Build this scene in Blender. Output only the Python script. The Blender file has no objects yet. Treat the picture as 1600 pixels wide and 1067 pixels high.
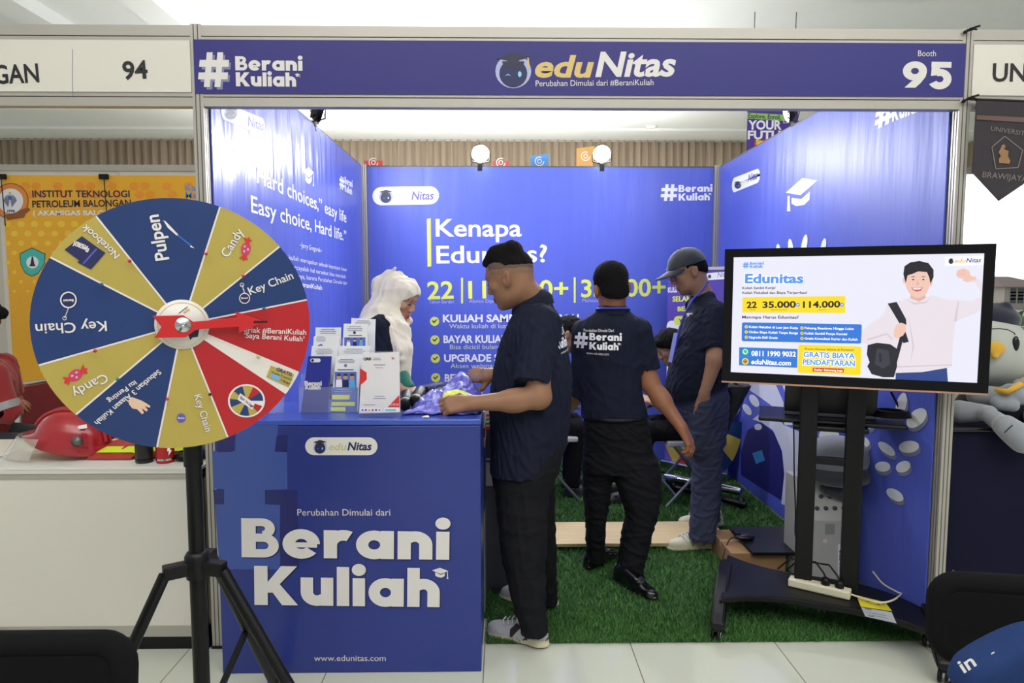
import bpy, bmesh, math, random
import numpy as np
from math import sin, cos, tan, pi, radians, sqrt, atan, atan2
from mathutils import Vector, Matrix, noise as mnoise
from mathutils.bvhtree import BVHTree
random.seed(7); rng = np.random.default_rng(7)
SC = bpy.context.scene; COL = SC.collection

# ------------------------------------------------------------------ camera, world, hall light, exposure
FPX, HC = 1040.0, 1.485
YAW, PITCH = atan(15 / FPX), atan(82.5 / FPX)
cd = bpy.data.cameras.new('camera'); cam = bpy.data.objects.new('camera', cd); COL.objects.link(cam)
cd.sensor_width = 36.0; cd.lens = FPX / 1600 * 36.0; cd.clip_start = 0.05
cam.location = (0, 0, HC); cam.rotation_euler = (pi / 2 - PITCH, 0, -YAW)
SC.camera = cam
SC.view_settings.view_transform = 'Standard'; SC.view_settings.look = 'None'
SC.view_settings.exposure = 0.14; SC.view_settings.gamma = 1.0; SC.view_settings.use_curve_mapping = False
W = bpy.data.worlds.new('world'); SC.world = W; W.use_nodes = True
bg = W.node_tree.nodes['Background']; bg.inputs[0].default_value = (0.95, 0.975, 1.0, 1)
# overcast daylight: brighter towards the open sky beyond the far window (+Y) than on the hall side
_n = W.node_tree.nodes; _l = W.node_tree.links; _tc = _n.new('ShaderNodeTexCoord'); _sx = _n.new('ShaderNodeSeparateXYZ'); _mr = _n.new('ShaderNodeMapRange')
_l.new(_tc.outputs['Generated'], _sx.inputs[0]); _l.new(_sx.outputs[1], _mr.inputs[0]); _l.new(_mr.outputs[0], bg.inputs[1])
_mr.inputs[1].default_value = .3; _mr.inputs[2].default_value = .75; _mr.inputs[3].default_value = .45; _mr.inputs[4].default_value = 2.4

def area_light(name, loc, size, energy, rot=(0, 0, 0), color=(1, 1, 1), sizey=None):
    l = bpy.data.lights.new(name, 'AREA'); l.energy = energy; l.color = color; l.size = size
    if sizey: l.shape = 'RECTANGLE'; l.size_y = sizey
    o = bpy.data.objects.new(name, l); o.location = loc; o.rotation_euler = rot; COL.objects.link(o); return o
# hall ceiling luminaires (long fluorescent rows above the aisles, under the high ceiling); the two upward lamps are added fill
area_light('hall_light', (0.3, 0.2, 4.25), 6.0, 34, color=(1, .97, .93), sizey=1.0)
area_light('hall_light', (0.3, 4.6, 4.25), 5.0, 45, color=(1, .98, .96), sizey=1.4)
area_light('hall_light', (0.3, 8.1, 3.44), 9.0, 50, color=(1, .98, .95), sizey=.3)
area_light('added_ceiling_fill', (1.0, -1.6, 2.6), 7.0, 410, rot=(pi, 0, 0), color=(1, 1, 1), sizey=2.5)  # added fill with no fixture, aimed up behind the camera to brighten the ceiling
area_light('added_ceiling_fill', (-.6, 7.4, 2.5), 4.5, 95, rot=(pi, 0, 0), color=(1, 1, 1), sizey=.1)  # added fill, unseen behind the back wall, lifts the far ceiling

# ------------------------------------------------------------------ pixel -> world helpers
_F = np.array([sin(YAW) * cos(PITCH), cos(YAW) * cos(PITCH), -sin(PITCH)])
_R = np.array([cos(YAW), -sin(YAW), 0.0]); _U = np.cross(_R, _F); _O = np.array([0, 0, HC])
def ray(px, py): return _F + _R * ((px - 800) / FPX) - _U * ((py - 533.5) / FPX)
def P(px, py, Y):
    d = ray(px, py); return _O + d * (Y / d[1])
def PZ(px, py, z=0.0):
    d = ray(px, py); return _O + d * ((z - HC) / d[2])
def PX(px, py, X):
    d = ray(px, py); return _O + d * (X / d[0])
def mpp(Y): return Y / FPX            # metres per pixel at depth Y
YF, YB, XL, XR = 2.685, 5.63, -1.18, 1.825   # booth: front line, back line, left and right post centres

# ------------------------------------------------------------------ materials
def lin(c): return tuple(((v / 255) / 12.92 if v / 255 <= .04045 else ((v / 255 + .055) / 1.055) ** 2.4) for v in c)
_M = {}
def mat(name, rgb=(128, 128, 128), rough=.5, metal=0., spec=.5, var=.06, nscale=8., bump=0., bscale=60., trans=0., ior=1.45,
        emit=0., coat=0., alpha=1., sheen=0., stretch=None, bdist=.01, sss=0.):
    if name in _M: return _M[name]
    m = bpy.data.materials.new(name); m.use_nodes = True; nt = m.node_tree; b = nt.nodes['Principled BSDF']
    c = lin(rgb); b.inputs['Roughness'].default_value = rough; b.inputs['Metallic'].default_value = metal
    b.inputs['Specular IOR Level'].default_value = spec; b.inputs['Base Color'].default_value = (*c, 1)
    if trans: b.inputs['Transmission Weight'].default_value = trans; b.inputs['IOR'].default_value = ior
    if coat: b.inputs['Coat Weight'].default_value = coat; b.inputs['Coat Roughness'].default_value = .12
    if sheen: b.inputs['Sheen Weight'].default_value = sheen
    if alpha < 1: b.inputs['Alpha'].default_value = alpha
    if sss: b.inputs['Subsurface Weight'].default_value = sss; b.inputs['Subsurface Radius'].default_value = (.02, .008, .004); b.inputs['Subsurface Scale'].default_value = .4
    if emit: b.inputs['Emission Color'].default_value = (*c, 1); b.inputs['Emission Strength'].default_value = emit
    if var or bump:
        tc = nt.nodes.new('ShaderNodeTexCoord'); mp = nt.nodes.new('ShaderNodeMapping')
        nt.links.new(tc.outputs['Object'], mp.inputs[0])
        if stretch: mp.inputs['Scale'].default_value = stretch
        if var:
            n = nt.nodes.new('ShaderNodeTexNoise'); n.inputs['Scale'].default_value = nscale; n.inputs['Detail'].default_value = 4
            nt.links.new(mp.outputs[0], n.inputs['Vector'])
            r = nt.nodes.new('ShaderNodeMixRGB'); r.inputs[1].default_value = (*[v * (1 - var) for v in c], 1)
            r.inputs[2].default_value = (*[min(1, v * (1 + var)) for v in c], 1)
            nt.links.new(n.outputs[0], r.inputs[0]); nt.links.new(r.outputs[0], b.inputs['Base Color'])
        if bump:
            n2 = nt.nodes.new('ShaderNodeTexNoise'); n2.inputs['Scale'].default_value = bscale; n2.inputs['Detail'].default_value = 3
            nt.links.new(mp.outputs[0], n2.inputs['Vector'])
            bp = nt.nodes.new('ShaderNodeBump'); bp.inputs['Strength'].default_value = bump; bp.inputs['Distance'].default_value = bdist
            nt.links.new(n2.outputs[0], bp.inputs['Height']); nt.links.new(bp.outputs[0], b.inputs['Normal'])
    _M[name] = m; return m

# ------------------------------------------------------------------ mesh builder
class MB:
    def __init__(s): s.v = []; s.f = []; s.m = []; s.sm = []; s.mats = []
    def mi(s, m):
        if m not in s.mats: s.mats.append(m)
        return s.mats.index(m)
    def add(s, vs, fs, m, smooth=False):
        o = len(s.v); s.v.extend([tuple(map(float, p)) for p in vs]); i = s.mi(m)
        for f in fs: s.f.append(tuple(o + k for k in f)); s.m.append(i); s.sm.append(smooth)
    def box(s, lo, hi, m):
        x0, y0, z0 = lo; x1, y1, z1 = hi
        s.add([(x0, y0, z0), (x1, y0, z0), (x1, y1, z0), (x0, y1, z0), (x0, y0, z1), (x1, y0, z1), (x1, y1, z1), (x0, y1, z1)],
              [(3, 2, 1, 0), (4, 5, 6, 7), (0, 1, 5, 4), (1, 2, 6, 5), (2, 3, 7, 6), (3, 0, 4, 7)], m)
        return s
    def obox(s, c, ax, half, m):          # oriented box: centre, three axes, half sizes
        c = np.array(c, float); A = [np.array(a, float) * h for a, h in zip(ax, half)]
        q = [(-1, -1, -1), (1, -1, -1), (1, 1, -1), (-1, 1, -1), (-1, -1, 1), (1, -1, 1), (1, 1, 1), (-1, 1, 1)]
        s.add([c + A[0] * a + A[1] * b + A[2] * d for a, b, d in q],
              [(3, 2, 1, 0), (4, 5, 6, 7), (0, 1, 5, 4), (1, 2, 6, 5), (2, 3, 7, 6), (3, 0, 4, 7)], m)
        return s
    def tube(s, pts, r, m, n=10, caps=True, smooth=True, closed=False):
        pts = [np.array(p, float) for p in pts]; N = len(pts); rs = r if hasattr(r, '__len__') else [r] * N
        vs = []; up = None
        for i in range(N):
            a, b = (pts[(i - 1) % N], pts[(i + 1) % N]) if closed else (pts[max(i - 1, 0)], pts[min(i + 1, N - 1)])
            t = b - a; t = t / (np.linalg.norm(t) + 1e-9)
            if up is None: up = np.array([0, 0, 1.]) if abs(t[2]) < .9 else np.array([0, 1., 0])
            x = np.cross(up, t); x /= np.linalg.norm(x) + 1e-9; y = np.cross(t, x); up = y
            for k in range(n):
                a_ = 2 * pi * k / n; vs.append(pts[i] + (x * cos(a_) + y * sin(a_)) * rs[i])
        fs = []
        for i in range(N if closed else N - 1):
            for k in range(n):
                k2 = (k + 1) % n; i2 = (i + 1) % N; fs.append((i * n + k, i * n + k2, i2 * n + k2, i2 * n + k))
        s.add(vs, fs, m, smooth)
        if caps and not closed:
            s.add(vs[:n], [tuple(range(n))[::-1]], m); s.add(vs[-n:], [tuple(range(n))], m)
        return s
    def lathe(s, prof, c, m, n=24, axis=(0, 0, 1), smooth=True):   # prof: (r, h) along axis from c
        ax = np.array(axis, float); ax /= np.linalg.norm(ax)
        x = np.cross(ax, (0, 1, 0) if abs(ax[1]) < .9 else (1, 0, 0)); x /= np.linalg.norm(x); y = np.cross(ax, x); c = np.array(c, float)
        vs = [c + ax * h + (x * cos(2 * pi * k / n) + y * sin(2 * pi * k / n)) * max(r, 1e-5) for r, h in prof for k in range(n)]
        fs = [(i * n + k, i * n + (k + 1) % n, (i + 1) * n + (k + 1) % n, (i + 1) * n + k) for i in range(len(prof) - 1) for k in range(n)]
        s.add(vs, fs, m, smooth); return s
    def ell(s, c, r, m, n=20, k=12, R=None):
        c = np.array(c, float); r = np.array(r if hasattr(r, '__len__') else (r,) * 3, float); vs = []
        for i in range(k + 1):
            t = pi * i / k
            for j in range(n):
                p = np.array([sin(t) * cos(2 * pi * j / n), sin(t) * sin(2 * pi * j / n), cos(t)]) * r
                if R is not None: p = R @ p
                vs.append(c + p)
        fs = [(i * n + j, (i + 1) * n + j, (i + 1) * n + (j + 1) % n, i * n + (j + 1) % n) for i in range(k) for j in range(n)]
        s.add(vs, fs, m, True); return s
    def prism(s, pts, off, m, smooth=False):    # n-gon extruded by vector off
        pts = [np.array(p, float) for p in pts]; n = len(pts); off = np.array(off, float)
        vs = pts + [p + off for p in pts]
        s.add(vs, [tuple(range(n))[::-1], tuple(range(n, 2 * n))] + [(i, (i + 1) % n, n + (i + 1) % n, n + i) for i in range(n)], m, smooth)
        return s

def wloc(o):
    p = Vector((0, 0, 0))
    while o is not None: p += o.location; o = o.parent
    return np.array(p)
def link(name, me, parent=None, origin=None):
    o = bpy.data.objects.new(name, me); COL.objects.link(o)
    if parent is not None: o.parent = parent
    elif origin is not None: o.location = [float(x) for x in origin]
    return o
def mesh_np(name, V, F, mats, mi=None, smooth=True):
    """V (n,3), F (m,k) uniform face size"""
    me = bpy.data.meshes.new(name); V = np.ascontiguousarray(V, np.float32); F = np.ascontiguousarray(F, np.int32); k = F.shape[1]
    me.vertices.add(len(V)); me.vertices.foreach_set('co', V.ravel())
    me.loops.add(F.size); me.loops.foreach_set('vertex_index', F.ravel())
    me.polygons.add(len(F)); me.polygons.foreach_set('loop_start', np.arange(0, F.size, k, dtype=np.int32))
    try: me.polygons.foreach_set('loop_total', np.full(len(F), k, np.int32))
    except Exception: pass
    for m in mats: me.materials.append(m)
    if mi is not None: me.polygons.foreach_set('material_index', np.ascontiguousarray(mi, np.int32))
    me.polygons.foreach_set('use_smooth', np.full(len(F), smooth, bool))
    me.update(calc_edges=True); return me
def base_of(V):
    V = np.array(V); lo, hi = V.min(0), V.max(0); return np.array([(lo[0] + hi[0]) / 2, (lo[1] + hi[1]) / 2, lo[2]])
def part(name, mb, parent=None, bevel=0., origin=None, seg=2):
    V = np.array(mb.v, float)
    org = wloc(parent) if parent is not None else (base_of(V) if origin is None else np.array(origin, float))
    me = bpy.data.meshes.new(name); me.from_pydata([tuple(p) for p in (V - org)], [], mb.f)
    for m in mb.mats: me.materials.append(m)
    me.polygons.foreach_set('material_index', mb.m); me.polygons.foreach_set('use_smooth', mb.sm); me.update()
    o = link(name, me, parent, org)
    if bevel:
        b = o.modifiers.new('bevel', 'BEVEL'); b.width = bevel; b.segments = seg; b.limit_method = 'ANGLE'; b.angle_limit = .6
    return o
def tag(o, label=None, cat=None, group=None, kind=None):
    if label: o['label'] = label
    if cat: o['category'] = cat
    if group: o['group'] = group
    if kind: o['kind'] = kind
    return o
def thing(name, label, cat, loc=(0, 0, 0), group=None):
    o = bpy.data.objects.new(name, None); COL.objects.link(o); o.location = [float(x) for x in loc]; o.empty_display_size = .1
    return tag(o, label, cat, group)
def struct(name, mb, bevel=0., origin=None): return tag(part(name, mb, None, bevel, origin), kind='structure')

# ------------------------------------------------------------------ flat print (lettering, logos) laid on a real plane
_TX = {}
def text_mesh(s, bold=0., shear=0., space=1.):
    k = (s, round(bold, 4), shear, space)
    if k in _TX: return _TX[k]
    c = bpy.data.curves.new('t', 'FONT'); c.body = s; c.size = 1; c.offset = bold; c.shear = shear; c.resolution_u = 3; c.space_character = space
    c.fill_mode = 'FRONT'; c.dimensions = '2D'
    o = bpy.data.objects.new('t', c); COL.objects.link(o)
    dg = bpy.context.evaluated_depsgraph_get(); oe = o.evaluated_get(dg); me = oe.to_mesh()
    V = np.array([v.co[:] for v in me.vertices]) if len(me.vertices) else np.zeros((0, 3)); F = [tuple(p.vertices) for p in me.polygons]
    oe.to_mesh_clear(); bpy.data.objects.remove(o); bpy.data.curves.remove(c)
    _TX[k] = (V, F); return V, F
CAPH = None
def caph():
    global CAPH
    if CAPH is None: V, _ = text_mesh('H'); CAPH = V[:, 1].max()
    return CAPH
def _rect(x0, y0, x1, y1): return [(x0, y0), (x1, y0), (x1, y1), (x0, y1)]
def _arc(cx, cy, r0, r1, a0, a1, n=14, k=1.):
    o = []; st = (a1 - a0) / n
    for i in range(n):
        a, b = radians(a0 + i * st), radians(a0 + (i + 1) * st)
        o.append([(cx + r0 * cos(a), cy + r0 * sin(a) * k), (cx + r1 * cos(a), cy + r1 * sin(a) * k), (cx + r1 * cos(b), cy + r1 * sin(b) * k), (cx + r0 * cos(b), cy + r0 * sin(b) * k)])
    return o
FAT = {
    'i': ([_rect(0, 0, .27, .72)] + _arc(.135, .93, 0, .155, 0, 360, 18), .27), 'l': ([_rect(0, 0, .27, 1)], .27),
    'n': ([_rect(0, 0, .27, .72), _rect(.44, 0, .71, .38)] + _arc(.355, .37, .085, .355, 0, 140), .71),
    'h': ([_rect(0, 0, .27, 1), _rect(.44, 0, .71, .38)] + _arc(.355, .37, .085, .355, 0, 140), .71),
    'u': ([_rect(.44, 0, .71, .72), _rect(0, .34, .27, .72)] + _arc(.355, .35, .085, .355, 180, 320), .71),
    'r': ([_rect(0, 0, .27, .72)] + _arc(.40, .33, .13, .40, 62, 175), .58),
    'a': ([_rect(.5, 0, .77, .72)] + _arc(.37, .36, .12, .37, 0, 360, 28), .77),
    'e': ([_rect(.14, .27, .70, .40)] + _arc(.38, .36, .13, .38, 0, 322, 26), .76),
    'B': ([_rect(0, 0, .29, 1), _rect(.28, 0, .45, .21), _rect(.28, .40, .45, .61), _rect(.28, .80, .42, 1)] + _arc(.45, .305, .095, .305, -90, 90) + _arc(.42, .74, .06, .26, -90, 90), .755),
    'K': ([_rect(0, 0, .29, 1), [(.27, .32), (.27, .56), (.58, 1), (.93, 1), (.55, .54), (.95, 0), (.60, 0), (.40, .32)]], .93),
    '9': (_arc(.40, .64, .13, .40, 0, 360, 28, .92) + [[(.80, .62), (.76, .42), (.62, .20), (.44, 0), (.08, 0), (.30, .24), (.40, .30)]], .8),
    '5': ([_rect(.06, .78, .72, 1), [(.06, .46), (.34, .5), (.34, 1), (.08, 1)]] + _arc(.36, .34, .12, .39, -150, 125, 24), .76)}
def fat_polys(txt, gap=.075):
    x = 0; out = []
    for ch in txt:
        ps, w = FAT[ch]; out += [[(a + x, b) for a, b in q] for q in ps]; x += w + gap
    return out, x - gap
class Plane:
    def __init__(s, O, u, v):
        s.O = np.array(O, float); s.u = np.array(u, float); s.v = np.array(v, float)
        s.u /= np.linalg.norm(s.u); s.v /= np.linalg.norm(s.v); s.n = np.cross(s.u, s.v)
    def uv(s, px, py):
        d = ray(px, py); t = ((s.O - _O) @ s.n) / (d @ s.n); q = _O + d * t - s.O; return np.array([q @ s.u, q @ s.v])
    def at(s, a, b, h=0.): return s.O + s.u * a + s.v * b + s.n * h
class Decal:
    """collects flat shapes in plane coordinates; each layer lies a hair above the last"""
    def __init__(s, pl, step=.0004, base=.0008): s.pl = pl; s.mb = MB(); s.step = step; s.base = base; s.marks = []
    def g(s, name=None): s.marks.append((len(s.mb.v), len(s.mb.f), name)); return s      # start a new printed piece
    def _h(s, layer): return s.base + s.step * layer
    def shape(s, uvs, m, layer=0):
        uvs = [np.array(p) for p in uvs]
        A = sum(uvs[i][0] * uvs[(i + 1) % len(uvs)][1] - uvs[(i + 1) % len(uvs)][0] * uvs[i][1] for i in range(len(uvs)))
        if A < 0: uvs = uvs[::-1]
        s.mb.add([s.pl.at(a, b, s._h(layer)) for a, b in uvs], [tuple(range(len(uvs)))], m); return s
    def poly(s, pxs, m, layer=0): return s.shape([s.pl.uv(*p) for p in pxs], m, layer)
    def circ(s, px, py, rpx, m, layer=0, sy=1., n=28, rot=0., a0=0., a1=2 * pi):
        q = []
        for i in range(n):
            a = a0 + (a1 - a0) * i / (n if abs(a1 - a0 - 2 * pi) < 1e-6 else n - 1)
            x, y = cos(a) * rpx, sin(a) * rpx * sy
            q.append((px + x * cos(rot) - y * sin(rot), py + x * sin(rot) + y * cos(rot)))
        return s.poly(q, m, layer)
    def ring(s, px, py, r0, r1, m, layer=0, n=36, a0=0., a1=2 * pi):
        for i in range(n):
            a, b = a0 + (a1 - a0) * i / n, a0 + (a1 - a0) * (i + 1) / n
            s.poly([(px + r0 * cos(a), py + r0 * sin(a)), (px + r1 * cos(a), py + r1 * sin(a)), (px + r1 * cos(b), py + r1 * sin(b)), (px + r0 * cos(b), py + r0 * sin(b))], m, layer)
        return s
    def pill(s, c, m, layer=0, rr=.5):       # c = four px corners tl,tr,br,bl : rounded quad
        tl, tr, br, bl = [s.pl.uv(*p) for p in c]; q = []
        w = np.linalg.norm(tr - tl); h = np.linalg.norm(bl - tl); r = min(w, h) * rr
        for (a, ex, ey, st) in ((tl, tr - tl, bl - tl, 180), (tr, tl - tr, br - tr, 270), (br, bl - br, tr - br, 0), (bl, br - bl, tl - bl, 90)):
            ex = ex / np.linalg.norm(ex); ey = ey / np.linalg.norm(ey); cc = a + (ex + ey) * r
            for k in range(7):
                t = k / 6 * pi / 2
                q.append(cc - ex * r * (cos(t) if st in (180, 0) else sin(t)) - ey * r * (sin(t) if st in (180, 0) else cos(t)))
        return s.shape(q, m, layer)
    def text(s, txt, A, B, m, cap=None, bold=0., shear=0., layer=1, space=1., hs=1., grp=True):
        """baseline from pixel A to pixel B; cap = pixel height of capitals at A (else natural)"""
        V, F = text_mesh(txt, bold, shear, space)
        if not len(V): return s
        if grp: s.g()
        a, b = s.pl.uv(*A), s.pl.uv(*B); d = b - a; w = np.linalg.norm(d); d = d / w; e = np.array([-d[1], d[0]])
        x0, x1 = V[:, 0].min(), V[:, 0].max(); sx = w / (x1 - x0)
        if cap: c = s.pl.uv(A[0], A[1] - cap); sy = abs((c - a) @ e) / (caph() + bold)
        else: sy = sx * hs
        pts = [a + d * ((p[0] - x0) * sx) + e * (p[1] * sy) for p in V]
        s.mb.add([s.pl.at(q[0], q[1], s._h(layer)) for q in pts], F, m); return s
    def fat(s, txt, A, B, m, cap, layer=1, shear=0., grp=True):
        """heavy rounded letters built from bars and arcs; baseline A to B, capital height cap px at A"""
        if grp: s.g()
        polys, x1 = fat_polys(txt); a, b = s.pl.uv(*A), s.pl.uv(*B); d = b - a; w = np.linalg.norm(d); d = d / w; e = np.array([-d[1], d[0]])
        c = s.pl.uv(A[0], A[1] - cap); sy = abs((c - a) @ e); sx = w / x1
        for i, q in enumerate(polys): s.shape([a + d * (x + shear * y) * sx + e * y * sy for x, y in q], m, layer + i * .02)
        return s
    def hash(s, x0, y0, x1, y1, m, layer=1, slant=.12, skew=0., t=.2):
        """# sign in a px box (skew: px shift in y across the width)"""
        W_, H_ = x1 - x0, y1 - y0
        def q(a, b): return (x0 + (a + (0.5 - b) * slant) * W_, y0 + b * H_ + skew * a)
        for c in (.32, .68):
            for i in range(7): a0, a1 = i / 7, (i + 1) / 7; s.poly([q(c - t / 2, a0), q(c + t / 2, a0), q(c + t / 2, a1), q(c - t / 2, a1)], m, layer)
        for c in (.32, .68):
            for i in range(7): a0, a1 = i / 7, (i + 1) / 7; s.poly([q(a0, c - t / 2), q(a1, c - t / 2), q(a1, c + t / 2), q(a0, c + t / 2)], m, layer + .3)
        return s
    def capicon(s, x, y, w, m, layer=1, flip=1, sy=1.):
        """graduation cap silhouette, w px wide, centred at x,y"""
        h = w * .5 * sy
        def q(a, b): return (x + a * w * flip, y + b * h)
        s.poly([q(-.5, -.1), q(.02, -.5), q(.5, -.18), q(-.02, .25)], m, layer)
        s.poly([q(-.28, .16), q(-.02, .36), q(.3, .04), q(.3, .42), q(.16, .62), q(-.08, .7), q(-.26, .5)], m, layer)
        s.poly([q(-.46, .0), q(-.41, .05), q(-.41, .6), q(-.37, .85), q(-.5, .85), q(-.46, .6)], m, layer); return s
    def robot(s, x, y, r, ms, layer=1, sx=1.):
        """round robot head wearing a mortarboard: shell, visor, cap, tassel"""
        shell, visor, capm, eye, gold = ms
        def e(cx, cy, rx, ry, mm, l, a0=0., a1=2 * pi):
            s.poly([(x + sx * (cx + rx * cos(a0 + (a1 - a0) * i / 24)) * r, y + (cy + ry * sin(a0 + (a1 - a0) * i / 24)) * r) for i in range(24 if a1 - a0 > 6 else 25)], mm, l)
        e(0, .05, 1., .95, shell, layer)
        e(0, .18, .78, .78, visor, layer + 1); e(0, -.02, .72, .42, visor, layer + 1.2)
        def q(a, b): return (x + sx * a * r, y + b * r)
        s.poly([q(-.62, -.5), q(.62, -.5), q(.55, -.2), q(0, -.08), q(-.55, -.2)], capm, layer + 2)
        s.poly([q(-.98, -.66), q(.02, -1.0), q(.98, -.74), q(.02, -.46)], capm, layer + 2.2)
        s.poly([q(.78, -.7), q(.86, -.7), q(.92, -.15), q(.8, -.15)], gold, layer + 2.6)
        e(.36, .22, .1, .16, eye, layer + 3); s.poly([q(-.48, .32), q(-.3, .2), q(-.12, .32), q(-.3, .26)], eye, layer + 3); return s
    def build(s, name, parent, split=None):
        split = (name in ('lettering', 'back_print')) if split is None else split
        if not split or len(s.marks) < 2: return part(name, s.mb, parent)
        mk = list(s.marks); o = None
        if mk[0][1] > 0: mk.insert(0, (0, 0, None))
        for i, (v0, f0, nm) in enumerate(mk):
            v1, f1 = (mk[i + 1][0], mk[i + 1][1]) if i + 1 < len(mk) else (len(s.mb.v), len(s.mb.f))
            if f1 == f0: continue
            b = MB(); b.v = s.mb.v[v0:v1]; used = []
            for f, m_ in zip(s.mb.f[f0:f1], s.mb.m[f0:f1]): b.f.append(tuple(k - v0 for k in f)); b.m.append(b.mi(s.mb.mats[m_])); b.sm.append(False)
            o = part(nm or name, b, parent)
        return o
# ------------------------------------------------------------------ shared materials
def vinyl(name, rgb, rough=.27, bump=.6, stretch=(5, 5, .6), coat=0.):
    return mat(name, rgb, rough=rough, spec=.35, var=.08, nscale=1.3, bump=bump, bscale=1.6, stretch=stretch, bdist=.03, coat=coat)
BLUE = vinyl('banner_blue', (84, 98, 200), rough=.42, bump=.3); BLUEL = vinyl('banner_blue_glossy', (84, 98, 200)); BLUEF = vinyl('fascia_blue', (52, 48, 120), .42, .2, (1.2, 1, 1))
BLUEC = mat('counter_blue', (40, 54, 130), rough=.3, var=.15, nscale=1.5)
WHITE = mat('print_white', (236, 236, 240), .45, var=0); OFFW = mat('print_offwhite', (222, 216, 212), .5, var=0)
YEL = mat('print_lime', (222, 228, 96), .45, var=0); GOLD = mat('print_gold', (214, 184, 112), .5, var=0)
NAVYP = mat('print_navy', (28, 32, 84), .45, var=0); NAVYD = mat('print_dark_navy', (34, 34, 62), .45, var=0)
LILAC = mat('print_lilac', (176, 178, 214), .5, var=0); CYAN = mat('print_cyan', (150, 210, 236), .5, var=0)
GREYP = mat('print_grey', (128, 130, 158), .5, var=0); REDP = mat('print_red', (206, 42, 46), .45, var=0)
BLACKP = mat('print_black', (26, 26, 28), .5, var=0); FAINT = mat('print_faint_yellow', (232, 230, 196), .5, var=0)
PURP = mat('print_purple', (88, 84, 170), .5, var=0); ORANGEP = mat('print_orange', (230, 140, 60), .5, var=0)
TEALP = mat('print_teal', (70, 190, 180), .5, var=0); SKYP = mat('print_sky', (96, 170, 226), .5, var=0)
MIDB = mat('print_mid_blue', (84, 108, 190), .5, var=0)
ALU = mat('aluminium_frame', (178, 172, 162), .38, metal=.35, var=.05, nscale=3, bump=.03, bscale=30)
RAILD = mat('rail_dark', (74, 74, 80), .5, var=.05); ALUD = mat('aluminium_groove', (84, 80, 76), .5, var=0)
PANEL = mat('white_panel', (220, 214, 202), .45, var=.03, nscale=2)
BLK = mat('black_plastic', (11, 11, 12), .42, spec=.3, var=.1); BLKM = mat('black_metal', (10, 10, 11), .4, spec=.3, var=.1)
CHROME = mat('chrome', (200, 200, 202), .18, metal=1., var=0)
ROB = (LILAC, NAVYP, NAVYD, CYAN, GOLD); ROBW = (mat('robot_shell', (190, 190, 224), .5, var=0), NAVYP, NAVYD, CYAN, GOLD)

# ------------------------------------------------------------------ hall shell
def tile_floor():
    m = bpy.data.materials.new('cream_floor_tiles'); m.use_nodes = True; nt = m.node_tree; b = nt.nodes['Principled BSDF']
    tc = nt.nodes.new('ShaderNodeTexCoord'); mp = nt.nodes.new('ShaderNodeMapping'); mp.inputs['Location'].default_value = (.075, -.37, 0)
    br = nt.nodes.new('ShaderNodeTexBrick'); br.offset = 0; br.squash = 1; br.inputs['Scale'].default_value = 1.0
    br.inputs['Brick Width'].default_value = .61; br.inputs['Row Height'].default_value = .61; br.inputs['Mortar Size'].default_value = .0022; br.inputs['Mortar Smooth'].default_value = .1
    br.inputs['Color1'].default_value = (*lin((204, 206, 190)), 1); br.inputs['Color2'].default_value = (*lin((197, 199, 183)), 1); br.inputs['Mortar'].default_value = (*lin((120, 112, 98)), 1)
    nt.links.new(tc.outputs['Object'], mp.inputs[0]); nt.links.new(mp.outputs[0], br.inputs['Vector']); nt.links.new(br.outputs[0], b.inputs['Base Color'])
    b.inputs['Roughness'].default_value = .12; b.inputs['Specular IOR Level'].default_value = .55; return m
FLOORM = tile_floor()
b = MB(); b.box((-9, -3, -.1), (13, 9.2, 0), FLOORM); struct('floor', b, origin=(0, 0, 0))
CEIL = mat('ceiling_paint', (232, 234, 232), .8, var=.02); WALLP = mat('hall_wall_paint', (206, 200, 188), .7, var=.03)
b = MB(); b.box((-9, -3, 4.3), (13, 7.75, 4.45), CEIL)
b.box((-9, 7.75, 3.5), (13, 9.2, 4.45), CEIL); b.box((-9, 8.55, 3.47), (13, 9.2, 3.5), CEIL)
struct('ceiling', b)
for i, x in enumerate((-4.72, -3.42)):
    b = MB(); b.box((x - .16, -3, 4.16), (x + .16, 7.75, 4.3), CEIL); struct('trim_%d' % (10 + i), b)
# far wall with the bright window on the right
b = MB(); WX0, WX1, WZ0, WZ1 = 5.9, 10.5, .9, 3.12
b.box((-9, 9.2, 0), (WX0, 9.35, 4.45), WALLP); b.box((WX1, 9.2, 0), (13, 9.35, 4.45), WALLP)
b.box((WX0, 9.2, 0), (WX1, 9.35, WZ0), WALLP); b.box((WX0, 9.2, WZ1), (WX1, 9.35, 4.45), WALLP); struct('wall_far', b)
GLASS = mat('window_glass', (255, 255, 255), .02, trans=1., ior=1.01, var=0)
b = MB()
for x in (WX0, 7.4, 8.9, WX1 - .06): b.box((x, 9.2, WZ0), (x + .06, 9.26, WZ1), ALU)
b.box((WX0, 9.2, WZ0), (WX1, 9.26, WZ0 + .06), ALU); b.box((WX0, 9.2, WZ1 - .06), (WX1, 9.26, WZ1), ALU)
w = struct('window_1', b)
b = MB(); b.box((WX0, 9.235, WZ0), (WX1, 9.24, WZ1), GLASS); part('pane', b, w)
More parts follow.
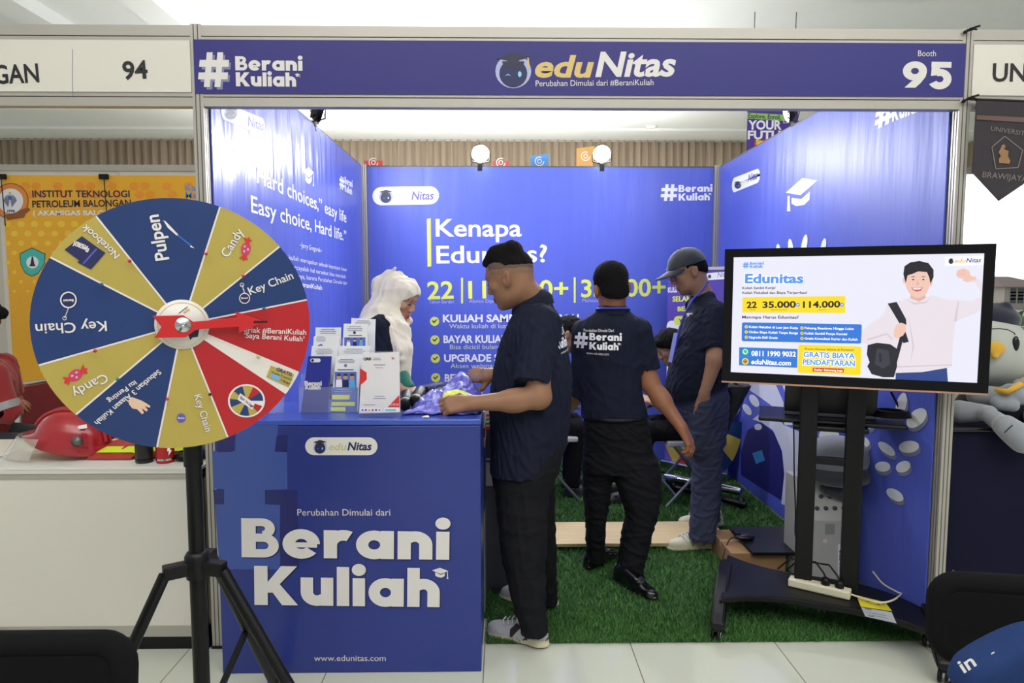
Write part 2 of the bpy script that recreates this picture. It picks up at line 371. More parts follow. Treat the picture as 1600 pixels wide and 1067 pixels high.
# pleated curtain band high on the far wall
CURT = mat('curtain_tan', (150, 134, 114), .85, var=.25, nscale=2.5, stretch=(9, 1, .2), sheen=.3)
def pleats(x0, x1, y, z0, z1, m, amp=.03, pitch=.11):
    n = int((x1 - x0) / .014); vs = []; fs = []
    for i in range(n + 1):
        x = x0 + (x1 - x0) * i / n; ph = 2 * pi * x / pitch + 1.3 * sin(x * 3.1) + .8 * sin(x * 7.7)
        for z, k in ((z0, 1.), ((z0 + z1) / 2, .9), (z1, .6)): vs.append((x, y + amp * k * sin(ph) + .012 * sin(2.3 * ph), z))
    for i in range(n):
        for j in range(2): fs.append((i * 3 + j, i * 3 + 3 + j, i * 3 + 4 + j, i * 3 + 1 + j))
    b = MB(); b.add(vs, fs, m, True); return b
c = part('curtain', pleats(-8.5, 12.4, 9.1, 3.13, 3.47, CURT)); tag(c, 'long tan pleated curtain band high on the far hall wall', 'curtain')
b = MB(); b.tube([(-8.5, 9.1, 3.46), (12.4, 9.1, 3.46)], .012, ALU); part('curtain_rail', b, c)
LAMPW = mat('downlight_glow', (255, 238, 205), emit=9., var=0)
for px, py, wh in ((800, 207, 'above the middle of the booth'), (1010, 205, 'above the right part of the booth'), (6, 205, 'over the neighbouring booth at the far left')):
    q = PZ(px, py, 3.5); q[1] = min(max(q[1], 8.0), 8.45)
    t = thing('downlight', 'small round recessed ceiling downlight ' + wh, 'ceiling light', (q[0], q[1], 3.5), 'recessed downlights in the far ceiling')
    b = MB(); b.lathe([(.055, -.004), (.075, -.008), (.08, 0)], t.location, PANEL); part('rim', b, t)
    b = MB(); b.lathe([(0, -.006), (.055, -.004)], t.location, LAMPW); part('lens', b, t)
# outside the window: apartment block and shrubs
b = MB(); CONC = mat('far_concrete', (196, 188, 176), .8); WIN = mat('far_window', (92, 98, 104), .4); ROOF = mat('far_roof', (120, 104, 96), .8); GROUNDO = mat('outside_ground', (150, 150, 138), .9)
b.box((-10, 9.5, -.3), (90, 90, -.2), GROUNDO); struct('ground_outside', b)
q0 = P(1568, 486, 55); q1 = P(1640, 448, 55)
tb = thing('apartment_building', 'pale apartment building with a hipped roof seen far outside the window', 'building', ((q0[0] + q1[0]) / 2, 58, -.2))
b = MB(); b.box((q0[0], 55, -.2), (q1[0], 61, q1[2]), CONC); part('wall', b, tb)
b = MB(); zt = P(1600, 431, 55)[2]; x0, x1 = q0[0] - .4, q1[0] + .4
b.add([(x0, 54.6, q1[2]), (x1, 54.6, q1[2]), (x1, 61.4, q1[2]), (x0, 61.4, q1[2]), (x0 + 1.6, 58, zt), (x1 - 1.6, 58, zt)], [(0, 1, 5, 4), (1, 2, 5), (2, 3, 4, 5), (3, 0, 4), (0, 3, 2, 1)], ROOF); part('roof', b, tb)
for i in range(4):
    for j in range(5):
        b = MB(); z = 0.2 + (q1[2] - .5) * (i + .35) / 4.2; x = q0[0] + .5 + (q1[0] - q0[0] - .6) * j / 5; b.box((x, 54.95, z), (x + .45, 55.02, z + .4), WIN); part('window', b, tb)
LEAF = mat('shrub_leaves', (86, 132, 62), .6, var=.3)
def shrub(name, c, r, h, n, m, label, cat='shrub', leaf=.16, group=None):
    vs = []; fs = []; c = np.array(c, float)
    for i in range(n):
        d = rng.normal(size=3); d /= np.linalg.norm(d); q = c + np.array([d[0] * r, d[1] * r, h / 2 + d[2] * h / 2]) * (0.55 + .45 * rng.random() if d[2] > -.9 else 1)
        a = rng.normal(size=3); a /= np.linalg.norm(a); e = np.cross(a, d); e /= np.linalg.norm(e) + 1e-6; k = len(vs)
        vs += [q - a * leaf, q - e * leaf * .45, q + a * leaf, q + e * leaf * .45]; fs.append((k, k + 1, k + 2, k + 3))
    b = MB(); b.add(vs, fs, m); return tag(part(name, b, origin=c), label, cat, group)
for i, px in enumerate((1580,)):
    q = PZ(px, 535, -.2); yy = 14.; q = P(px, 520, yy)
    shrub('shrub', (q[0], yy, -.2), .43, P(px, (488, 480)[i], yy)[2] + .2, 900, LEAF, ('leafy green shrub outside the window beside the plush bird head', 'taller leafy green shrub outside the window at the picture edge')[i])

# ------------------------------------------------------------------ booth frame: posts, beams, panels
def post(n, x, y, z1=2.5):
    b = MB(); r = .021
    b.box((x - r, y - r, 0), (x + r, y + r, z1), ALU)
    for s in (-.008, .008): b.box((x + s - .002, y - r - .0012, 0), (x + s + .002, y - r + .001, z1 - .002), ALUD)
    for s in (-.008, .008): b.box((x + r - .001, y + s - .002, 0), (x + r + .0012, y + s + .002, z1 - .002), ALUD); b.box((x - r - .0012, y + s - .002, 0), (x - r + .001, y + s + .002, z1 - .002), ALUD)
    b.box((x - r - .004, y - r - .004, 0), (x + r + .004, y + r + .004, .012), BLK)
    struct('trim_%d' % n, b, .002)
post(1, XL, YF); post(2, XR, YF); post(3, XL + .044, YB - .044); post(4, XR - .044, YB - .044); post(5, -4.15, YF)
def beam(b, x0, x1, z0, z1, y=YF):
    b.box((x0, y - .02, z0), (x1, y + .02, z1), ALU)
ZF0, ZF1 = P(800, 147, YF - .02)[2], P(800, 66, YF - .02)[2]
ZTOP, ZLOW = P(800, 42, YF - .02)[2], P(800, 168, YF - .02)[2]
for k, (x0, x1) in enumerate(((-4.13, XL - .021), (XL + .021, XR - .021), (XR + .021, 4.8))):
    b = MB()
    b.box((x0, YF - .02, ZF1 + .018), (x1, YF + .02, ZTOP), ALU); b.box((x0, YF - .014, ZF1 + .013), (x1, YF + .02, ZF1 + .02), ALUD); b.box((x0, YF - .02, ZF1 - .004), (x1, YF + .02, ZF1 + .014), ALU)
    b.box((x0, YF - .02, ZF0 - .014), (x1, YF + .02, ZF0 + .006), ALU); b.box((x0, YF - .014, ZF0 - .02), (x1, YF + .02, ZF0 - .013), ALUD); b.box((x0, YF - .02, ZLOW), (x1, YF + .02, ZF0 - .018), ALU)
    b.box((x0, YF - .004, ZF0), (x1, YF + .012, ZF1), PANEL)
    struct('trim_%d' % (6 + k), b)
b = MB()
for k in range(8):
    x0 = -4.2 + (k * 1.0); x0 = [-4.17, -3.17, -2.17][k] if k < 3 else XL + (k - 3) * 1.0017
    if k < 6: b.box((x0 + .02, YB - .006, .06), (x0 + .98, YB + .006, 2.45), PANEL)
b.box((-4.17, YB - .02, 2.45), (XL, YB + .02, 2.5), ALU); b.box((XL, YB - .02, 2.45), (XR, YB + .02, 2.5), RAILD); b.box((-4.17, YB - .02, 0), (XR, YB + .02, .06), ALU); struct('wall_back', b)
for nm, x in (('wall_left', XL), ('wall_right', XR)):
    b = MB(); b.box((x - .006, YF + .02, .06), (x + .006, YB - .02, 2.45), PANEL)
    b.box((x - .02, YF + .02, 2.45), (x + .02, YB - .02, 2.5), RAILD); b.box((x - .02, YF + .02, 0), (x + .02, YB - .02, .06), ALU)
    for j in (1, 2): y = YF + j * (YB - YF) / 3; b.box((x - .02, y - .02, .06), (x + .02, y + .02, 2.45), ALU)
    struct(nm, b)

# ------------------------------------------------------------------ fascia boards
PF = Plane((0, YF - .0245, 0), (1, 0, 0), (0, 0, 1))
b = MB(); b.box((P(306, 66, YF)[0], YF - .0245, ZF0 - .004), (P(1503, 66, YF)[0], YF - .0215, ZF1 + .003), BLUEF)
f95 = tag(part('fascia_sign', b), 'blue fascia banner reading Berani Kuliah, a robot logo and Booth 95', 'sign')
d = Decal(PF)
d.fat('Berani', (368, 110), (473, 111), OFFW, 22); d.fat('Kuliah', (369, 135), (463, 135.5), OFFW, 22); d.capicon(465, 117, 9, OFFW, flip=-1)
d.text('edu', (836, 120), (928, 120), GOLD, cap=34, bold=.03, shear=.2); d.text('Nitas', (930, 119), (1056, 118), OFFW, cap=38, bold=.03, shear=.2)
d.text('Perubahan Dimulai dari #BeraniKuliah', (837, 135), (1021, 133), OFFW, cap=9)
d.text('Booth', (1434, 88), (1462, 88), OFFW, cap=9); d.fat('95', (1409, 137), (1486, 138), OFFW, 41)
d.build('lettering', f95)
d = Decal(PF); d.hash(315, 86, 360, 140, GREYP, 1, .1); d.hash(311, 82, 357, 136, OFFW, 2, .1); d.build('hash_emblem', f95)
d = Decal(PF); d.robot(802, 110, 28, ROB, 1); d.build('logo', f95)
b = MB(); b.box((-3.4, YF - .0245, ZF0 + .001), (XL - .022, YF - .0035, ZF1 - .001), PANEL)
f94 = tag(part('fascia_sign', b), 'white fascia board ending in the number 94', 'sign')
d = Decal(PF); d.text('GAN', (-8, 131), (62, 128), BLACKP, cap=29, bold=.02); d.text('94', (193, 124), (232, 122), BLACKP, cap=28, bold=.025)
d.poly([(113, 77), (114, 77), (114, 153), (113, 153)], GREYP); d.build('lettering', f94)
b = MB(); b.box((XR + .022, YF - .0245, ZF0 + .001), (4.6, YF - .0035, ZF1 - .001), PANEL)
fun = tag(part('fascia_sign', b), 'white fascia board with large black letters at the right edge', 'sign')
d = Decal(PF); d.text('UNIVERSITAS', (1550, 127), (1770, 127), BLACKP, cap=28, bold=.02); d.build('lettering', fun)
# cable ties sticking out of the right post
for k, (px, py) in enumerate(((1508, 50), (1506, 158))):
    b = MB(); Y = YF - .03; b.tube([P(px, py, Y), P(px + 8, py - 5, Y - .01), P(px + 24, py - 10, Y - .03)], .004, BLK, 6); b.tube([P(px + 2, py - 1, Y), P(px + 14, py - 5, Y - .02), P(px + 18, py - 4, Y - .03)], .004, BLK, 6)
    b.ell(P(px, py, Y), .007, BLK, 8, 6)
    tag(part('cable_tie', b), ('black cable tie knotted at the top of the right booth post', 'black cable tie knotted below the fascia on the right booth post')[k], 'cable tie', 'cable ties on the right post')

# ------------------------------------------------------------------ printed wall banners
PBk = Plane((0, YB - .028, 0), (1, 0, 0), (0, 0, 1))
b = MB(); b.box((XL + .066, YB - .028, .02), (XR - .066, YB - .022, 2.485), BLUE)
bb = tag(part('wall_banner', b), 'large blue back wall banner with a white headline and yellow figures', 'banner')
d = Decal(PBk)
d.text('Kenapa', (681, 369), (815, 369), WHITE, cap=27, bold=.015); d.text('Edunitas?', (682, 411), (855, 409), WHITE, cap=27, bold=.015)
for s, a, e, c in (('22', (668, 467), (709, 466), 27), ('114.000+', (732, 466), (888, 464), 27), ('35.000+', (908, 464), (1040, 462), 27)): d.text(s, a, e, YEL, cap=c, bold=.02)
for s, a, e in (('Tahun Berdiri', (670, 474), (709, 474)), ('Alumni Diploma, Sarjana', (733, 473), (812, 473)), ('Mahasiswa Aktif', (910, 472), (962, 472))): d.text(s, a, e, LILAC, cap=5.5)
for x, y in ((722, 434), (898, 433)): d.poly([(x - 1.5, y), (x + 1.5, y), (x + 1.5, y + 40), (x - 1.5, y + 40)], YEL)
d.poly([(667, 342), (673, 341), (674, 416), (668, 417)], YEL)
for i, (s, e, s2, e2) in enumerate((('KULIAH SAMBIL KERJA?', 878, 'Waktu kuliah di luar jam kerja', 840), ('BAYAR KULIAH', 793, 'Bisa dicicil bulanan', 788), ('UPGRADE SKILL', 811, 'Akses webinar & e-learning', 836), ('BERGELAR', 766, '', 0))):
    y = (503, 535.5, 565, 596)[i]; cy = (502, 531, 560, 590)[i]; x = (692, 693, 694, 695)[i]
    d.text(s, (x, y), (e, y - .6), WHITE, cap=11.5, bold=.03)
    if s2: d.text(s2, (x + 10, y + 10), (e2, y + 9.5), mat('print_pale_lime', (206, 214, 196), .5, var=0), cap=7)
    d.circ(679 + i * .6, cy, 7.2, YEL, 1); X, Y_ = 679 + i * .6, cy
    d.poly([(X - 4, Y_ - .5), (X - 2.8, Y_ - 1.8), (X - .8, Y_ + .4), (X + 3, Y_ - 3.4), (X + 4.2, Y_ - 2.2), (X - .8, Y_ + 3)], NAVYP, 2)
d.text('SA!', (882, 503), (905, 502), WHITE, cap=11.5, bold=.03)
d.build('lettering', bb)
d = Decal(PBk); d.pill([(582, 292), (686, 291), (686, 319), (582, 321)], WHITE, 1)
d.text('edu', (617, 312.5), (642, 312), FAINT, cap=11, bold=.02, shear=.2, layer=2); d.text('Nitas', (643, 312), (678, 311.5), PURP, cap=13, bold=.02, shear=.2, layer=2); d.robot(603, 307, 10.5, ROB, 2)
d.hash(1033, 288, 1058, 314, WHITE, 1, .1); d.fat('Berani', (1060, 300), (1113, 299.5), WHITE, 11); d.fat('Kuliah', (1060, 313.5), (1109, 313), WHITE, 11); d.capicon(1109, 303, 5, WHITE, flip=-1)
d.build('logo', bb)
PLf = Plane((XL + .028, 0, 0), (0, 1, 0), (0, 0, 1))     # left wall, seen from inside the booth
b = MB(); b.box((XL + .022, YF + .03, .02), (XL + .028, YB - .066, 2.485), BLUEL)
bl = tag(part('wall_banner', b), 'blue left wall banner with the white quotation Hard choices, easy life', 'banner')
d = Decal(PLf)
d.text('\u201cHard choices,\u201d easy life', (390, 280), (541, 348), WHITE, cap=27, bold=.01); d.text('Easy choice, Hard life.\u201d', (392, 331), (541, 377), WHITE, cap=26, bold=.01)
d.text('~Jerry Gregorek~', (468, 386), (503, 395), WHITE, cap=8)
for s, a, e in (('Lanjut kuliah merupakan sebuah keputusan besar', (430, 401), (542, 424)), ('tetapi percayalah hal tersebut bisa merubah', (430, 415.5), (540, 435)), ('masa depannya, karena Perubahan Dimulai dari', (430, 430), (542, 445))): d.text(s, a, e, WHITE, cap=8, bold=0)
d.text('#BeraniKuliah', (462, 446.5), (503, 453), WHITE, cap=8, bold=.02)
d.capicon(482, 272, 17, WHITE, flip=-1, sy=2.6)
d.build('lettering', bl)
d = Decal(PLf); d.pill([(345, 158), (413, 186), (413, 213), (345, 185)], WHITE, 1); d.robot(360, 178, 9, ROB, 2, sx=1.2); d.text('edu', (368, 191), (386, 198), FAINT, cap=12, bold=.02, shear=.2, layer=2); d.text('Nitas', (387, 196.5), (412, 204.5), PURP, cap=16, bold=.02, shear=.2, layer=2)
d.hash(530, 274, 538, 294, WHITE, 1, .1, skew=4); d.fat('Berani', (538.5, 287), (550.5, 293), WHITE, 11); d.fat('Kuliah', (538.5, 299), (550, 305), WHITE, 11); d.build('logo', bl)
PRt = Plane((XR - .028, 0, 0), (0, -1, 0), (0, 0, 1))
b = MB(); b.box((XR - .028, YF + .03, .02), (XR - .022, YB - .066, 2.485), BLUE)
brn = tag(part('wall_banner', b), 'blue right wall banner with a white graduation cap and leaf shapes', 'banner')
d = Decal(PRt); d.pill([(1144, 279), (1188, 262), (1188, 284), (1144, 302)], WHITE, 1); d.robot(1153, 289, 6, ROB, 2); d.text('edu', (1159, 290), (1169, 286), FAINT, cap=10, bold=.02, shear=.2, layer=2); d.text('Nitas', (1169, 285), (1184, 278.5), PURP, cap=12, bold=.02, shear=.2, layer=2)
d.hash(1368, 168, 1397, 204, WHITE, 1, .12, skew=-14, t=.22); d.fat('Kuliah', (1394, 191), (1442, 172), WHITE, 23); d.fat('Berani', (1394, 164), (1442, 145), WHITE, 23); d.build('logo', brn)
d = Decal(PRt)
d.poly([(1228, 301), (1254, 278), (1277, 282), (1251, 305)], WHITE, 1); d.poly([(1237, 309), (1252, 311), (1266, 299), (1265, 312), (1257, 320), (1244, 322), (1237, 318)], WHITE, 1); d.poly([(1231, 306), (1234, 306), (1235, 330), (1230, 330)], WHITE, 1)
TRUNK = mat('print_trunk', (206, 208, 226), .5, var=0, bump=.3, bscale=3, bdist=.02); DB = mat('print_deep_blue', (34, 30, 108), .45, var=0)
for x, y, rx, ry, a in ((1217, 392, 3.5, 11, -.1), (1236, 388, 4, 15, -.1), (1257, 384, 4.5, 18, .18), (1287, 386, 4, 14, .2), (1409, 632, 8, 19, .25), (1433, 653, 19, 11.5, -.75), (1386, 701, 16, 7, .65), (1421, 698, 16, 9.5, -.1), (1380, 729, 12, 8, 0), (1412, 729, 12, 8.5, -.4), (1399, 773, 15, 8, .55), (1360, 655, 6, 15, 0), (1343, 690, 17, 10, .2), (1296, 680, 16, 12, 0)):
    sh = [(x + 2.5 + rx * cos(t) * cos(a) - ry * sin(t) * sin(a), y + 6 + rx * cos(t) * sin(a) + ry * sin(t) * cos(a)) for t in np.linspace(0, 2 * pi, 25)[:-1]]
    d.g('leaf')
    if y > 500: d.poly(sh, GREYP, 3)
    d.poly([(p - 2.5, q - 6) for p, q in sh], WHITE, 4)
d.g('stem'); d.poly([(1168, 600), (1212, 600), (1240, 664), (1225, 664), (1206, 634), (1190, 622), (1166, 606)], TRUNK, 1); d.g('leaf'); d.poly([(1222, 600), (1236, 600), (1230, 622)], TRUNK, 1)
d.g('stem'); d.poly([(1176, 655), (1200, 637), (1222, 650), (1226, 664), (1262, 680), (1268, 694), (1256, 716), (1250, 760), (1246, 797), (1221, 787), (1226, 740), (1222, 704), (1208, 672), (1190, 660)], TRUNK, 1)
for x, y, rx, ry, a in ((1179, 626, 6, 11, -.6), (1168, 640, 5, 10, -.6), (1185, 667, 6, 5, 0)): d.g('leaf').poly([(x + rx * cos(t) * cos(a) - ry * sin(t) * sin(a), y + rx * cos(t) * sin(a) + ry * sin(t) * cos(a)) for t in np.linspace(0, 2 * pi, 25)[:-1]], WHITE, 4)
d.g('hill_shape'); d.poly([(1158, 705), (1168, 672), (1190, 660), (1210, 676), (1222, 706), (1225, 740), (1221, 782), (1158, 742)], DB, 2)
d.build('graduation_cap', brn, True)
d = Decal(PRt, base=.003); d.poly([(1176, 708), (1191, 703), (1196, 719), (1182, 725)], mat('sticky_note_blue', (60, 150, 214), .6, var=.05)); o = d.build('sticky_note', None); tag(o, 'small bright blue paper square stuck low on the right wall banner', 'sticky note')

# ------------------------------------------------------------------ LED floodlights clamped on the wall tops
LEDM = mat('led_glow', (244, 248, 255), emit=90., var=0)
def floodlight(base, aim, label, energy):
    base = np.array(base, float); t = thing('led_floodlight', label, 'lamp', base, 'led floodlights on the booth walls')
    dd = np.array(aim, float) - base - (0, 0, .09); dd /= np.linalg.norm(dd); x = np.cross(dd, (0, 0, 1)); x /= np.linalg.norm(x); y = np.cross(x, dd); c = base + (0, 0, .085) + dd * np.array([.06, .06, 0])
    b = MB(); b.lathe([(0, -.036), (.066, -.034), (.074, -.006), (.074, -.002), (0, -.002)], c, BLKM, 28, dd)
    for k in range(-4, 5): b.obox(c - dd * .042 + x * k * .012, (x, y, dd), (.002, .045, .008), BLKM)
    part('housing', b, t)
    b = MB(); b.lathe([(0, .014), (.03, .012), (.055, .006), (.070, -.001)], c, LEDM, 28, dd); part('lens', b, t)
    b = MB(); b.tube([c + x * .076, c + x * .076 - (0, 0, .06), base + (0, 0, .012), c - x * .076 - (0, 0, .06), c - x * .076], .005, BLKM, 8); part('bracket', b, t)
    b = MB(); b.box(base - (.02, .03, .05), base + (.02, .03, .014), BLKM); part('clamp', b, t, .003)
    b = MB(); b.tube([c - dd * .045, c - dd * .09 + (0, 0, .06), c - dd * .1 + x * .04 + (0, 0, .04), base + x * .08 - (0, 0, .06)], .003, BLK, 6); part('cord', b, t)
    l = bpy.data.lights.new('floodlight_beam', 'SPOT'); l.energy = energy; l.spot_size = radians(125); l.spot_blend = .8; l.shadow_soft_size = .045; l.color = (.95, .97, 1)
    o = bpy.data.objects.new('floodlight_beam', l); COL.objects.link(o); o.parent = t; o.location = [float(v) for v in (c + dd * .03 - base)]
    o.rotation_euler = Vector([float(v) for v in dd]).to_track_quat('-Z', 'Y').to_euler()
E_LED = 78
floodlight((P(750, 262, YB)[0], YB, 2.505), (.1, 3.0, 1.35), 'glaring white floodlight on the back wall top above the white headline', E_LED)
floodlight((P(940, 262, YB)[0], YB, 2.505), (.5, 3.0, 1.35), 'glaring white floodlight on the back wall top above the man seen from behind', E_LED)
yl = PX(488, 205, XL)[1]; yr = PX(1243, 203, XR)[1]
floodlight((XL, yl, 2.505), (1.0, 5.6, 2.1), 'glaring white floodlight on top of the left booth wall', 95)
floodlight((XR, yr, 2.505), (-.9, 4.9, 2.0), 'glaring white floodlight on top of the right booth wall', 95)

# ------------------------------------------------------------------ things hung beyond the booth
Y = 7.0; PH = Plane((0, Y - .004, 0), (1, 0, 0), (0, 0, 1)); x0, x1 = P(1167, 200, Y)[0], P(1246, 200, Y)[0]
b = MB(); b.box((x0, Y - .004, P(0, 300, Y)[2]), (x1, Y, 3.62), vinyl('hang_purple', (78, 58, 150)))
b.tube([(x0 + .05, Y, 3.62), (x0 + .05, Y, 4.3)], .004, BLK, 6); b.tube([(x1 - .05, Y, 3.62), (x1 - .05, Y, 4.3)], .004, BLK, 6)
hb = tag(part('hanging_banner', b), 'purple banner reading YOUR FUTURE hanging beyond the right booth wall', 'banner')
d = Decal(PH); d.poly([(1168, 176), (1240, 180), (1240, 190), (1168, 185)], mat('print_green', (150, 200, 90), .5, var=0)); d.text('Explore, Enroll, Excel', (1169, 184), (1240, 188), NAVYP, cap=7, bold=.02, layer=2)
d.text('YOUR', (1169, 202), (1221, 202), WHITE, cap=14, bold=.035); d.text('FUTURE', (1168, 217), (1243, 217), WHITE, cap=13, bold=.035)
d.poly([(1179, 218), (1240, 218), (1240, 228), (1178, 227)], REDP, 2); d.text('Start', (1181, 225.5), (1202, 225.5), YEL, cap=7.5, bold=.04, layer=3); d.build('lettering', hb)
for k, (x0, y0, x1, y1, c, lab) in enumerate(((569, 251, 598, 275, (214, 70, 76), 'small red flag showing above the left end of the back wall'), (770, 252, 795, 280, (206, 70, 74), 'small red flag above the back wall beside the left floodlight'), (829, 244, 857, 280, (84, 146, 216), 'small blue flag with a white swirl above the back wall'), (901, 232, 929, 280, (222, 168, 92), 'small orange flag with a white swirl above the back wall'))):
    Y = 6.4; c0 = P(x0, y0, Y); c1 = P(x1, y0 - (4 if k > 1 else 0), Y); z0 = P(x0, y1, Y)[2]
    b = MB(); b.prism([(c0[0], Y, z0), (c1[0], Y, z0), (c1[0], Y, c1[2]), (c0[0], Y, c0[2])], (0, .004, 0), mat('flag%d' % k, c, .6))
    b.tube([((c0[0] + c1[0]) / 2, Y + .008, 0), ((c0[0] + c1[0]) / 2, Y + .008, z0 + .06)], .006, ALU, 6); b.lathe([(0, 0), (.09, 0), (.09, .012), (.012, .02)], ((c0[0] + c1[0]) / 2, Y + .008, 0), BLK)
    o = tag(part('flag', b), lab, 'flag', 'small flags behind the back wall')
    d = Decal(Plane((0, Y, 0), (1, 0, 0), (0, 0, 1))); cx, cy = (x0 + x1) / 2, (254 if k < 2 else 252 if k == 2 else 244)
    d.ring(cx, cy, 6, 7.4, WHITE, a1=5.2); d.ring(cx, cy, 2.4, 3.6, WHITE); d.build('logo', o)
# ------------------------------------------------------------------ artificial turf, plank
TURF = mat('turf_base', (38, 72, 30), .9, var=.2, nscale=3)
b = MB(); b.prism([(-.07, YF, 0), (XR - .03, YF, 0), (XR - .03, YB - .03, 0), (XL + .03, YB - .03, 0), (XL + .03, 2.9, 0), (-.07, 2.9, 0)], (0, 0, .006), TURF)
turf = tag(part('turf_carpet', b), 'green artificial grass carpet covering the booth floor', 'carpet')
G = [mat('turf_blade', (62, 112, 46), .7, var=.25, nscale=1.5), mat('turf_blade_light', (88, 138, 64), .7, var=.25, nscale=1.5), mat('turf_blade_dark', (42, 88, 34), .7, var=.25, nscale=1.5)]
n = 110000
def blades(n):
    u = rng.random(n); y = YF - .008 + (YB - .05 - YF) * u ** 1.45; x = XL + .035 + (XR - XL - .07) * rng.random(n); hh = .014 + .016 * rng.random(n); a = rng.random(n) * 2 * pi; w = .0022 + .001 * (y - YF)
    x = np.where((y < 2.9) & (x < -.065), -.065 + 1.85 * rng.random(n), x)
    le = .35 + .75 * rng.random(n); b = rng.random(n) * 2 * pi
    c = np.stack([x, y, np.full(n, .004)], 1); wv = np.stack([np.cos(a) * w, np.sin(a) * w, 0 * w], 1); lv = np.stack([np.cos(b) * le * hh, np.sin(b) * le * hh, hh], 1)
    V = np.stack([c - wv, c + wv, c + lv], 1).reshape(-1, 3); F = np.arange(3 * n).reshape(-1, 3); return V, F, rng.integers(0, 3, n)
V, F, mi = blades(n); V -= wloc(turf)
o = link('pile', mesh_np('pile', V, F, G, mi, False), turf); tag(o, kind='stuff')
PLYW = mat('pale_plank', (206, 182, 138), .55, var=.2, nscale=6, stretch=(1, 12, 12))
q = [PZ(856, 857, .03), PZ(1020, 851, .03), PZ(1196, 843, .03), PZ(1196, 816, .03), PZ(856, 822, .03)]
y0, y1 = (q[0][1] + q[1][1]) / 2, (q[3][1] + q[4][1]) / 2
b = MB(); b.box((q[0][0] - .25, y0, .028), (1.3, y1, .048), PLYW); tag(part('wooden_plank', b, bevel=.002), 'pale wooden plank lying across the green turf behind the men', 'plank')

# ------------------------------------------------------------------ prize wheel on a tripod
PHI = radians(28); WC = P(285, 507, 1.8); WU = np.array([cos(PHI), sin(PHI), 0]); WP = Plane(WC, WU, (0, 0, 1)); WR = .335
WB = mat('wheel_blue', (25, 52, 104), .35, var=.25, nscale=2.5); WY = mat('wheel_yellow', (176, 156, 72), .4, var=.05); WRD = mat('wheel_red', (176, 24, 32), .38, var=.06); WWH = mat('wheel_white', (222, 214, 206), .4, var=0)
pole_x, pole_y = -.885, 1.885
wh = thing('prize_wheel', 'round prize wheel of blue, yellow and red segments on a black tripod', 'spinning wheel', (pole_x, pole_y, 0))
rim = [(147, 334), (343, 325.5), (437, 385), (486, 467), (472, 584), (449, 616), (355, 681), (246, 695), (117, 649), (49, 574), (69, 397)]
ang = [atan2(*(WP.uv(*p)[::-1])) for p in rim]
segm = [WB, WY, WB, WRD, WWH, WRD, WY, WB, WY, WB, WY]      # from boundary i to i+1 (clockwise)
b = MB()
for i in range(11):
    a0, a1 = ang[i], ang[(i + 1) % 11]
    while a1 > a0: a1 -= 2 * pi
    k = max(2, int((a0 - a1) / .06)); pts = [(WR * cos(a0 + (a1 - a0) * j / k), WR * sin(a0 + (a1 - a0) * j / k)) for j in range(k + 1)]
    for j in range(k): b.add([WP.at(0, 0), WP.at(*pts[j + 1]), WP.at(*pts[j])], [(0, 1, 2)], segm[i])
N = 96; ring = [(WR * cos(2 * pi * j / N), WR * sin(2 * pi * j / N)) for j in range(N)]
for j in range(N): p, q = ring[j], ring[(j + 1) % N]; b.add([WP.at(*p, 0), WP.at(*q, 0), WP.at(*q, -.012), WP.at(*p, -.012)], [(3, 2, 1, 0)], WWH, True)
b.add([WP.at(*p, -.012) for p in ring], [tuple(range(N))[::-1]], BLK); disc = part('disc', b, wh)
d = Decal(WP, step=.0003)
for a in ang:
    e = np.array([cos(a), sin(a)]); f = np.array([-e[1], e[0]]) * .0022; d.shape([e * .05 - f, e * WR * .997 - f, e * WR * .997 + f, e * .05 + f], WWH, 0)
d.build('divider_lines', disc)
d = Decal(WP, base=.001)
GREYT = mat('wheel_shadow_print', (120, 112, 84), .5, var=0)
for s, A, B, bo in (('Pulpen', (264, 405), (247, 335), .02), ('Notebook', (188, 398), (134, 350), .01), ('Candy', (356, 403), (381, 362), .01), ('Key Chain', (391, 461), (459, 435), .01), ('Teriak #BeraniKuliah', (373, 518.5), (478, 523), .01), ('\u2018Saya Berani Kuliah\u2019', (381, 527.5), (475, 533.5), .01),
                    ('Key Chain', (303, 618), (321, 675), .005), ('Sebutkan 3 Alasan Kuliah', (247, 577), (147, 659), .015), ('itu Penting', (210, 594), (167, 624.5), .015), ('Candy', (163, 583), (110, 611), .01), ('Key Chain', (166, 501.6), (55, 506.5), .01)):
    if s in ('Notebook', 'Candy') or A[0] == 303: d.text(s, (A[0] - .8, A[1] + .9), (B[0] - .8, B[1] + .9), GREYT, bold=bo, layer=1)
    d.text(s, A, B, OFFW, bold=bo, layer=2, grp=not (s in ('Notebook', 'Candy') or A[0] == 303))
d.poly([(423, 571), (459.5, 585), (451, 605), (416, 589)], WY, 1); d.text('GRATIS', (431, 578.5), (455, 588), NAVYP, bold=.03, layer=2); d.text('Voucher E-Learning', (423, 581.5), (455, 594.5), NAVYP, layer=2, bold=.02); d.poly([(424, 583.5), (437, 588.5), (435.5, 595), (422, 589.5)], SKYP, 2); d.text('3 Bulan', (438, 595), (452, 601), NAVYP, bold=.02, layer=2)
d.build('lettering', disc)
d = Decal(WP, base=.001); BEIGE = mat('print_beige', (222, 186, 156), .5, var=0); PINK = mat('print_pink', (204, 50, 84), .5, var=0)
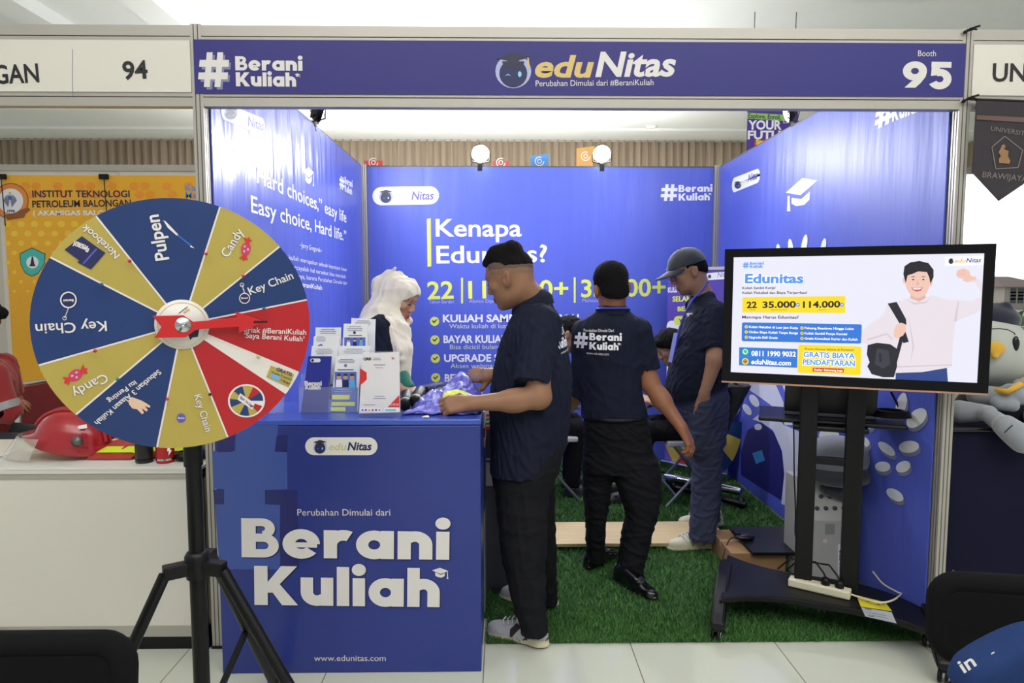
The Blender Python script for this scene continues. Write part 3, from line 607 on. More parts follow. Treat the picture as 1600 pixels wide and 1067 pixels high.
def candy(cx, cy, a, r):
    ca, sa = cos(a), sin(a)
    d.g('candy_picture')
    def T(x, y): return (cx + (x * ca - y * sa) * r, cy + (x * sa + y * ca) * r)
    d.poly([T(cos(t) * .62, sin(t) * .45) for t in np.linspace(0, 2 * pi, 17)[:-1]], PINK, 2)
    for s in (-1, 1): d.poly([T(s * .5, -.08), T(s * 1.0, -.45), T(s * .95, -.1), T(s * 1.15, .05), T(s * .92, .2), T(s * .95, .42), T(s * .5, .1)], REDP, 3)
    for x, y in ((-.25, -.1), (.2, -.15), (0, .2)): d.poly([T(x + .12 * cos(t), y + .1 * sin(t)) for t in np.linspace(0, 2 * pi, 9)[:-1]], LILAC, 4)
candy(384, 389, -1.35, 17); candy(118, 586, -.55, 19)
d.g('notebook_picture'); d.poly([(128, 369), (153, 387), (165, 395), (142, 421), (121, 410), (124, 407), (101, 390)], NAVYP, 2); d.poly([(150, 388), (152, 390), (131, 413), (129, 411)], PURP, 3)
d.text('Berani', (140, 389), (116, 379), OFFW, bold=.04, layer=4, grp=False); d.text('Kuliah', (138, 385), (117, 376), OFFW, bold=.04, layer=4, grp=False)
d.g('pen_picture'); d.poly([(255, 344), (259, 346), (279, 367), (277, 369), (262, 356)], OFFW, 2); d.poly([(278, 366), (300, 383), (298, 386), (276, 368)], mat('print_pen_blue', (40, 92, 170), .4, var=0), 2); d.poly([(298, 383), (304, 388), (297, 386)], OFFW, 3)
for cx, cy, r, ex, ey in ((382, 466, 8.5, 378, 445), (107, 468.5, 13, 101, 497)):
    d.g('key_chain_picture'); d.ring(cx, cy, r * .84, r, OFFW, 2); d.circ(cx, cy, r * .84, NAVYP, 2); d.text('Berani', (cx - r * .6, cy + 1), (cx + r * .6, cy + .5), OFFW, bold=.04, layer=4, grp=False) if ey < cy else d.text('Berani', (cx + r * .6, cy - 1), (cx - r * .6, cy - .5), OFFW, bold=.04, layer=4, grp=False)
    n_ = 6
    for k in range(n_): t = (k + .5) / n_; yy = cy + (r if ey > cy else -r); d.circ(cx + (ex - cx) * t, yy + (ey - yy) * t, 1., OFFW, 2, n=8)
    d.ring(ex, ey, 2.4, 3.3, OFFW, 2)
d.g('key_chain_picture'); d.circ(283, 653, 7, PURP, 2); d.text('Berani', (278, 654), (288, 654), OFFW, bold=.03, layer=3, grp=False)
d.g('hand_picture'); d.poly([(200, 626), (206, 620), (214, 623), (222, 626), (229, 630), (235, 634), (234, 637), (226, 634), (231, 640), (229, 643), (221, 637), (225, 645), (222, 647), (214, 639), (207, 638), (202, 632)], BEIGE, 2)
mc = (385, 626); d.g('wheel_picture'); d.circ(*mc, 29, OFFW, 2, sy=.9)
aa = [0, 34, 66, 104, 140, 172, 205, 245, 280, 312, 340, 360]; cc = [WB, WRD, WY, WB, WY, WB, WY, WB, WY, WRD, WWH]
for k in range(11): d.poly([mc] + [(mc[0] + 26 * cos(radians(t)), mc[1] - 23.5 * sin(radians(t))) for t in np.linspace(aa[k], aa[k + 1], 7)], cc[k], 3)
d.poly([(375, 614), (398, 630), (394, 640), (371, 624)], OFFW, 4); d.text('Spin 1x Lagi', (374, 621), (394, 636), NAVYP, bold=.03, layer=5, grp=False)
d.build('prize_picture', disc, True)
b = MB(); b.lathe([(0, .004), (.066, .004), (.067, 0)], WC, WWH, 48, WP.n); b.lathe([(.058, .0046), (.0595, .0046)], WC, GOLD, 48, WP.n); hub = part('hub_plate', b, wh)
d = Decal(WP, base=.005); d.text('edu', (288, 490), (297, 484), GOLD, bold=.03, layer=1); d.poly([(279, 489), (293, 478), (293.6, 479), (279.6, 490)], NAVYP, 1); d.poly([(296, 519), (311, 514), (309, 526), (301, 527), (297, 531), (294, 523)], NAVYD, 1); d.build('logo', hub)
ar = [(238, 493), (286, 492), (301, 502), (368, 496), (366, 486), (410, 502), (371, 520), (371, 510), (330, 512), (306, 514), (289, 526), (241, 527), (252, 510)]
uv = [WP.uv(*p) for p in ar]; b = MB(); b.prism([WP.at(p[0], p[1], .022) for p in uv][::-1], WP.n * .005, mat('pointer_red', (196, 26, 30), .45, var=.05))
ptr = part('pointer', b, wh, .001); b = MB(); t0 = WP.uv(406, 502); b.tube([WP.at(t0[0] - .02, t0[1], .027), WP.at(t0[0] + .016, t0[1], .027)], .003, BLK, 6); part('pointer_tip', b, ptr)
b = MB(); b.lathe([(.006, .0), (.006, .022)], WC, CHROME, 16, WP.n); b.lathe([(0, .03), (.005, .034), (.008, .031), (.009, .028), (.019, .029), (.021, .026), (.0, .026)], WC, CHROME, 24, WP.n); part('bolt', b, ptr)
PEGC = {'r': (206, 40, 52), 't': (20, 120, 120), 'g': (150, 200, 90), 'k': (24, 24, 60), 'b': (40, 90, 150)}
for X, Y, c in ((503, 293, 'r'), (797, 266, 'r'), (940, 350, 'r'), (1020, 476, 't'), (998, 662, 'g'), (812, 806, 'k'), (648, 823, 'r'), (457, 748, 't'), (370, 638, 'r'), (395, 383, 'b')):
    p = WP.uv(X * .403, 290 + Y * .403); m = mat('peg_' + c, PEGC[c], .35, var=0); b = MB(); b.lathe([(.0014, 0), (.0014, .012), (.004, .014), (.0045, .02), (.003, .024), (0, .025)], WP.at(p[0], p[1], 0), m, 10, WP.n); part('peg', b, disc)
# tripod
zc = P(312, 878, pole_y)[2]; pc = np.array([pole_x, pole_y, 0])
b = MB(); b.tube([pc + (0, 0, zc), pc + (0, 0, WC[2] - .05)], .0215, BLKM, 18); b.tube([pc + (0, 0, P(300, 727, pole_y)[2]), pc + (0, 0, WC[2] + .04)], .0255, BLKM, 18); part('pole', b, wh)
b = MB(); b.tube([pc + (0, 0, .16), pc + (0, 0, zc)], .0225, BLKM, 18); part('lower_tube', b, wh)
b = MB(); b.tube([WC - WP.n * .012, pc + (0, 0, WC[2])], .014, BLKM, 12); b.obox(WC - WP.n * .022, (WU, (0, 0, 1), WP.n), (.05, .05, .008), BLKM); part('wheel_mount', b, wh)
b = MB(); b.lathe([(.03, -.045), (.034, -.02), (.034, .02), (.026, .034), (.0215, .034)], pc + (0, 0, zc), BLK, 20)
feet = [np.array([-1.22, 1.66, 0]), np.array([-.39, 1.76, 0]), np.array([-.86, 2.40, 0])]
for f in feet:
    e = f - pc; e[2] = 0; e /= np.linalg.norm(e); s_ = np.cross(e, (0, 0, 1)); b.obox(pc + (0, 0, zc - .012) + e * .05, (e, s_, (0, 0, 1)), (.04, .017, .02), BLK)
part('collar', b, wh, .004)
for f in feet:
    e = f - pc; e[2] = 0; R_ = np.linalg.norm(e); e /= R_; h = pc + e * .085 + (0, 0, zc - .018); ft = f + (0, 0, .012)
    b = MB(); b.tube([h, ft], .0165, BLKM, 14); lg = part('leg', b, wh); b = MB(); b.lathe([(0, -.012), (.02, -.012), (.022, .01), (.018, .05)], ft, BLK, 14); part('rubber_foot', b, lg)
    mid = h + (ft - h) * .52; b = MB(); s_ = np.cross(e, (0, 0, 1)); c0 = pc + (0, 0, .2) + e * .02; dd = mid - c0; L = np.linalg.norm(dd); dd /= L; b.obox((mid + c0) / 2, (dd, s_, np.cross(dd, s_)), (L / 2, .010, .004), BLKM); part('brace', b, wh)
    b = MB(); b.lathe([(0, .019), (.005, .019), (.005, 0)], mid, CHROME, 8, -np.cross(e, (0, 0, 1)) if e[0] > 0 else np.cross(e, (0, 0, 1))); part('rivet', b, lg)
b = MB(); b.lathe([(.03, -.02), (.03, .02), (.0225, .024)], pc + (0, 0, .2), BLK, 16); part('slider', b, wh)

# ------------------------------------------------------------------ promotion counter
CY0, CY1, CX0, CX1 = 2.48, 2.88, -1.083, -.083; CZ = P(560, 656, CY0)[2]
ct = thing('promotion_counter', 'blue printed promotion counter with large white words Berani Kuliah', 'counter', ((CX0 + CX1) / 2, (CY0 + CY1) / 2, 0))
b = MB(); b.box((CX0, CY0, 0), (CX1, CY1, CZ - .022), BLUEC); part('body', b, ct, .004)
b = MB(); b.box((CX0 - .002, CY0 - .002, CZ - .02), (CX1 + .002, CY1, CZ), mat('counter_top_blue', (58, 82, 176), rough=.18, var=.06)); part('top', b, ct, .003)
PC_ = Plane((0, CY0, 0), (1, 0, 0), (0, 0, 1)); d = Decal(PC_)
def zz(X, Y): return (330 + X * .391, 650 + Y * .391)
CL = mat('counter_print_light', (62, 84, 158), rough=.3, var=.1, nscale=2); CDk = mat('counter_print_dark', (34, 38, 104), rough=.3, var=.05)
d.poly([zz(*p) for p in ((96, 140), (100, 40), (268, 30), (262, 140), (303, 145), (305, 292), (215, 295), (215, 352), (275, 355), (275, 612), (34, 612), (15, 352), (52, 348), (52, 292), (10, 290), (5, 140))], CL, 0)
for r in (((26, 82), (96, 76), (88, 142), (24, 144)), ((262, 78), (306, 74), (304, 142), (254, 142)), ((8, 293), (52, 293), (52, 352), (14, 352)), ((216, 296), (346, 294), (346, 350), (216, 352)), ((276, 352), (346, 350), (350, 612), (276, 612))): d.poly([zz(*p) for p in r], CDk, 1)
d.build('hash_pattern', ct)
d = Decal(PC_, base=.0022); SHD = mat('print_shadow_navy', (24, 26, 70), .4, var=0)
d.text('Perubahan Dimulai dari', (465, 805), (610, 805), OFFW, cap=10)
for dx, m, l in ((1.6, SHD, 0), (0, OFFW, 1)):
    pass
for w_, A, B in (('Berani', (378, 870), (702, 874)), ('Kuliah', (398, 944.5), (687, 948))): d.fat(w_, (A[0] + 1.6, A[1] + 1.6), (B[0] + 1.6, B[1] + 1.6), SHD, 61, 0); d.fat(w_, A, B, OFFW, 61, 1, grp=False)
d.text('www.edunitas.com', (491, 1032), (603, 1032), OFFW, cap=9); d.capicon(688, 893, 26, OFFW, flip=-1); d.build('lettering', ct)
d = Decal(PC_, base=.001); d.pill([(477, 683), (590, 683), (590, 711), (477, 711)], OFFW, 1); d.robot(500, 698, 11, ROBW, 2); d.text('edu', (514, 703), (542, 703), mat('print_dull_gold', (206, 196, 130), .5, var=0), cap=11, bold=.02, shear=.2, layer=2); d.text('Nitas', (543, 703), (581, 703), NAVYP, cap=12.5, bold=.03, shear=.2, layer=2); d.build('logo', ct)

# things standing on the counter
ACR = mat('clear_acrylic', (235, 240, 250), .06, var=0, alpha=.08); PAPER = mat('leaflet_paper', (228, 228, 230), .55, var=.02)
q = P(432, 651, 2.60); b = MB(); b.lathe([(0, .004), (.026, .004), (.0275, .006), (.034, .105), (.036, .105), (.0305, .0), (0, 0)], (q[0], 2.6, CZ), ACR, 28)
tag(part('drinking_glass', b), 'clear drinking glass on the counter beside the leaflet rack', 'glass')
def leaflet(name, pxq, Y, label, deco, cat='leaflet', grp='leaflets in the counter rack', m=PAPER, th=.003, lean=.012, parent=None):
    """pxq: tl,tr,br,bl pixels read at depth Y"""
    tl, tr, br, bl = [P(p[0], p[1], Y) for p in pxq]; tl[1] += lean; tr[1] += lean
    b = MB(); b.prism([bl, br, tr, tl], (0, th, 0), m); o = part(name, b, parent)
    if parent is None: tag(o, label, cat, grp)
    u = br - bl; pl = Plane(bl, u, np.cross((0, -1, 0), u) * 1.0 if False else (tl - bl)); pl.u = u / np.linalg.norm(u); pl.v = tl - bl - pl.u * ((tl - bl) @ pl.u); pl.v /= np.linalg.norm(pl.v); pl.n = np.cross(pl.u, pl.v)
    d = Decal(pl, base=.0006); deco(d); d.build('print', o); return o
def bars(d, x0, x1, ys, m=GREYP, h=1.0):
    for i, y in enumerate(ys): w = (x1 - x0) * (.7 + .3 * ((i * 37) % 10) / 10); c = (x0 + x1) / 2; d.poly([(c - w / 2, y), (c + w / 2, y), (c + w / 2, y + h), (c - w / 2, y + h)], m, 1)
def photo(d, x0, y0, x1, y1, layer=1, seed=3):
    r = random.Random(seed); d.poly([(x0, y0), (x1, y0), (x1, y1), (x0, y1)], MIDB, layer)
    SK = mat('print_skin', (196, 150, 126), .6, var=0)
    for k in range(3):
        cx = x0 + (x1 - x0) * (.2 + .3 * k); h = y1 - y0; d.poly([(cx - h * .22, y1), (cx - h * .18, y0 + h * .5), (cx + h * .18, y0 + h * .5), (cx + h * .22, y1)], (WHITE, NAVYP, SKYP)[k], layer + 1 + k * .1)
        d.circ(cx, y0 + h * .36, h * .15, SK, layer + 2, n=14); d.circ(cx, y0 + h * .26, h * .15, NAVYD, layer + 2.2, n=14, a0=pi, a1=2 * pi)
rack = thing('leaflet_rack', 'clear acrylic rack of tiered pockets holding leaflets on the counter', 'rack', (P(517, 648, 2.66)[0], 2.70, CZ))
bx0, bx1 = P(468, 648, 2.63)[0], P(562, 648, 2.63)[0]
for i in range(4):
    y = 2.625 + .045 * i; z0 = CZ + .002 + .045 * i; b = MB(); xx0 = bx0 + .012 * i; xx1 = bx1 + .012 * i
    b.box((xx0, y, z0), (xx1, y + .002, z0 + .10), ACR); b.box((xx0, y + .034, z0), (xx1, y + .036, z0 + .15), ACR); b.box((xx0, y, z0), (xx1, y + .036, z0 + .002), ACR)
    for x in (xx0, (xx0 + xx1) / 2 - .001, xx1 - .002): b.box((x, y, z0), (x + .002, y + .036, z0 + .12), ACR)
    part('pocket', b, rack)
for x in (bx0, bx1 - .003):
    b = MB(); b.prism([(x, 2.625, CZ), (x, 2.80, CZ), (x, 2.80, CZ + .16), (x, 2.76, CZ + .137)], (.003, 0, 0), ACR); part('side', b, rack)
BF = mat('folder_blue', (40, 48, 140), .35, var=.05)
def dk(d): d.text('Berani', (476, 602), (503, 602), OFFW, cap=7, bold=.05); d.text('Kuliah', (477, 608), (501, 608), OFFW, cap=7, bold=.05); d.pill([(485, 560), (501, 560), (501, 566), (485, 566)], OFFW, 1); d.circ(488.5, 563, 2.2, NAVYD, 2)
leaflet('leaflet', [(480, 557), (517, 557), (512, 646), (470, 646)], 2.640, 'blue Berani Kuliah folder in the front left pocket of the leaflet rack', dk, m=BF)
def dp(d):
    bars(d, 527, 556, (561, 563.5, 566)); d.circ(540, 571, 2.5, GREYP, 1); bars(d, 522, 558, (577,), NAVYD, 1.4); photo(d, 523, 581, 557, 605); d.poly([(519, 605), (559, 605), (558, 645), (517, 645)], MIDB, 1)
    d.poly([(519, 617), (547, 617), (546, 624), (519, 624)], YEL, 2); d.poly([(518, 628), (555, 628), (554, 634), (518, 634)], YEL, 2); d.poly([(517.5, 636), (540, 636), (540, 642), (517.5, 642)], YEL, 2); bars(d, 520, 552, (608, 611, 613.5), OFFW, .9)
leaflet('leaflet', [(524, 557), (562, 557), (559, 646), (516, 646)], 2.642, 'leaflet with a group photo and blue lower half in the front right pocket', dp)
def lft(yy):
    def f(d): bars(d, yy[0] + 6, yy[1] - 5, (yy[2] + 4, yy[2] + 7, yy[2] + 10)); d.circ((yy[0] + yy[1]) / 2, yy[2] + 20, 5 if yy[3] else 2, PURP, 1, n=5); d.circ((yy[0] + yy[1]) / 2, yy[2] + 20, 2, OFFW, 2, n=10)
    return f
leaflet('leaflet', [(486, 541), (527, 541), (524, 600), (482, 600)], 2.686, 'white leaflet just behind the blue folder in the rack', lft((486, 527, 541, 0)))
leaflet('leaflet', [(489, 526), (530, 526), (528, 590), (486, 590)], 2.731, 'white leaflet with a purple badge in the third left tier', lft((487, 515, 522, 1)))
leaflet('leaflet', [(492, 512), (532, 512), (531, 580), (490, 580)], 2.776, 'tallest white leaflet at the back left of the rack', lft((492, 532, 510, 0)))
leaflet('leaflet', [(529, 541), (577, 541), (573, 600), (526, 600)], 2.687, 'plain white leaflet just behind the group photo leaflet', lft((529, 577, 541, 0)))
def dq(d): bars(d, 541, 568, (510, 513, 516)); d.circ(554, 519.5, 2.2, NAVYD, 1); bars(d, 540, 570, (523.5,), NAVYD, 1.2); photo(d, 538, 527, 571, 541, seed=5)
leaflet('leaflet', [(536, 506), (574, 506), (572, 590), (533, 590)], 2.732, 'white leaflet with a narrow photo of students in the third right tier', dq)
leaflet('leaflet', [(548, 497), (586, 499), (584, 580), (545, 580)], 2.777, 'leaflet standing highest at the back right of the rack', lft((548, 586, 497, 0)))
# payment sign (its code is left blank)
def qs(d):
    d.poly([(562.5, 575), (573, 582), (573, 593), (562, 603)], REDP, 1); d.poly([(606, 636), (624, 617), (624.5, 636)], REDP, 1)
    d.text('QRIS', (568, 562.5), (580, 562.5), BLACKP, cap=4, bold=.05); bars(d, 582, 596, (559, 561.5), GREYP, .9); d.poly([(612, 557), (616, 561), (616, 562), (612, 560)], REDP, 1); d.poly([(616, 557), (612, 562), (615, 560)], REDP, 1)
    bars(d, 580, 606, (569.5,), GREYP, 1.2); bars(d, 584, 601, (574,), GREYP, .8); bars(d, 582, 604, (618.5, 622), GREYP, .9); bars(d, 565, 590, (632,), GREYP, .8)
    d.pill([(562, 637), (597, 637), (597, 644), (562, 644)], WHITE, 1); d.pill([(599, 637), (624, 637), (624, 643), (599, 643)], WHITE, 1)
    for k in range(6): d.poly([(565 + k * 5.3, 639), (568 + k * 5.3, 639), (568 + k * 5.3, 642), (565 + k * 5.3, 642)], (MIDB, REDP, ORANGEP, MIDB, REDP, TEALP)[k], 2)
    d.poly([(602, 639.5), (619, 639.5), (619, 641.5), (602, 641.5)], TEALP, 2)
    for k in range(3): d.ring(611 + k * 5, 632, 1.2, 1.9, OFFW, 2, n=12)
sg = thing('payment_sign', 'white and red payment card in a clear stand on the counter', 'sign', P(593, 646, 2.56))
card = leaflet('card', [(564, 553), (622, 551), (625, 644), (561, 646)], 2.56, '', qs, m=mat('card_white', (222, 216, 218), .35, var=.01), lean=.03, parent=sg)
b = MB(); t0, t1, b1, b0 = [P(*p, 2.56) for p in ((563, 551), (623.5, 549), (626, 646), (560, 648))]; t0[1] += .03; t1[1] += .03
b.prism([b0 + (0, .0045, 0), b1 + (0, .0045, 0), t1 + (0, .0045, 0), t0 + (0, .0045, 0)], (0, .003, 0), ACR); b.box((b0[0], 2.55, CZ), (b1[0], 2.63, CZ + .003), ACR); part('acrylic_stand', b, sg)
# black bottles lying behind the sign, wrapper, phone
for k, (px, py, dx, lab) in enumerate(((634, 622, .03, 'black bottle with a pale ring lying beside the payment sign'), (652, 620, -.02, 'black bottle with a pale ring lying against the plastic packed shirt'))):
    c = P(px, py, 2.70 + .02 * k); c[2] = CZ + .036 + .01 * k; ax = np.array([dx * 2, -.9, -.12]); ax /= np.linalg.norm(ax); t = thing('black_bottle', lab, 'bottle', (c[0], c[1], CZ), 'black bottles on the counter')
    b = MB(); b.lathe([(0, -.09), (.024, -.088), (.026, -.08), (.026, .02), (.022, .03)], c, BLK, 20, ax); part('body', b, t)
    b = MB(); b.lathe([(.0235, .028), (.0245, .03), (.0245, .036), (.0235, .038)], c, mat('pale_ring', (196, 186, 160), .3, var=0), 20, ax); part('ring', b, t)
    b = MB(); b.lathe([(.023, .038), (.024, .042), (.024, .062), (.020, .066), (0, .066)], c, BLK, 20, ax); part('cap', b, t)
q = PZ(664, 652, CZ + .004); b = MB(); b.prism([q + (-.012, -.004, 0), q + (.0, -.01, .002), q + (.016, -.002, 0), q + (.012, .008, .003), q + (-.006, .008, .001)], (0, 0, .003), FAINT); tag(part('candy_wrapper', b), 'tiny pale yellow wrapper at the front edge of the counter top', 'wrapper')

# stack of boxes seen beside the counter's right end
zt = CZ - .03
for k, (y0, y1, c, lab) in enumerate(((643, 669, (214, 214, 222), 'white box topmost of the narrow stack beside the counter'), (669, 685, (96, 24, 38), 'dark red box in the narrow stack beside the counter'), (685, 699, (196, 176, 150), 'beige box in the narrow stack beside the counter'), (699, 754, (34, 36, 132), 'tall blue box in the narrow stack beside the counter'), (754, 800, (40, 42, 116), 'blue box second from the floor in the narrow stack'), (800, 905, (150, 150, 158), 'grey box at the bottom of the narrow stack'))):
    Y = 2.92; xa, xb = -.30, P(757.5, y0, Y)[0]; z1, z0 = P(750, y0, Y)[2], (P(750, y1, Y)[2] if k < 5 else .007); b = MB(); b.box((xa, Y, z0 + .001), (xb, Y + .2, z1), mat('stack_box%d' % k, c, .45, var=.04)); tag(part('stacked_box', b, bevel=.004), lab, 'box', 'boxes stacked beside the counter')
for k, (y0, y1, c, lab) in enumerate(((640, 670, (196, 196, 200), 'striped carton behind the man at the counter'), (670, 716, (52, 52, 66), 'dark carton below the striped one behind the man'), (716, 760, (188, 184, 176), 'pale carton with a black band behind the man'), (760, 850, (70, 70, 78), 'grey carton at the bottom behind the man'))):
    Y = 3.16; xa, xb = P(758, y0, Y)[0] + .002, P(792, y0, Y)[0]; z1, z0 = P(760, y0, Y)[2], max(.008, P(760, y1, Y)[2]) if k < 3 else .008; z0 = max(z0, .008); b = MB(); b.box((xa, Y, z0 + .001), (xb, Y + .16, z1), mat('carton%d' % k, c, .5, var=.04)); o = tag(part('carton', b, bevel=.003), lab, 'box', 'cartons behind the man')
    d = Decal(Plane((0, Y, 0), (1, 0, 0), (0, 0, 1)))
    if k == 0:
        for j, (m, yy) in enumerate(((REDP, 647), (mat('print_leaf_green', (70, 160, 90), .5, var=0), 653), (WHITE, 658), (mat('print_leaf_green'), 660), (REDP, 666))): d.poly([(758, yy), (790, yy), (790, yy + 4), (758, yy + 4)], m, 1)
        d.build('stripes', o)
    if k == 2: d.poly([(758, 719), (790, 719), (790, 722), (758, 722)], BLACKP, 1); d.build('stripes', o)
# ------------------------------------------------------------------ television on a wheeled stand
TU = np.array([.9245, -.3812, 0]); TN = np.array([-.3812, -.9245, 0]); TZ = np.array([0, 0, 1.]); TC = np.array([1.4245, 2.7165, 1.370])
TP = Plane(TC, TU, TZ); tw, th = .456, .250
def em(name, rgb=(200, 200, 200), s=1.0):
    m = mat('screen_' + name, rgb, .35, spec=.25, var=0, emit=s); m.node_tree.nodes['Principled BSDF'].inputs['Base Color'].default_value = (.012, .012, .014, 1); return m
tv = thing('television', 'large flat television showing a blue and yellow college advert on the wheeled stand', 'television', TC - TZ * .285 - TN * .02)
b = MB(); o0, o1, i0, i1 = tw + .037, th + .036, tw, th
for (x0, x1, y0, y1) in ((-o0, o0, i1, o1), (-o0, o0, -o1 - .006, -i1), (-o0, -i0, -i1, i1), (i0, o0, -i1, i1)): b.obox(TP.at((x0 + x1) / 2, (y0 + y1) / 2, -.008), (TU, TZ, TN), ((x1 - x0) / 2, (y1 - y0) / 2, .013), mat('tv_bezel', (8, 7, 9), .2, spec=.25, var=.05))
part('bezel', b, tv)
b = MB(); b.obox(TP.at(0, -.003, -.03), (TU, TZ, TN), (o0 - .002, o1, .011), BLK); b.obox(TP.at(0, -.02, -.055), (TU, TZ, TN), (.33, .19, .016), BLK); part('back_cover', b, tv, .004)
b = MB(); b.obox(TP.at(0, -o1 - .007, -.006), (TU, TZ, TN), (o0, .0035, .014), mat('copper_trim', (196, 150, 120), .3, metal=.4, var=.05)); part('bottom_trim', b, tv)
b = MB(); b.add([TP.at(-i0, -i1, .0), TP.at(i0, -i1, 0), TP.at(i0, i1, 0), TP.at(-i0, i1, 0)], [(0, 1, 2, 3)], em('white', (232, 232, 246), .95)); scr = part('screen', b, tv)
def zt4(X, Y): return (1110 + .30625 * X, 370 + .30625 * Y)
def zl(L): return [zt4(*p) for p in L]
EB, EY, EK, ELB, EW, ER, EGN = em('blue', (52, 118, 214)), em('yellow', (250, 216, 30)), em('ink', (28, 28, 44)), em('light_blue', (86, 150, 236)), em('pure_white', (250, 250, 255), 1.05), em('red', (222, 40, 40)), em('green', (50, 196, 110))
d = Decal(TP, step=.0003, base=.0004)
d.g(); d.poly(zl([(163, 308), (688, 302), (688, 388), (163, 386)]), EY, 1); d.g(); d.pill(zl([(161, 436), (773, 446), (769, 545), (159, 532)]), EB, 1, rr=.1)
d.g(); d.poly(zl([(147, 563), (445, 572), (443, 668), (146, 655)]), EB, 1); d.poly(zl([(147, 608), (444, 618), (444, 620), (147, 610)]), ELB, 2); d.g(); d.pill(zl([(449, 549), (769, 560), (766, 706), (445, 692)]), EY, 1.5, rr=.06)
d.g(); d.poly(zl([(522, 667), (681, 672), (680, 692), (521, 687)]), ER, 3); d.g(); d.poly(zl([(1197, 102), (1402, 97), (1401, 143), (1197, 147)]), EW, 1)
d.build('colour_panel', scr, True)
d = Decal(TP, step=.0003, base=.0016)
T4 = lambda s, A, B, m, cap, bold=.02, shear=0., l=1, g=True: d.text(s, zt4(*A), zt4(*B), m, cap=cap * .30625, bold=bold, shear=shear, layer=l, grp=g)
d.hash(*zt4(166, 130), *zt4(196, 160), ELB, 1, .1); d.fat('Berani', zt4(201, 143), zt4(272, 142), ELB, 4.6); d.fat('Kuliah', zt4(201, 159), zt4(266, 158), ELB, 4.6)
for dx, dy in ((-3, -3), (3, -3), (-3, 3), (3, 3)): T4('Edunitas', (175 + dx, 235 + dy), (474 + dx, 234 + dy), EW, 46, .06, g=dx == -3 and dy == -3)
T4('Edunitas', (176, 235), (474, 234), ELB, 46, .035, l=2, g=False)
T4('Kuliah Sambil Kerja!', (163, 267), (331, 266), EK, 12); T4('Kuliah Fleksibel dan Biaya Terjangkau!', (163, 291), (493, 290), EK, 12)
T4('22', (185, 363), (237, 362), EK, 32, .03); T4('35.000', (266, 362), (436, 360), EK, 32, .03); T4('114.000', (472, 361), (662, 359), EK, 32, .03)
for s, a, e in (('Tahun', 196, 228), ('Mahasiswa Aktif', 310, 392), ('Alumni', 550, 586)): T4(s, (a, 375), (e, 374), EK, 6, 0)
for X in (447, 671): d.circ(*zt4(X, 346), 3.1, ELB, 2, n=16); d.poly(zl([(X - 5, 344), (X + 5, 344), (X + 5, 348), (X - 5, 348)]), EW, 3)
T4('Mengapa Harus Edunitas?', (162, 416), (450, 417), EK, 14)
for s, A, B in (('Kuliah Fleksibel di Luar Jam Kerja', (196, 464), (447, 470)), ('Cicilan Biaya Kuliah Tanpa Bunga', (196, 490), (447, 496)), ('Upgrade Skill Gratis', (196, 517), (343, 520)), ('Peluang Beasiswa Hingga Lulus', (480, 470), (731, 474)), ('Kuliah Sambil Punya Komisi', (480, 497), (697, 501)), ('Gratis Konsultasi Karier dan Kuliah', (480, 523), (751, 529))):
    T4(s, A, B, EW, 11, .03); d.circ(*zt4(A[0] - 13, A[1] - 5), 2.5, EY, 1, n=14); d.circ(*zt4(A[0] - 13, A[1] - 5), .9, EK, 2, n=8)
T4('0811 1990 9032', (209, 606), (436, 611), EW, 25, .03); T4('eduNitas.com', (208, 648), (411, 656), EW, 25, .03, .15)
d.circ(*zt4(178, 586), 5.2, EGN, 1, n=20); d.ring(*zt4(178, 586), 3, 3.8, EW, 2, n=20); d.poly(zl([(171, 594), (176, 590), (170, 588)]), EW, 2); d.circ(*zt4(178, 635), 5.2, EY, 1, n=20); d.ring(*zt4(178, 635), 2.2, 3.2, EK, 2, n=16); d.poly(zl([(168, 634), (188, 634), (188, 637), (168, 637)]), EK, 2); d.poly(zl([(177, 626), (179, 626), (179, 646), (177, 646)]), EK, 3)
T4('Promo Khusus Selama di Pameran!', (482, 576), (732, 582), EK, 10, .01)
for s, A, B in (('GRATIS BIAYA', (474, 612), (737, 621)), ('PENDAFTARAN', (471, 651), (737, 660))):
    for dx, dy in ((-3, -2), (3, -2), (-3, 3), (3, 3)): T4(s, (A[0] + dx, A[1] + dy), (B[0] + dx, B[1] + dy), EW, 27, .05, g=dx == -3 and dy == -2)
    T4(s, A, B, ELB, 27, .03, l=2, g=False)
T4('Daftar Sekarang Juga', (529, 682), (675, 687), EW, 10, .03); d.robot(*zt4(1227, 124), 4.4, (em('grey', (180, 184, 214)), EK, EK, ELB, EY), 1)
T4('edu', (1245, 133), (1303, 131), em('orange', (240, 176, 84)), 22, .02, .2); T4('Nitas', (1304, 131), (1380, 129), em('navy', (50, 70, 150)), 22, .02, .2)
d.build('lettering', scr)
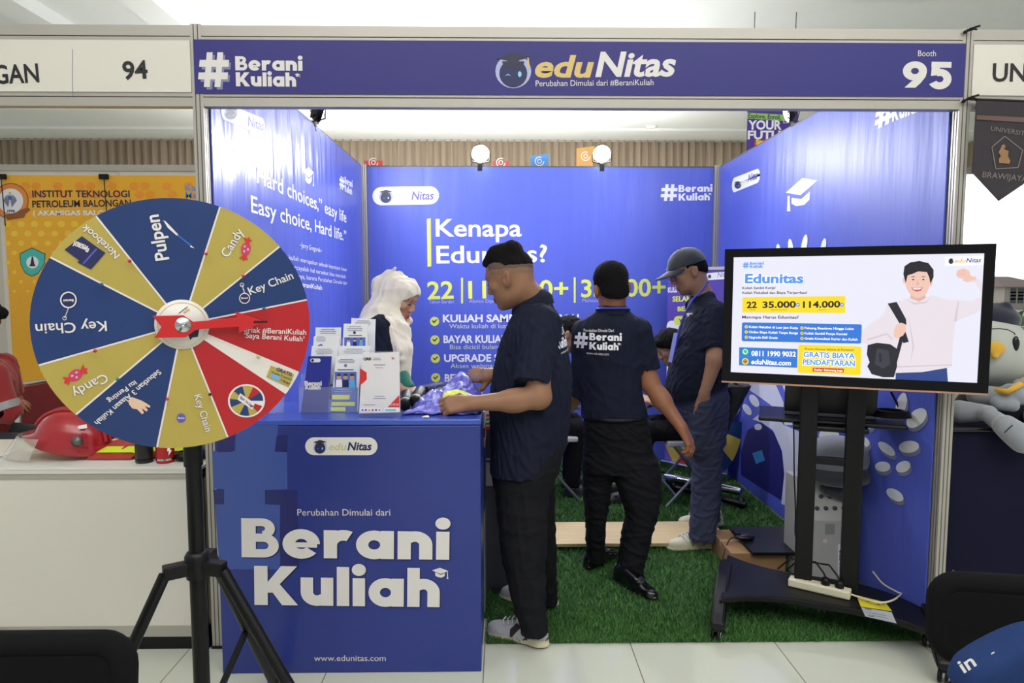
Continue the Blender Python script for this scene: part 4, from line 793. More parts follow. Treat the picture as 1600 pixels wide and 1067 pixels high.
# the advert's young man with a shoulder bag
d = Decal(TP, step=.0002, base=.0006); SKN = em('skin', (232, 192, 176)); SWT = em('sweater', (226, 216, 224)); SWS = em('sweater_fold', (208, 196, 206)); HAIR = em('hair', (34, 30, 34)); BAG = em('bag', (36, 36, 44)); BAG2 = em('bag_flap', (58, 58, 68)); JEAN = em('jeans', (44, 66, 130)); LIP = em('lips', (196, 96, 96))
d.poly(zl([(945, 690), (1206, 665), (1212, 741), (944, 734)]), JEAN, 1); d.poly(zl([(1285, 222), (1310, 232), (1362, 224), (1352, 204), (1310, 196)]), SKN, 2)
d.poly(zl([(905, 340), (960, 328), (1008, 312), (1095, 306), (1140, 300), (1210, 322), (1262, 322), (1330, 330), (1375, 308), (1390, 298), (1352, 236), (1318, 228), (1356, 216), (1376, 216), (1400, 300), (1418, 330), (1404, 356), (1350, 392), (1270, 422), (1250, 434), (1236, 560), (1232, 664), (1080, 690), (940, 694), (928, 560), (920, 548), (880, 562), (806, 552), (768, 532), (772, 484), (820, 440), (880, 402)]), SWT, 2)
d.poly(zl([(1242, 432), (1262, 330), (1268, 330), (1256, 432)]), SWS, 3); d.poly(zl([(800, 520), (900, 490), (930, 520), (926, 528), (900, 500), (800, 530)]), SWS, 3); d.poly(zl([(930, 660), (1232, 650), (1232, 656), (930, 668)]), SWS, 3); d.poly(zl([(1000, 320), (1040, 336), (1100, 330), (1130, 306), (1100, 338), (1040, 346)]), SWS, 3.2); d.poly(zl([(1010, 400), (1040, 560), (1020, 640), (1030, 560)]), SWS, 3)
d.poly(zl([(1024, 270), (1094, 270), (1098, 312), (1066, 330), (1020, 314)]), em('neck', (216, 172, 156)), 3.5)
d.circ(*zt4(1056, 222), 19.5, SKN, 4, sy=1.42, rot=-.06); d.circ(*zt4(991, 222), 3.2, SKN, 4, sy=1.8, n=14); d.circ(*zt4(1123, 232), 3.4, SKN, 4, sy=1.8, n=14)
d.poly(zl([(996, 236), (984, 190), (990, 150), (1020, 130), (1066, 123), (1112, 134), (1138, 168), (1138, 206), (1122, 240), (1116, 206), (1104, 180), (1060, 176), (1028, 190), (1006, 196)]), HAIR, 5)
for X in (1034, 1086): d.circ(*zt4(X, 218), 1.9, HAIR, 6, sy=.55, n=12); d.poly(zl([(X - 14, 206), (X, 201), (X + 13, 206), (X, 205)]), HAIR, 6)
d.poly(zl([(1058, 220), (1064, 244), (1050, 244)]), em('nose', (216, 168, 152)), 6)
d.poly(zl([(1024, 258), (1054, 262), (1084, 256), (1072, 276), (1050, 280), (1034, 272)]), LIP, 6); d.poly(zl([(1030, 260), (1054, 264), (1078, 259), (1068, 268), (1040, 269)]), EW, 7)
d.poly(zl([(904, 340), (950, 332), (998, 420), (1000, 450), (966, 444)]), BAG, 4); d.poly(zl([(962, 500), (994, 480), (1012, 536), (984, 542)]), BAG, 4); d.poly(zl([(966, 510), (986, 512), (948, 655), (930, 650)]), BAG, 4)
d.poly(zl([(802, 552), (850, 540), (918, 548), (950, 570), (952, 660), (936, 716), (880, 716), (822, 700), (800, 660), (812, 640), (798, 600)]), BAG, 5); d.poly(zl([(850, 568), (908, 580), (918, 650), (880, 672), (838, 650)]), BAG2, 6); d.poly(zl([(858, 596), (872, 594), (874, 640), (862, 640)]), BAG, 7)
d.poly(zl([(936, 480), (948, 448), (972, 438), (996, 446), (998, 480), (982, 504), (950, 520), (936, 508)]), SKN, 6)
d.poly(zl([(1252, 190), (1262, 170), (1290, 160), (1318, 172), (1328, 196), (1312, 214), (1284, 214), (1262, 208)]), SKN, 4)
for X in (1268, 1282, 1296): d.poly(zl([(X, 172), (X + 2, 172), (X - 2, 198), (X - 4, 198)]), em('nose'), 5)
d.build('advert_picture', scr)

# stand
SB = TC - TN * .12 - TU * .04; SB[2] = 0
def S(a, n_, z): return SB + TU * a + TN * n_ + TZ * z
st = thing('tv_stand', 'black wheeled television stand with two posts, a tray and a broad low base', 'stand', SB)
for a in (-.092, .092):
    b = MB(); b.obox(S(a, 0, .76), (TU, TN, TZ), (.036, .026, .62), BLKM); part('post', b, st, .006)
b = MB(); zc = P(1300, 720, SB[1])[2]; b.obox(S(0, 0, zc), (TU, TN, TZ), (.06, .014, .016), BLKM); part('cross_bar', b, st, .002)
b = MB(); b.obox(S(0, .045, 1.30), (TU, TN, TZ), (.16, .012, .05), BLKM); b.obox(S(0, .045, 1.42), (TU, TN, TZ), (.02, .012, .14), BLKM); part('mounting_plate', b, st)
ztray = P(1300, 655, SB[1] + .15)[2]
b = MB(); b.obox(S(0, -.22, ztray), (TU, TN, TZ), (.30, .16, .010), BLK); b.obox(S(0, -.05, ztray - .02), (TU, TN, TZ), (.15, .03, .012), BLK); part('tray', b, st, .008)
# base plate: waisted, with a dished front edge
b = MB(); out = []
AL, AR = -.43, .39
for i in range(17):
    a = AL + (AR - AL) * i / 16; out.append((a, .155 + .115 * (abs(2 * i / 16 - 1)) ** 3))
for i in range(17):
    a = AR - (AR - AL) * i / 16; out.append((a, -.13 - (.12 if a < 0 else -.20) * (abs(2 * i / 16 - 1)) ** 3))
b.prism([S(a, n_, .125) for a, n_ in out], TZ * .03, BLKM); part('base_plate', b, st, .006)
for sgn in (-1, 1):
    b = MB(); pf = []
    aa_ = AL if sgn < 0 else AR; nb_ = -.31 if sgn < 0 else .03
    for i in range(15):
        n_ = nb_ + (.37 - nb_) * i / 14; q = abs((n_ - .02) / .35); pf.append((n_, .175 - .085 * q ** 2.2, .10 - .06 * q ** 2.2))
    poly = [S(aa_, n_, zt_) for n_, zt_, _ in pf] + [S(aa_, n_, max(.062, zb_)) for n_, _, zb_ in pf[::-1]]
    b.prism([p - TU * .03 for p in poly], TU * .06, BLKM); lg = part('leg', b, st, .012)
    for n_ in (.335, nb_ + .03):
        c = S(aa_, n_, .03); b = MB(); ax = TU * .9 + TN * .3; ax /= np.linalg.norm(ax)
        for s in (-.012, .012): b.lathe([(0, -.006), (.028, -.006), (.030, 0), (.028, .006), (0, .006)], c + ax * s, BLK, 20, ax); b.lathe([(.006, .0065), (.016, .0065), (.016, .006)], c + ax * s * 1.0, CHROME, 14, ax if s > 0 else -ax)
        b.obox(c + TZ * .03, (TU, TN, TZ), (.014, .022, .012), BLK); b.tube([c + TZ * .03, c + TZ * .055], .006, CHROME, 8); part('caster', b, lg)
# sticker on the base
b = MB(); st1 = [PZ(*p, .157) for p in ((1338, 930), (1383, 941), (1394, 955), (1345, 948))]; b.prism(st1[::-1], (0, 0, .0006), mat('sticker_yellow', (206, 190, 40), .5, var=.08)); s1 = part('warning_sticker', b, st)
b = MB(); st2 = [PZ(*p, .157) for p in ((1345.5, 949), (1393, 956.5), (1401, 974), (1352, 963))]; b.prism(st2[::-1], (0, 0, .0006), mat('sticker_grey', (168, 170, 176), .5, var=.05)); s2 = part('rating_sticker', b, st)
b = MB(); zs = .1579
for (p0, p1, t, m) in (((1352, 951), (1362, 953), .006, BLACKP), ((1356, 957), (1384, 962), .002, BLACKP), ((1358, 960.5), (1387, 966), .002, BLACKP), ((1358, 962.5), (1366, 964), .006, BLACKP)):
    a, c = PZ(*p0, zs), PZ(*p1, zs); n_ = np.array([0, t, 0]); b.prism([a, c, c + n_, a + n_], (0, 0, .0003), m)
part('print', b, s2); b = MB()
for k in range(5): a = PZ(1350 + k * 8, 935 + k * 2.4 + (k % 2) * 3, zs); b.prism([a + (-.008, 0, 0), a + (.006, 0, 0), a + (.004, .012, 0), a + (-.004, .014, 0)], (0, 0, .0003), mat('sticker_olive', (120, 112, 30), .5, var=0))
part('print', b, s1)
# laptop on the tray, screen back towards the viewer
lp = thing('laptop', 'open black laptop on the tray of the television stand, back of its screen showing', 'laptop', S(0, -.24, ztray + .011))
b = MB(); b.obox(S(0, -.27, ztray + .021), (TU, TN, TZ), (.19, .115, .009), mat('laptop_grey', (120, 122, 128), .4, metal=.3)); lb = part('base', b, lp, .003)
b = MB()
for r in range(5):
    for k in range(13): b.obox(S(-.165 + k * .0275, -.20 - r * .027, ztray + .031), (TU, TN, TZ), (.0115, .011, .0012), BLK)
part('keyboard', b, lb)
ta = radians(12); up = TZ * cos(ta) + TN * sin(ta); nn = np.cross(TU, up); b = MB(); b.obox(S(0, -.148, ztray + .03) + up * .125, (TU, up, nn), (.19, .125, .004), mat('laptop_black', (14, 14, 17), .4, var=.05)); part('screen_lid', b, lp, .003)
# power strip, plugs, cables
pc_ = PZ(1280, 917, .175); e = PZ(1319, 926, .17) - PZ(1240, 908, .17); e[2] = 0; e /= np.linalg.norm(e); f = np.cross((0, 0, 1), e)
ps = thing('power_strip', 'cream power strip lying on the stand base behind its posts', 'power strip', pc_ - (0, 0, .02)); b = MB(); CRM = mat('cream_plastic', (216, 208, 180), .4, var=.03); b.obox(pc_ - TZ * .001, (e, f, TZ), (.125, .027, .018), CRM); part('body', b, ps, .006)
for k in range(4):
    c = pc_ + e * (-.085 + .055 * k) + TZ * .017; b = MB(); b.lathe([(.0, .0008), (.017, .0008), (.0195, .0016), (.0195, 0)], c, CRM, 20); b.lathe([(0, .0012), (.003, .0012)], c + e * .008, BLK, 8); b.lathe([(0, .0012), (.003, .0012)], c - e * .008, BLK, 8); part('socket', b, ps)
for k in (2, 3):
    c = pc_ + e * (-.085 + .055 * k) + TZ * .019; b = MB(); b.lathe([(0, .03), (.012, .03), (.018, .02), (.019, 0), (0, 0)], c, BLK, 16)
    b.tube([c + TZ * .03, c + TZ * .05 - e * .01, c + TZ * .07 - e * .05 - f * -.05, c + TZ * .06 - e * (.12 + .02 * k) + f * .06, c + TZ * .0 - e * (.17 + .02 * k) + f * .05], .004, BLK, 8); tag(part('power_plug', b), ('black plug with its cord in the third socket of the power strip', 'black plug with its cord in the end socket of the power strip')[k - 2], 'plug', 'plugs in the power strip')
def cable(pts, r, m, label, name='cable'):
    P_ = [np.array(p, float) for p in pts]; q = []
    for i in range(len(P_) - 1):
        p0, p1, p2, p3 = P_[max(i - 1, 0)], P_[i], P_[i + 1], P_[min(i + 2, len(P_) - 1)]
        for t in np.linspace(0, 1, 8, endpoint=False): q.append(.5 * ((2 * p1) + (-p0 + p2) * t + (2 * p0 - 5 * p1 + 4 * p2 - p3) * t * t + (-p0 + 3 * p1 - 3 * p2 + p3) * t ** 3))
    q.append(P_[-1]); b = MB(); b.tube(q, r, m, 8); return tag(part(name, b), label, 'cable')
Yc = 3.02; cable([P(1236, 656, Yc), P(1240, 668, Yc), P(1241, 740, Yc), P(1243, 800, Yc), P(1243, 838, 3.1), PZ(1252, 860, .16)], .0032, BLK, 'thin black cable hanging straight down from the left of the stand tray')
cable([P(1392, 612, 2.98), P(1406, 640, 2.96), P(1412, 664, 2.94), P(1410, 690, 2.94), P(1413, 715, 2.93), P(1408, 740, 2.93), P(1408, 762, 2.93)], .005, BLK, 'black cable looping down at the right side of the stand tray')
cable([P(1364, 893, 3.08), P(1380, 912, 2.98), P(1402, 925, 2.88), P(1408, 928, 2.86), PZ(1394, 938, .18), PZ(1372, 941, .175), PZ(1340, 932, .168), PZ(1322, 926, .17)], .004, CRM, 'cream power cord curling over the stand base towards the wall')
for k in range(3): pass
b = MB(); cc = S(.25, -.16, ztray + .035)
for k in range(4): b.tube([cc + TU * cos(t) * (.075 - .004 * k) + TN * sin(t) * .05 + TZ * (.007 * k) for t in np.linspace(0, 2 * pi, 24)[:-1]], .0055, BLK, 7, closed=True)
o = part('cable_coil', b); tag(o, 'coiled black cable lying on the right end of the stand tray', 'cable')

# ------------------------------------------------------------------ cardboard box, closed laptop, mouse
KRAFT = mat('kraft_cardboard', (160, 122, 84), .8, var=.08); bx0, by0 = 1.185, 3.335; zb = .118
cb = thing('cardboard_box', 'low brown cardboard box on the turf under the closed laptop', 'box', (bx0 + .14, by0 + .17, .006)); b = MB(); b.box((bx0, by0, .008), (bx0 + .285, by0 + .34, zb), KRAFT); part('carton', b, cb, .002)
b = MB(); b.box((bx0 - .0008, by0 + .16, zb - .03), (bx0 + .286, by0 + .19, zb + .0008), mat('parcel_tape', (186, 156, 112), .3, var=.05)); part('tape', b, cb)
lq = [PZ(*p, zb + .012) for p in ((1139, 824.5), (1240, 824), (1262, 865), (1176, 865))]; lt = thing('laptop', 'closed black laptop lying on the low cardboard box', 'laptop', (bx0 + .2, by0 + .15, zb))
b = MB(); b.prism([q - (0, 0, .009) for q in lq[::-1]], (0, 0, .008), BLK); part('base', b, lt); b = MB(); b.prism(lq[::-1], (0, 0, .007), mat('laptop_black')); part('lid', b, lt, .002)
mq = PZ(1163, 842, zb + .02); ms = thing('computer_mouse', 'black computer mouse lying on the closed laptop', 'mouse', mq); b = MB(); vs = []
b.ell(mq + (0, 0, .012), (.056, .033, .020), mat('mouse_black', (22, 22, 26), .25), 24, 14); part('shell', b, ms); b = MB(); b.lathe([(0, -.004), (.009, -.004), (.009, .004), (0, .004)], mq + (-.028, 0, .027), BLK, 14, (0, 1, 0)); part('wheel', b, ms)
cable([mq + (-.055, 0, .01), mq + (-.09, -.02, .0), (bx0 - .012, by0 + .08, .08), (bx0 - .03, by0 + .03, .03), (bx0 - .02, by0 - .05, .02), (bx0 + .02, by0 - .07, .02), (bx0 + .01, by0 - .02, .03), (bx0 - .03, by0 - .03, .035), (bx0 - .01, by0 - .08, .02)], .0028, BLK, 'thin mouse cable falling from the laptop into a tangle on the turf')
# ------------------------------------------------------------------ voltage stabiliser cabinet
GX0, GX1, GY0, GY1 = 1.50, 1.775, 3.215, 3.44; gz = P(1320, 770, GY0)[2]; CAB = mat('cabinet_cream', (188, 186, 178), .45, var=.04)
gl = thing('stabiliser_cabinet', 'cream electrical cabinet with round knobs and a name sticker behind the stand', 'cabinet', ((GX0 + GX1) / 2, (GY0 + GY1) / 2, .006))
zk = gz - .14; b = MB(); prof = [(GY0, .01), (GY1, .01), (GY1, gz + .05), (GY0 + .13, gz + .05), (GY0, zk)]; b.prism([(GX0, y, z) for y, z in prof], (GX1 - GX0, 0, 0), CAB); part('housing', b, gl, .004)
pn = np.array([0, -(gz + .05 - zk), -.13 * -1]); sl = np.array([0, .13, gz + .05 - zk]); L = np.linalg.norm(sl); sl /= L; sn = np.cross((1, 0, 0), sl); cpn = Plane((GX0, GY0, zk), (1, 0, 0), sl)
for r in range(2):
    for k in range(4): b = MB(); b.lathe([(.011, 0), (.011, .006), (.008, .012), (0, .012)], cpn.at(.07 + .045 * k + .01 * r, .06 + .06 * (1 - r), 0), mat('knob_grey', (70, 70, 72), .4, var=0), 14, cpn.n); part('knob', b, gl)
b = MB(); b.add([cpn.at(.03, .15, .001), cpn.at(.05, .15, .001), cpn.at(.05, .165, .001), cpn.at(.03, .165, .001)], [(0, 1, 2, 3)], mat('indicator_white', (240, 240, 255), .3, var=0, emit=1.2)); part('indicator', b, gl)
b = MB()
for k in range(22): z = .05 + k * .014; b.box((GX0 + .21, GY0 - .002, z), (GX1 - .012, GY0 + .001, z + .005), mat('cabinet_slot', (128, 126, 120), .6, var=0))
part('vent_slots', b, gl)
pg = Plane((0, GY0 - .001, 0), (1, 0, 0), (0, 0, 1)); d = Decal(pg); d.poly([(1309, 850), (1321, 850), (1321, 901), (1309, 901)], WHITE, 1); d.text('GILLAND', (1311.5, 858), (1311.5, 893), BLACKP, bold=.03, layer=2, hs=1.25); d.build('name_sticker', gl)
d = Decal(pg); d.poly([(1289, 818), (1304, 818), (1304, 835), (1289, 835)], mat('label_grey', (150, 150, 144), .5, var=0), 1); d.poly([(1286, 842), (1292, 842), (1292, 848), (1286, 848)], PANEL, 1); d.build('spec_label', gl)

# ------------------------------------------------------------------ roll-up banner in the right rear corner
RA, RB = np.array([1.338, 5.42, 0]), np.array([1.735, 4.98, 0]); ru = (RB - RA); RL = np.linalg.norm(ru); ru /= RL; rz = np.array([0, 0, 1.]); rn = np.cross(ru, rz)
rb = thing('rollup_banner', 'purple roll-up banner standing in the right rear corner of the booth', 'banner', (RA + RB) / 2); RPM = vinyl('rollup_purple', (96, 78, 170))
b = MB(); b.obox((RA + RB) / 2 + rz * .84, (ru, rn, rz), (RL / 2 - .01, .001, .79), RPM); sh = part('print_sheet', b, rb)
b = MB(); b.obox((RA + RB) / 2 + rz * 1.64, (ru, rn, rz), (RL / 2, .008, .012), ALU); part('top_rail', b, rb); b = MB(); b.obox((RA + RB) / 2 + rz * .045, (ru, rn, rz), (RL / 2 + .01, .045, .035), CHROME); part('base_cassette', b, rb, .012)
for s in (.18, .82): b = MB(); b.obox(RA + ru * RL * s + rz * .012, (ru, rn, rz), (.02, .16, .006), BLK); part('foot', b, rb)
RP = Plane(RA, ru, rz); d = Decal(RP, base=.002)
d.pill([(1103, 427), (1150, 423), (1150, 435), (1103, 438)], WHITE, 1); d.robot(1109, 432, 3, ROB, 2); d.text('edu', (1113, 434), (1121, 433.5), FAINT, cap=6, shear=.2, layer=2); d.text('Nitas', (1121.5, 433.5), (1140, 432), PURP, cap=8, shear=.2, layer=2)
d.text('KULIAH', (1044, 457), (1066, 456), WHITE, cap=8, bold=.03); d.text('SELAMA', (1051, 471), (1089, 470), YEL, cap=8, bold=.035); d.text('BEKERJA', (1059, 486), (1100, 485), YEL, cap=7, bold=.035)
d.pill([(1053, 494), (1085, 493), (1085, 508), (1053, 508)], YEL, 2); d.text('YUK', (1061, 504.5), (1078, 504), NAVYP, cap=6, bold=.03, layer=3)
d.pill([(1042, 501), (1120, 500), (1120, 655), (1042, 652)], WHITE, 1, rr=.1); d.build('lettering', sh)
d = Decal(RP, base=.002); d.poly([(1160, 610), (1156, 640), (1140, 664), (1132, 690), (1126, 700), (1120, 694), (1128, 668), (1120, 640), (1140, 640)], WHITE, 2)
for k, (m, a0, a1) in enumerate(((WY, 200, 225), (WRD, 225, 238), (WB, 238, 262), (WY, 262, 290), (WB, 290, 318), (WY, 318, 344), (WB, 344, 362), (WB, 180, 200))):
    C_ = (1098, 662); d.poly([C_] + [(C_[0] + 62 * cos(radians(t)), C_[1] - 88 * sin(radians(t)) * 1.0) for t in np.linspace(a0, a1, 8)], m, 1)
d.build('wheel_picture', sh)
# folded black display stand on the turf below it
b = MB(); y_ = 4.62; f0, f1 = PZ(1040, 745, .11), PZ(1158, 768, .11)
fs = thing('folded_stand', 'folded black and silver display stand lying on the turf in the rear corner', 'stand', (f0 + f1) / 2 - (0, 0, .09)); b = MB(); b.tube([f0, f1], .028, CHROME, 14); part('silver_tube', b, fs); b = MB(); b.tube([f0 + (.05, -.1, -.05), f1 + (0, -.1, -.06)], .02, BLKM, 10); b.tube([f0 + (.0, -.02, -.03), f0 + (.35, -.2, -.07)], .014, BLKM, 8); part('black_tube', b, fs)
for p in (f0 + (.05, -.05, -.06), f1 + (-.02, -.05, -.06)): b = MB(); b.ell(p, (.03, .05, .042), BLK, 12, 8); part('foot', b, fs)

# ------------------------------------------------------------------ right neighbour: cloth-covered table, pennant
CLN = mat('navy_cloth', (17, 17, 42), .85, spec=.2, var=.1); RT0 = 2.74; zt_ = P(1530, 672, RT0)[2]
b = MB(); b.box((XR + .035, RT0, .0), (3.6, RT0 + .6, zt_), CLN); rtab = tag(part('cloth_table', b, bevel=.012), 'table under a dark navy cloth at the right, the plush bird sitting on it', 'table')
b = MB(); b.tube([(XR + .03, RT0 - .012, zt_ + .004), (3.6, RT0 - .012, zt_ + .004)], .011, mat('gloss_black', (10, 10, 14), .08, var=0), 10); part('edge_trim', b, rtab)
d = Decal(Plane((0, RT0, 0), (1, 0, 0), (0, 0, 1)), base=.003); TAN = mat('print_tan', (150, 120, 92), .6, var=0)
for x, y, a in ((1479, 901, -.9), (1491, 896, -2.1), (1486, 908, .1), (1523, 905, 0)): d.ring(x, y, 2, 3, TAN) if x == 1523 else d.poly([(x + 7 * cos(t) * cos(a) - 3 * sin(t) * sin(a), y + 7 * cos(t) * sin(a) + 3 * sin(t) * cos(a)) for t in np.linspace(0, 2 * pi, 13)[:-1]], TAN)
d.build('leaf_print', rtab)
PNM = mat('pennant_cloth', (44, 37, 44), .85, var=.12, sheen=.3, bump=.2, bscale=14); Yp = YF - .05; pq = [P(*p, Yp) for p in ((1526, 157), (1607, 160), (1605, 284), (1561, 314), (1519, 269))]
b = MB(); b.prism(pq[::-1], (0, .004, 0), PNM); pnn = tag(part('pennant', b), 'dark pointed cloth pennant hanging from the fascia at the right edge', 'pennant')
PPn = Plane((0, Yp, 0), (1, 0, 0), (0, 0, 1)); d = Decal(PPn, base=.0025); BRZ = mat('print_bronze', (150, 112, 74), .6, var=.1); TNG = mat('print_taupe', (128, 118, 112), .6, var=0)
d.poly([(1525.5, 180), (1607, 184), (1606.5, 192), (1525, 187)], mat('pennant_band', (104, 78, 72), .7, var=.1), 1); d.text('UNIVERSITAS', (1547, 204), (1612, 214), TNG, cap=7); d.text('BRAWIJAYA', (1534, 277), (1604, 284), TNG, cap=9)
d.build('lettering', pnn); d = Decal(PPn, base=.0025)
pen = [(1569, 213), (1597, 235), (1590, 262), (1555, 264), (1549, 230)]
for i in range(5): (x0, y0), (x1, y1) = pen[i], pen[(i + 1) % 5]; L = math.hypot(x1 - x0, y1 - y0); nx, ny = (y1 - y0) / L * .7, -(x1 - x0) / L * .7; d.poly([(x0 - nx, y0 - ny), (x1 - nx, y1 - ny), (x1 + nx, y1 + ny), (x0 + nx, y0 + ny)], TNG, 1)
d.poly([(1565, 226), (1569, 234), (1575, 236), (1574, 244), (1578, 252), (1576, 256), (1560, 255), (1560, 248), (1563, 244), (1559, 238), (1562, 234)], BRZ, 1); d.circ(1567, 229, 3, BRZ, 2, n=12); d.build('emblem', pnn)
b = MB(); b.tube([P(1526, 157, Yp) + (0, .004, .004), P(1607, 160, Yp) + (0, .004, .004)], .006, BLK, 8); b.tube([P(1526, 157, Yp) + (0, .004, .004), P(1508, 156, Yp), P(1502, 160, YF - .028)], .002, BLK, 6); part('hanging_rod', b, pnn)

# ------------------------------------------------------------------ left neighbour: printed banner, desk and what lies on it
YBn = YB - .012; POr = Plane((0, YBn - .004, 0), (1, 0, 0), (0, 0, 1)); ORB = mat('banner_orange', (240, 176, 40), .45, var=.12, nscale=.8)
b = MB(); x0, x1 = P(5, 300, YBn)[0], XL - .03; b.box((x0, YBn - .004, .5), (x1, YBn, P(100, 274, YBn)[2]), ORB); ob = tag(part('wall_banner', b), 'orange banner with honeycomb pattern and institute lettering behind the prize wheel', 'banner')
d = Decal(POr, base=.001); HXA = mat('print_hex_orange', (240, 152, 40), .45, var=0); HXB = mat('print_hex_yellow', (248, 204, 60), .45, var=0)
def hexa(x, y, r, m): d.circ(x, y, r, m, 0, sy=.85, n=6)
for r in range(3):
    for k in range(19): x = 14 + k * 17 + (r % 2) * 8.5; y = 278 + r * 13; (hexa(x, y, 8, HXA) if (k * 7 + r * 3) % 5 < 3 and y - 7 > 274 and x < 305 else None)
for r in range(8):
    for k in range(7): x = 12 + k * 21 + (r % 2) * 10.5; y = 350 + r * 15; hexa(x, y, 6.5 - r * .55, HXB)
d.build('honeycomb_pattern', ob)
d = Decal(POr, base=.002); d.text('INSTITUT TEKNOLOGI', (51, 308), (203, 308), NAVYD, cap=10.5, bold=.02); d.text('PETROLEUM BALONGAN', (51, 324), (205, 322), NAVYD, cap=10.5, bold=.02); d.text('( AKAMIGAS BALONGAN )', (52, 336.5), (212, 336), WHITE, cap=7.5, bold=.03)
d.text('Kar', (290, 298), (313, 298), ELB if False else mat('print_azure', (84, 150, 226), .5, var=0), cap=10, bold=.01); d.text('Men', (290, 310), (316, 310), mat('print_azure'), cap=10, bold=.01); d.text('ITPB', (12, 332), (24, 332), NAVYP, cap=4, bold=.02, layer=5)
d.build('lettering', ob)
d = Decal(POr, base=.0015); d.circ(17, 314, 28, mat('print_brown', (150, 84, 40), .5, var=0), 0, n=40); d.circ(17, 314, 26.5, ORANGEP, 1, n=40); d.circ(17, 314, 19.5, WHITE, 2, n=40); d.poly([(8, 336), (44, 324), (48, 328), (40, 334), (38, 340), (12, 344)], mat('print_brown'), 1.5)
for s in (-1, 1):
    for k in range(5): a = .5 + .28 * k; d.poly([(16 + s * 2, 321), (16 + s * 13 * cos(a) * .8, 318 - 15 * sin(a)), (16 + s * (13 * cos(a) * .8 + 2), 320 - 15 * sin(a)), (16 + s * 3, 324)], GREYP, 3 + .1 * k)
d.circ(16, 309, 3.4, MIDB, 4, n=14); d.poly([(14, 300), (18, 300), (17, 306), (15, 306)], GOLD, 4); d.build('round_emblem', ob)
d = Decal(POr, base=.0015); shp = lambda k: [(51 + (x - 51) * k, 410 + (y - 410) * k) for x, y in ((32, 397), (50, 388), (70, 397), (69, 412), (60, 426), (50, 431), (40, 426), (33, 412))]
d.poly(shp(1.06), NAVYD, 0); d.poly(shp(1.), TEALP, 1); d.circ(51, 410, 9.5, WHITE, 2); d.poly([(50, 401), (52, 401), (54, 412), (56, 416), (46, 416), (48, 412)], NAVYD, 3); d.build('shield_emblem', ob)
for px in (162, 2):
    b = MB(); q = P(px, 276, YBn - .02); b.box(q - (.035, .012, .02), q + (.035, .012, .02), BLK); b.tube([q + (0, -.012, 0), q + (.02, -.03, -.03), q + (.02, -.014, -.4)], .004, BLK, 6); tag(part('clip', b), 'black clip holding the orange banner to the frame ' + ('near its middle' if px > 10 else 'at the picture edge'), 'clip', 'clips on the orange banner')
b = MB(); q = P(264, 263, 5.9); b.ell(q, (.09, .02, .02), mat('red_object', (190, 50, 50), .6), 14, 8); b.tube([(q[0], 5.9, 0), q], .012, BLK, 8); tag(part('red_pennant_top', b), 'tip of something red just above the neighbouring back wall', 'sign')
DY0, DY1 = 2.66, 3.16; DZ = P(160, 729, DY0)[2]; DX0, DX1 = -2.13, -1.215
dk_ = thing('exhibition_desk', 'white panelled exhibition desk of the neighbouring booth behind the tripod', 'desk', ((DX0 + DX1) / 2, (DY0 + DY1) / 2, 0))
b = MB(); b.box((DX0, DY0 + .006, .06), (DX1, DY0 + .014, DZ - .05), PANEL); part('front_panel', b, dk_); b = MB(); b.box((DX0 - .002, DY0 - .002, DZ - .012), (DX1, DY1, DZ), mat('desk_top_white', (226, 224, 218), .3, var=.02)); part('top', b, dk_)
b = MB(); b.box((DX0, DY0, DZ - .05), (DX1, DY0 + .03, DZ - .032), ALU); b.box((DX0, DY0, DZ - .03), (DX1, DY0 + .03, DZ - .0125), PANEL); part('rail', b, dk_); b = MB(); b.box((DX0, DY0, .055), (DX1, DY0 + .03, .10), ALU); part('rail', b, dk_)
b = MB(); b.box((DX0, DY0 + .004, 0), (DX1, DY0 + .04, .054), BLK); part('plinth', b, dk_)
for x in (DX0, DX1 - .04): b = MB(); b.box((x, DY0 - .001, .0), (x + .04, DY0 + .04, DZ - .0125), ALU); part('leg', b, dk_)
for x in (DX0, DX1 - .04): b = MB(); b.box((x, DY1 - .04, 0), (x + .04, DY1, DZ - .0125), ALU); part('leg', b, dk_)
b = MB(); b.box((DX0 - 1.2, DY0 + .006, .06), (DX0 - .02, DY0 + .014, DZ - .05), PANEL); b.box((DX0 - 1.2, DY0 - .002, DZ - .05), (DX0 - .02, DY1, DZ), PANEL); b.box((DX0 - 1.2, DY0, 0), (DX0 - .02, DY0 + .04, .06), BLK); tag(part('exhibition_desk', b), 'white exhibition desk unit continuing out of the frame at the far left', 'desk')
# helmet with visor
RDH = mat('helmet_red', (168, 26, 36), .22, var=.05, coat=.5); hx = P(112, 712, 2.86); hx[2] = DZ
hm = thing('safety_helmet', 'red safety helmet with clear face visor lying on the white desk', 'helmet', hx); b = MB()
HR = np.array(Matrix.Rotation(radians(14), 3, 'Y')); hc = hx + (.015, 0, .075); n = 28; vs = []; fs = []
for i in range(11):
    t = pi / 2 * i / 10
    for j in range(n): a = 2 * pi * j / n; vs.append(hc + HR @ np.array([.152 * sin(t) * cos(a), .118 * sin(t) * sin(a), .125 * cos(t)]))
for j in range(n): a = 2 * pi * j / n; vs.append(hc + HR @ np.array([(.20 if cos(a) < 0 else .185) * cos(a), .138 * sin(a), -.028 + .01 * cos(2 * a)]))
for i in range(11): fs += [(i * n + j, (i + 1) * n + j, (i + 1) * n + (j + 1) % n, i * n + (j + 1) % n) for j in range(n)]
b.add(vs, fs, RDH, True); shl = part('shell', b, hm); m_ = shl.modifiers.new('solid', 'SOLIDIFY'); m_.thickness = .004
b = MB()
for s in (-.3, 0, .3): b.tube([hc + HR @ np.array([.155 * sin(t), .118 * s * .8, .128 * cos(t) - abs(s) * .01]) for t in np.linspace(-1.35, 1.35, 14)], .007, RDH, 8)
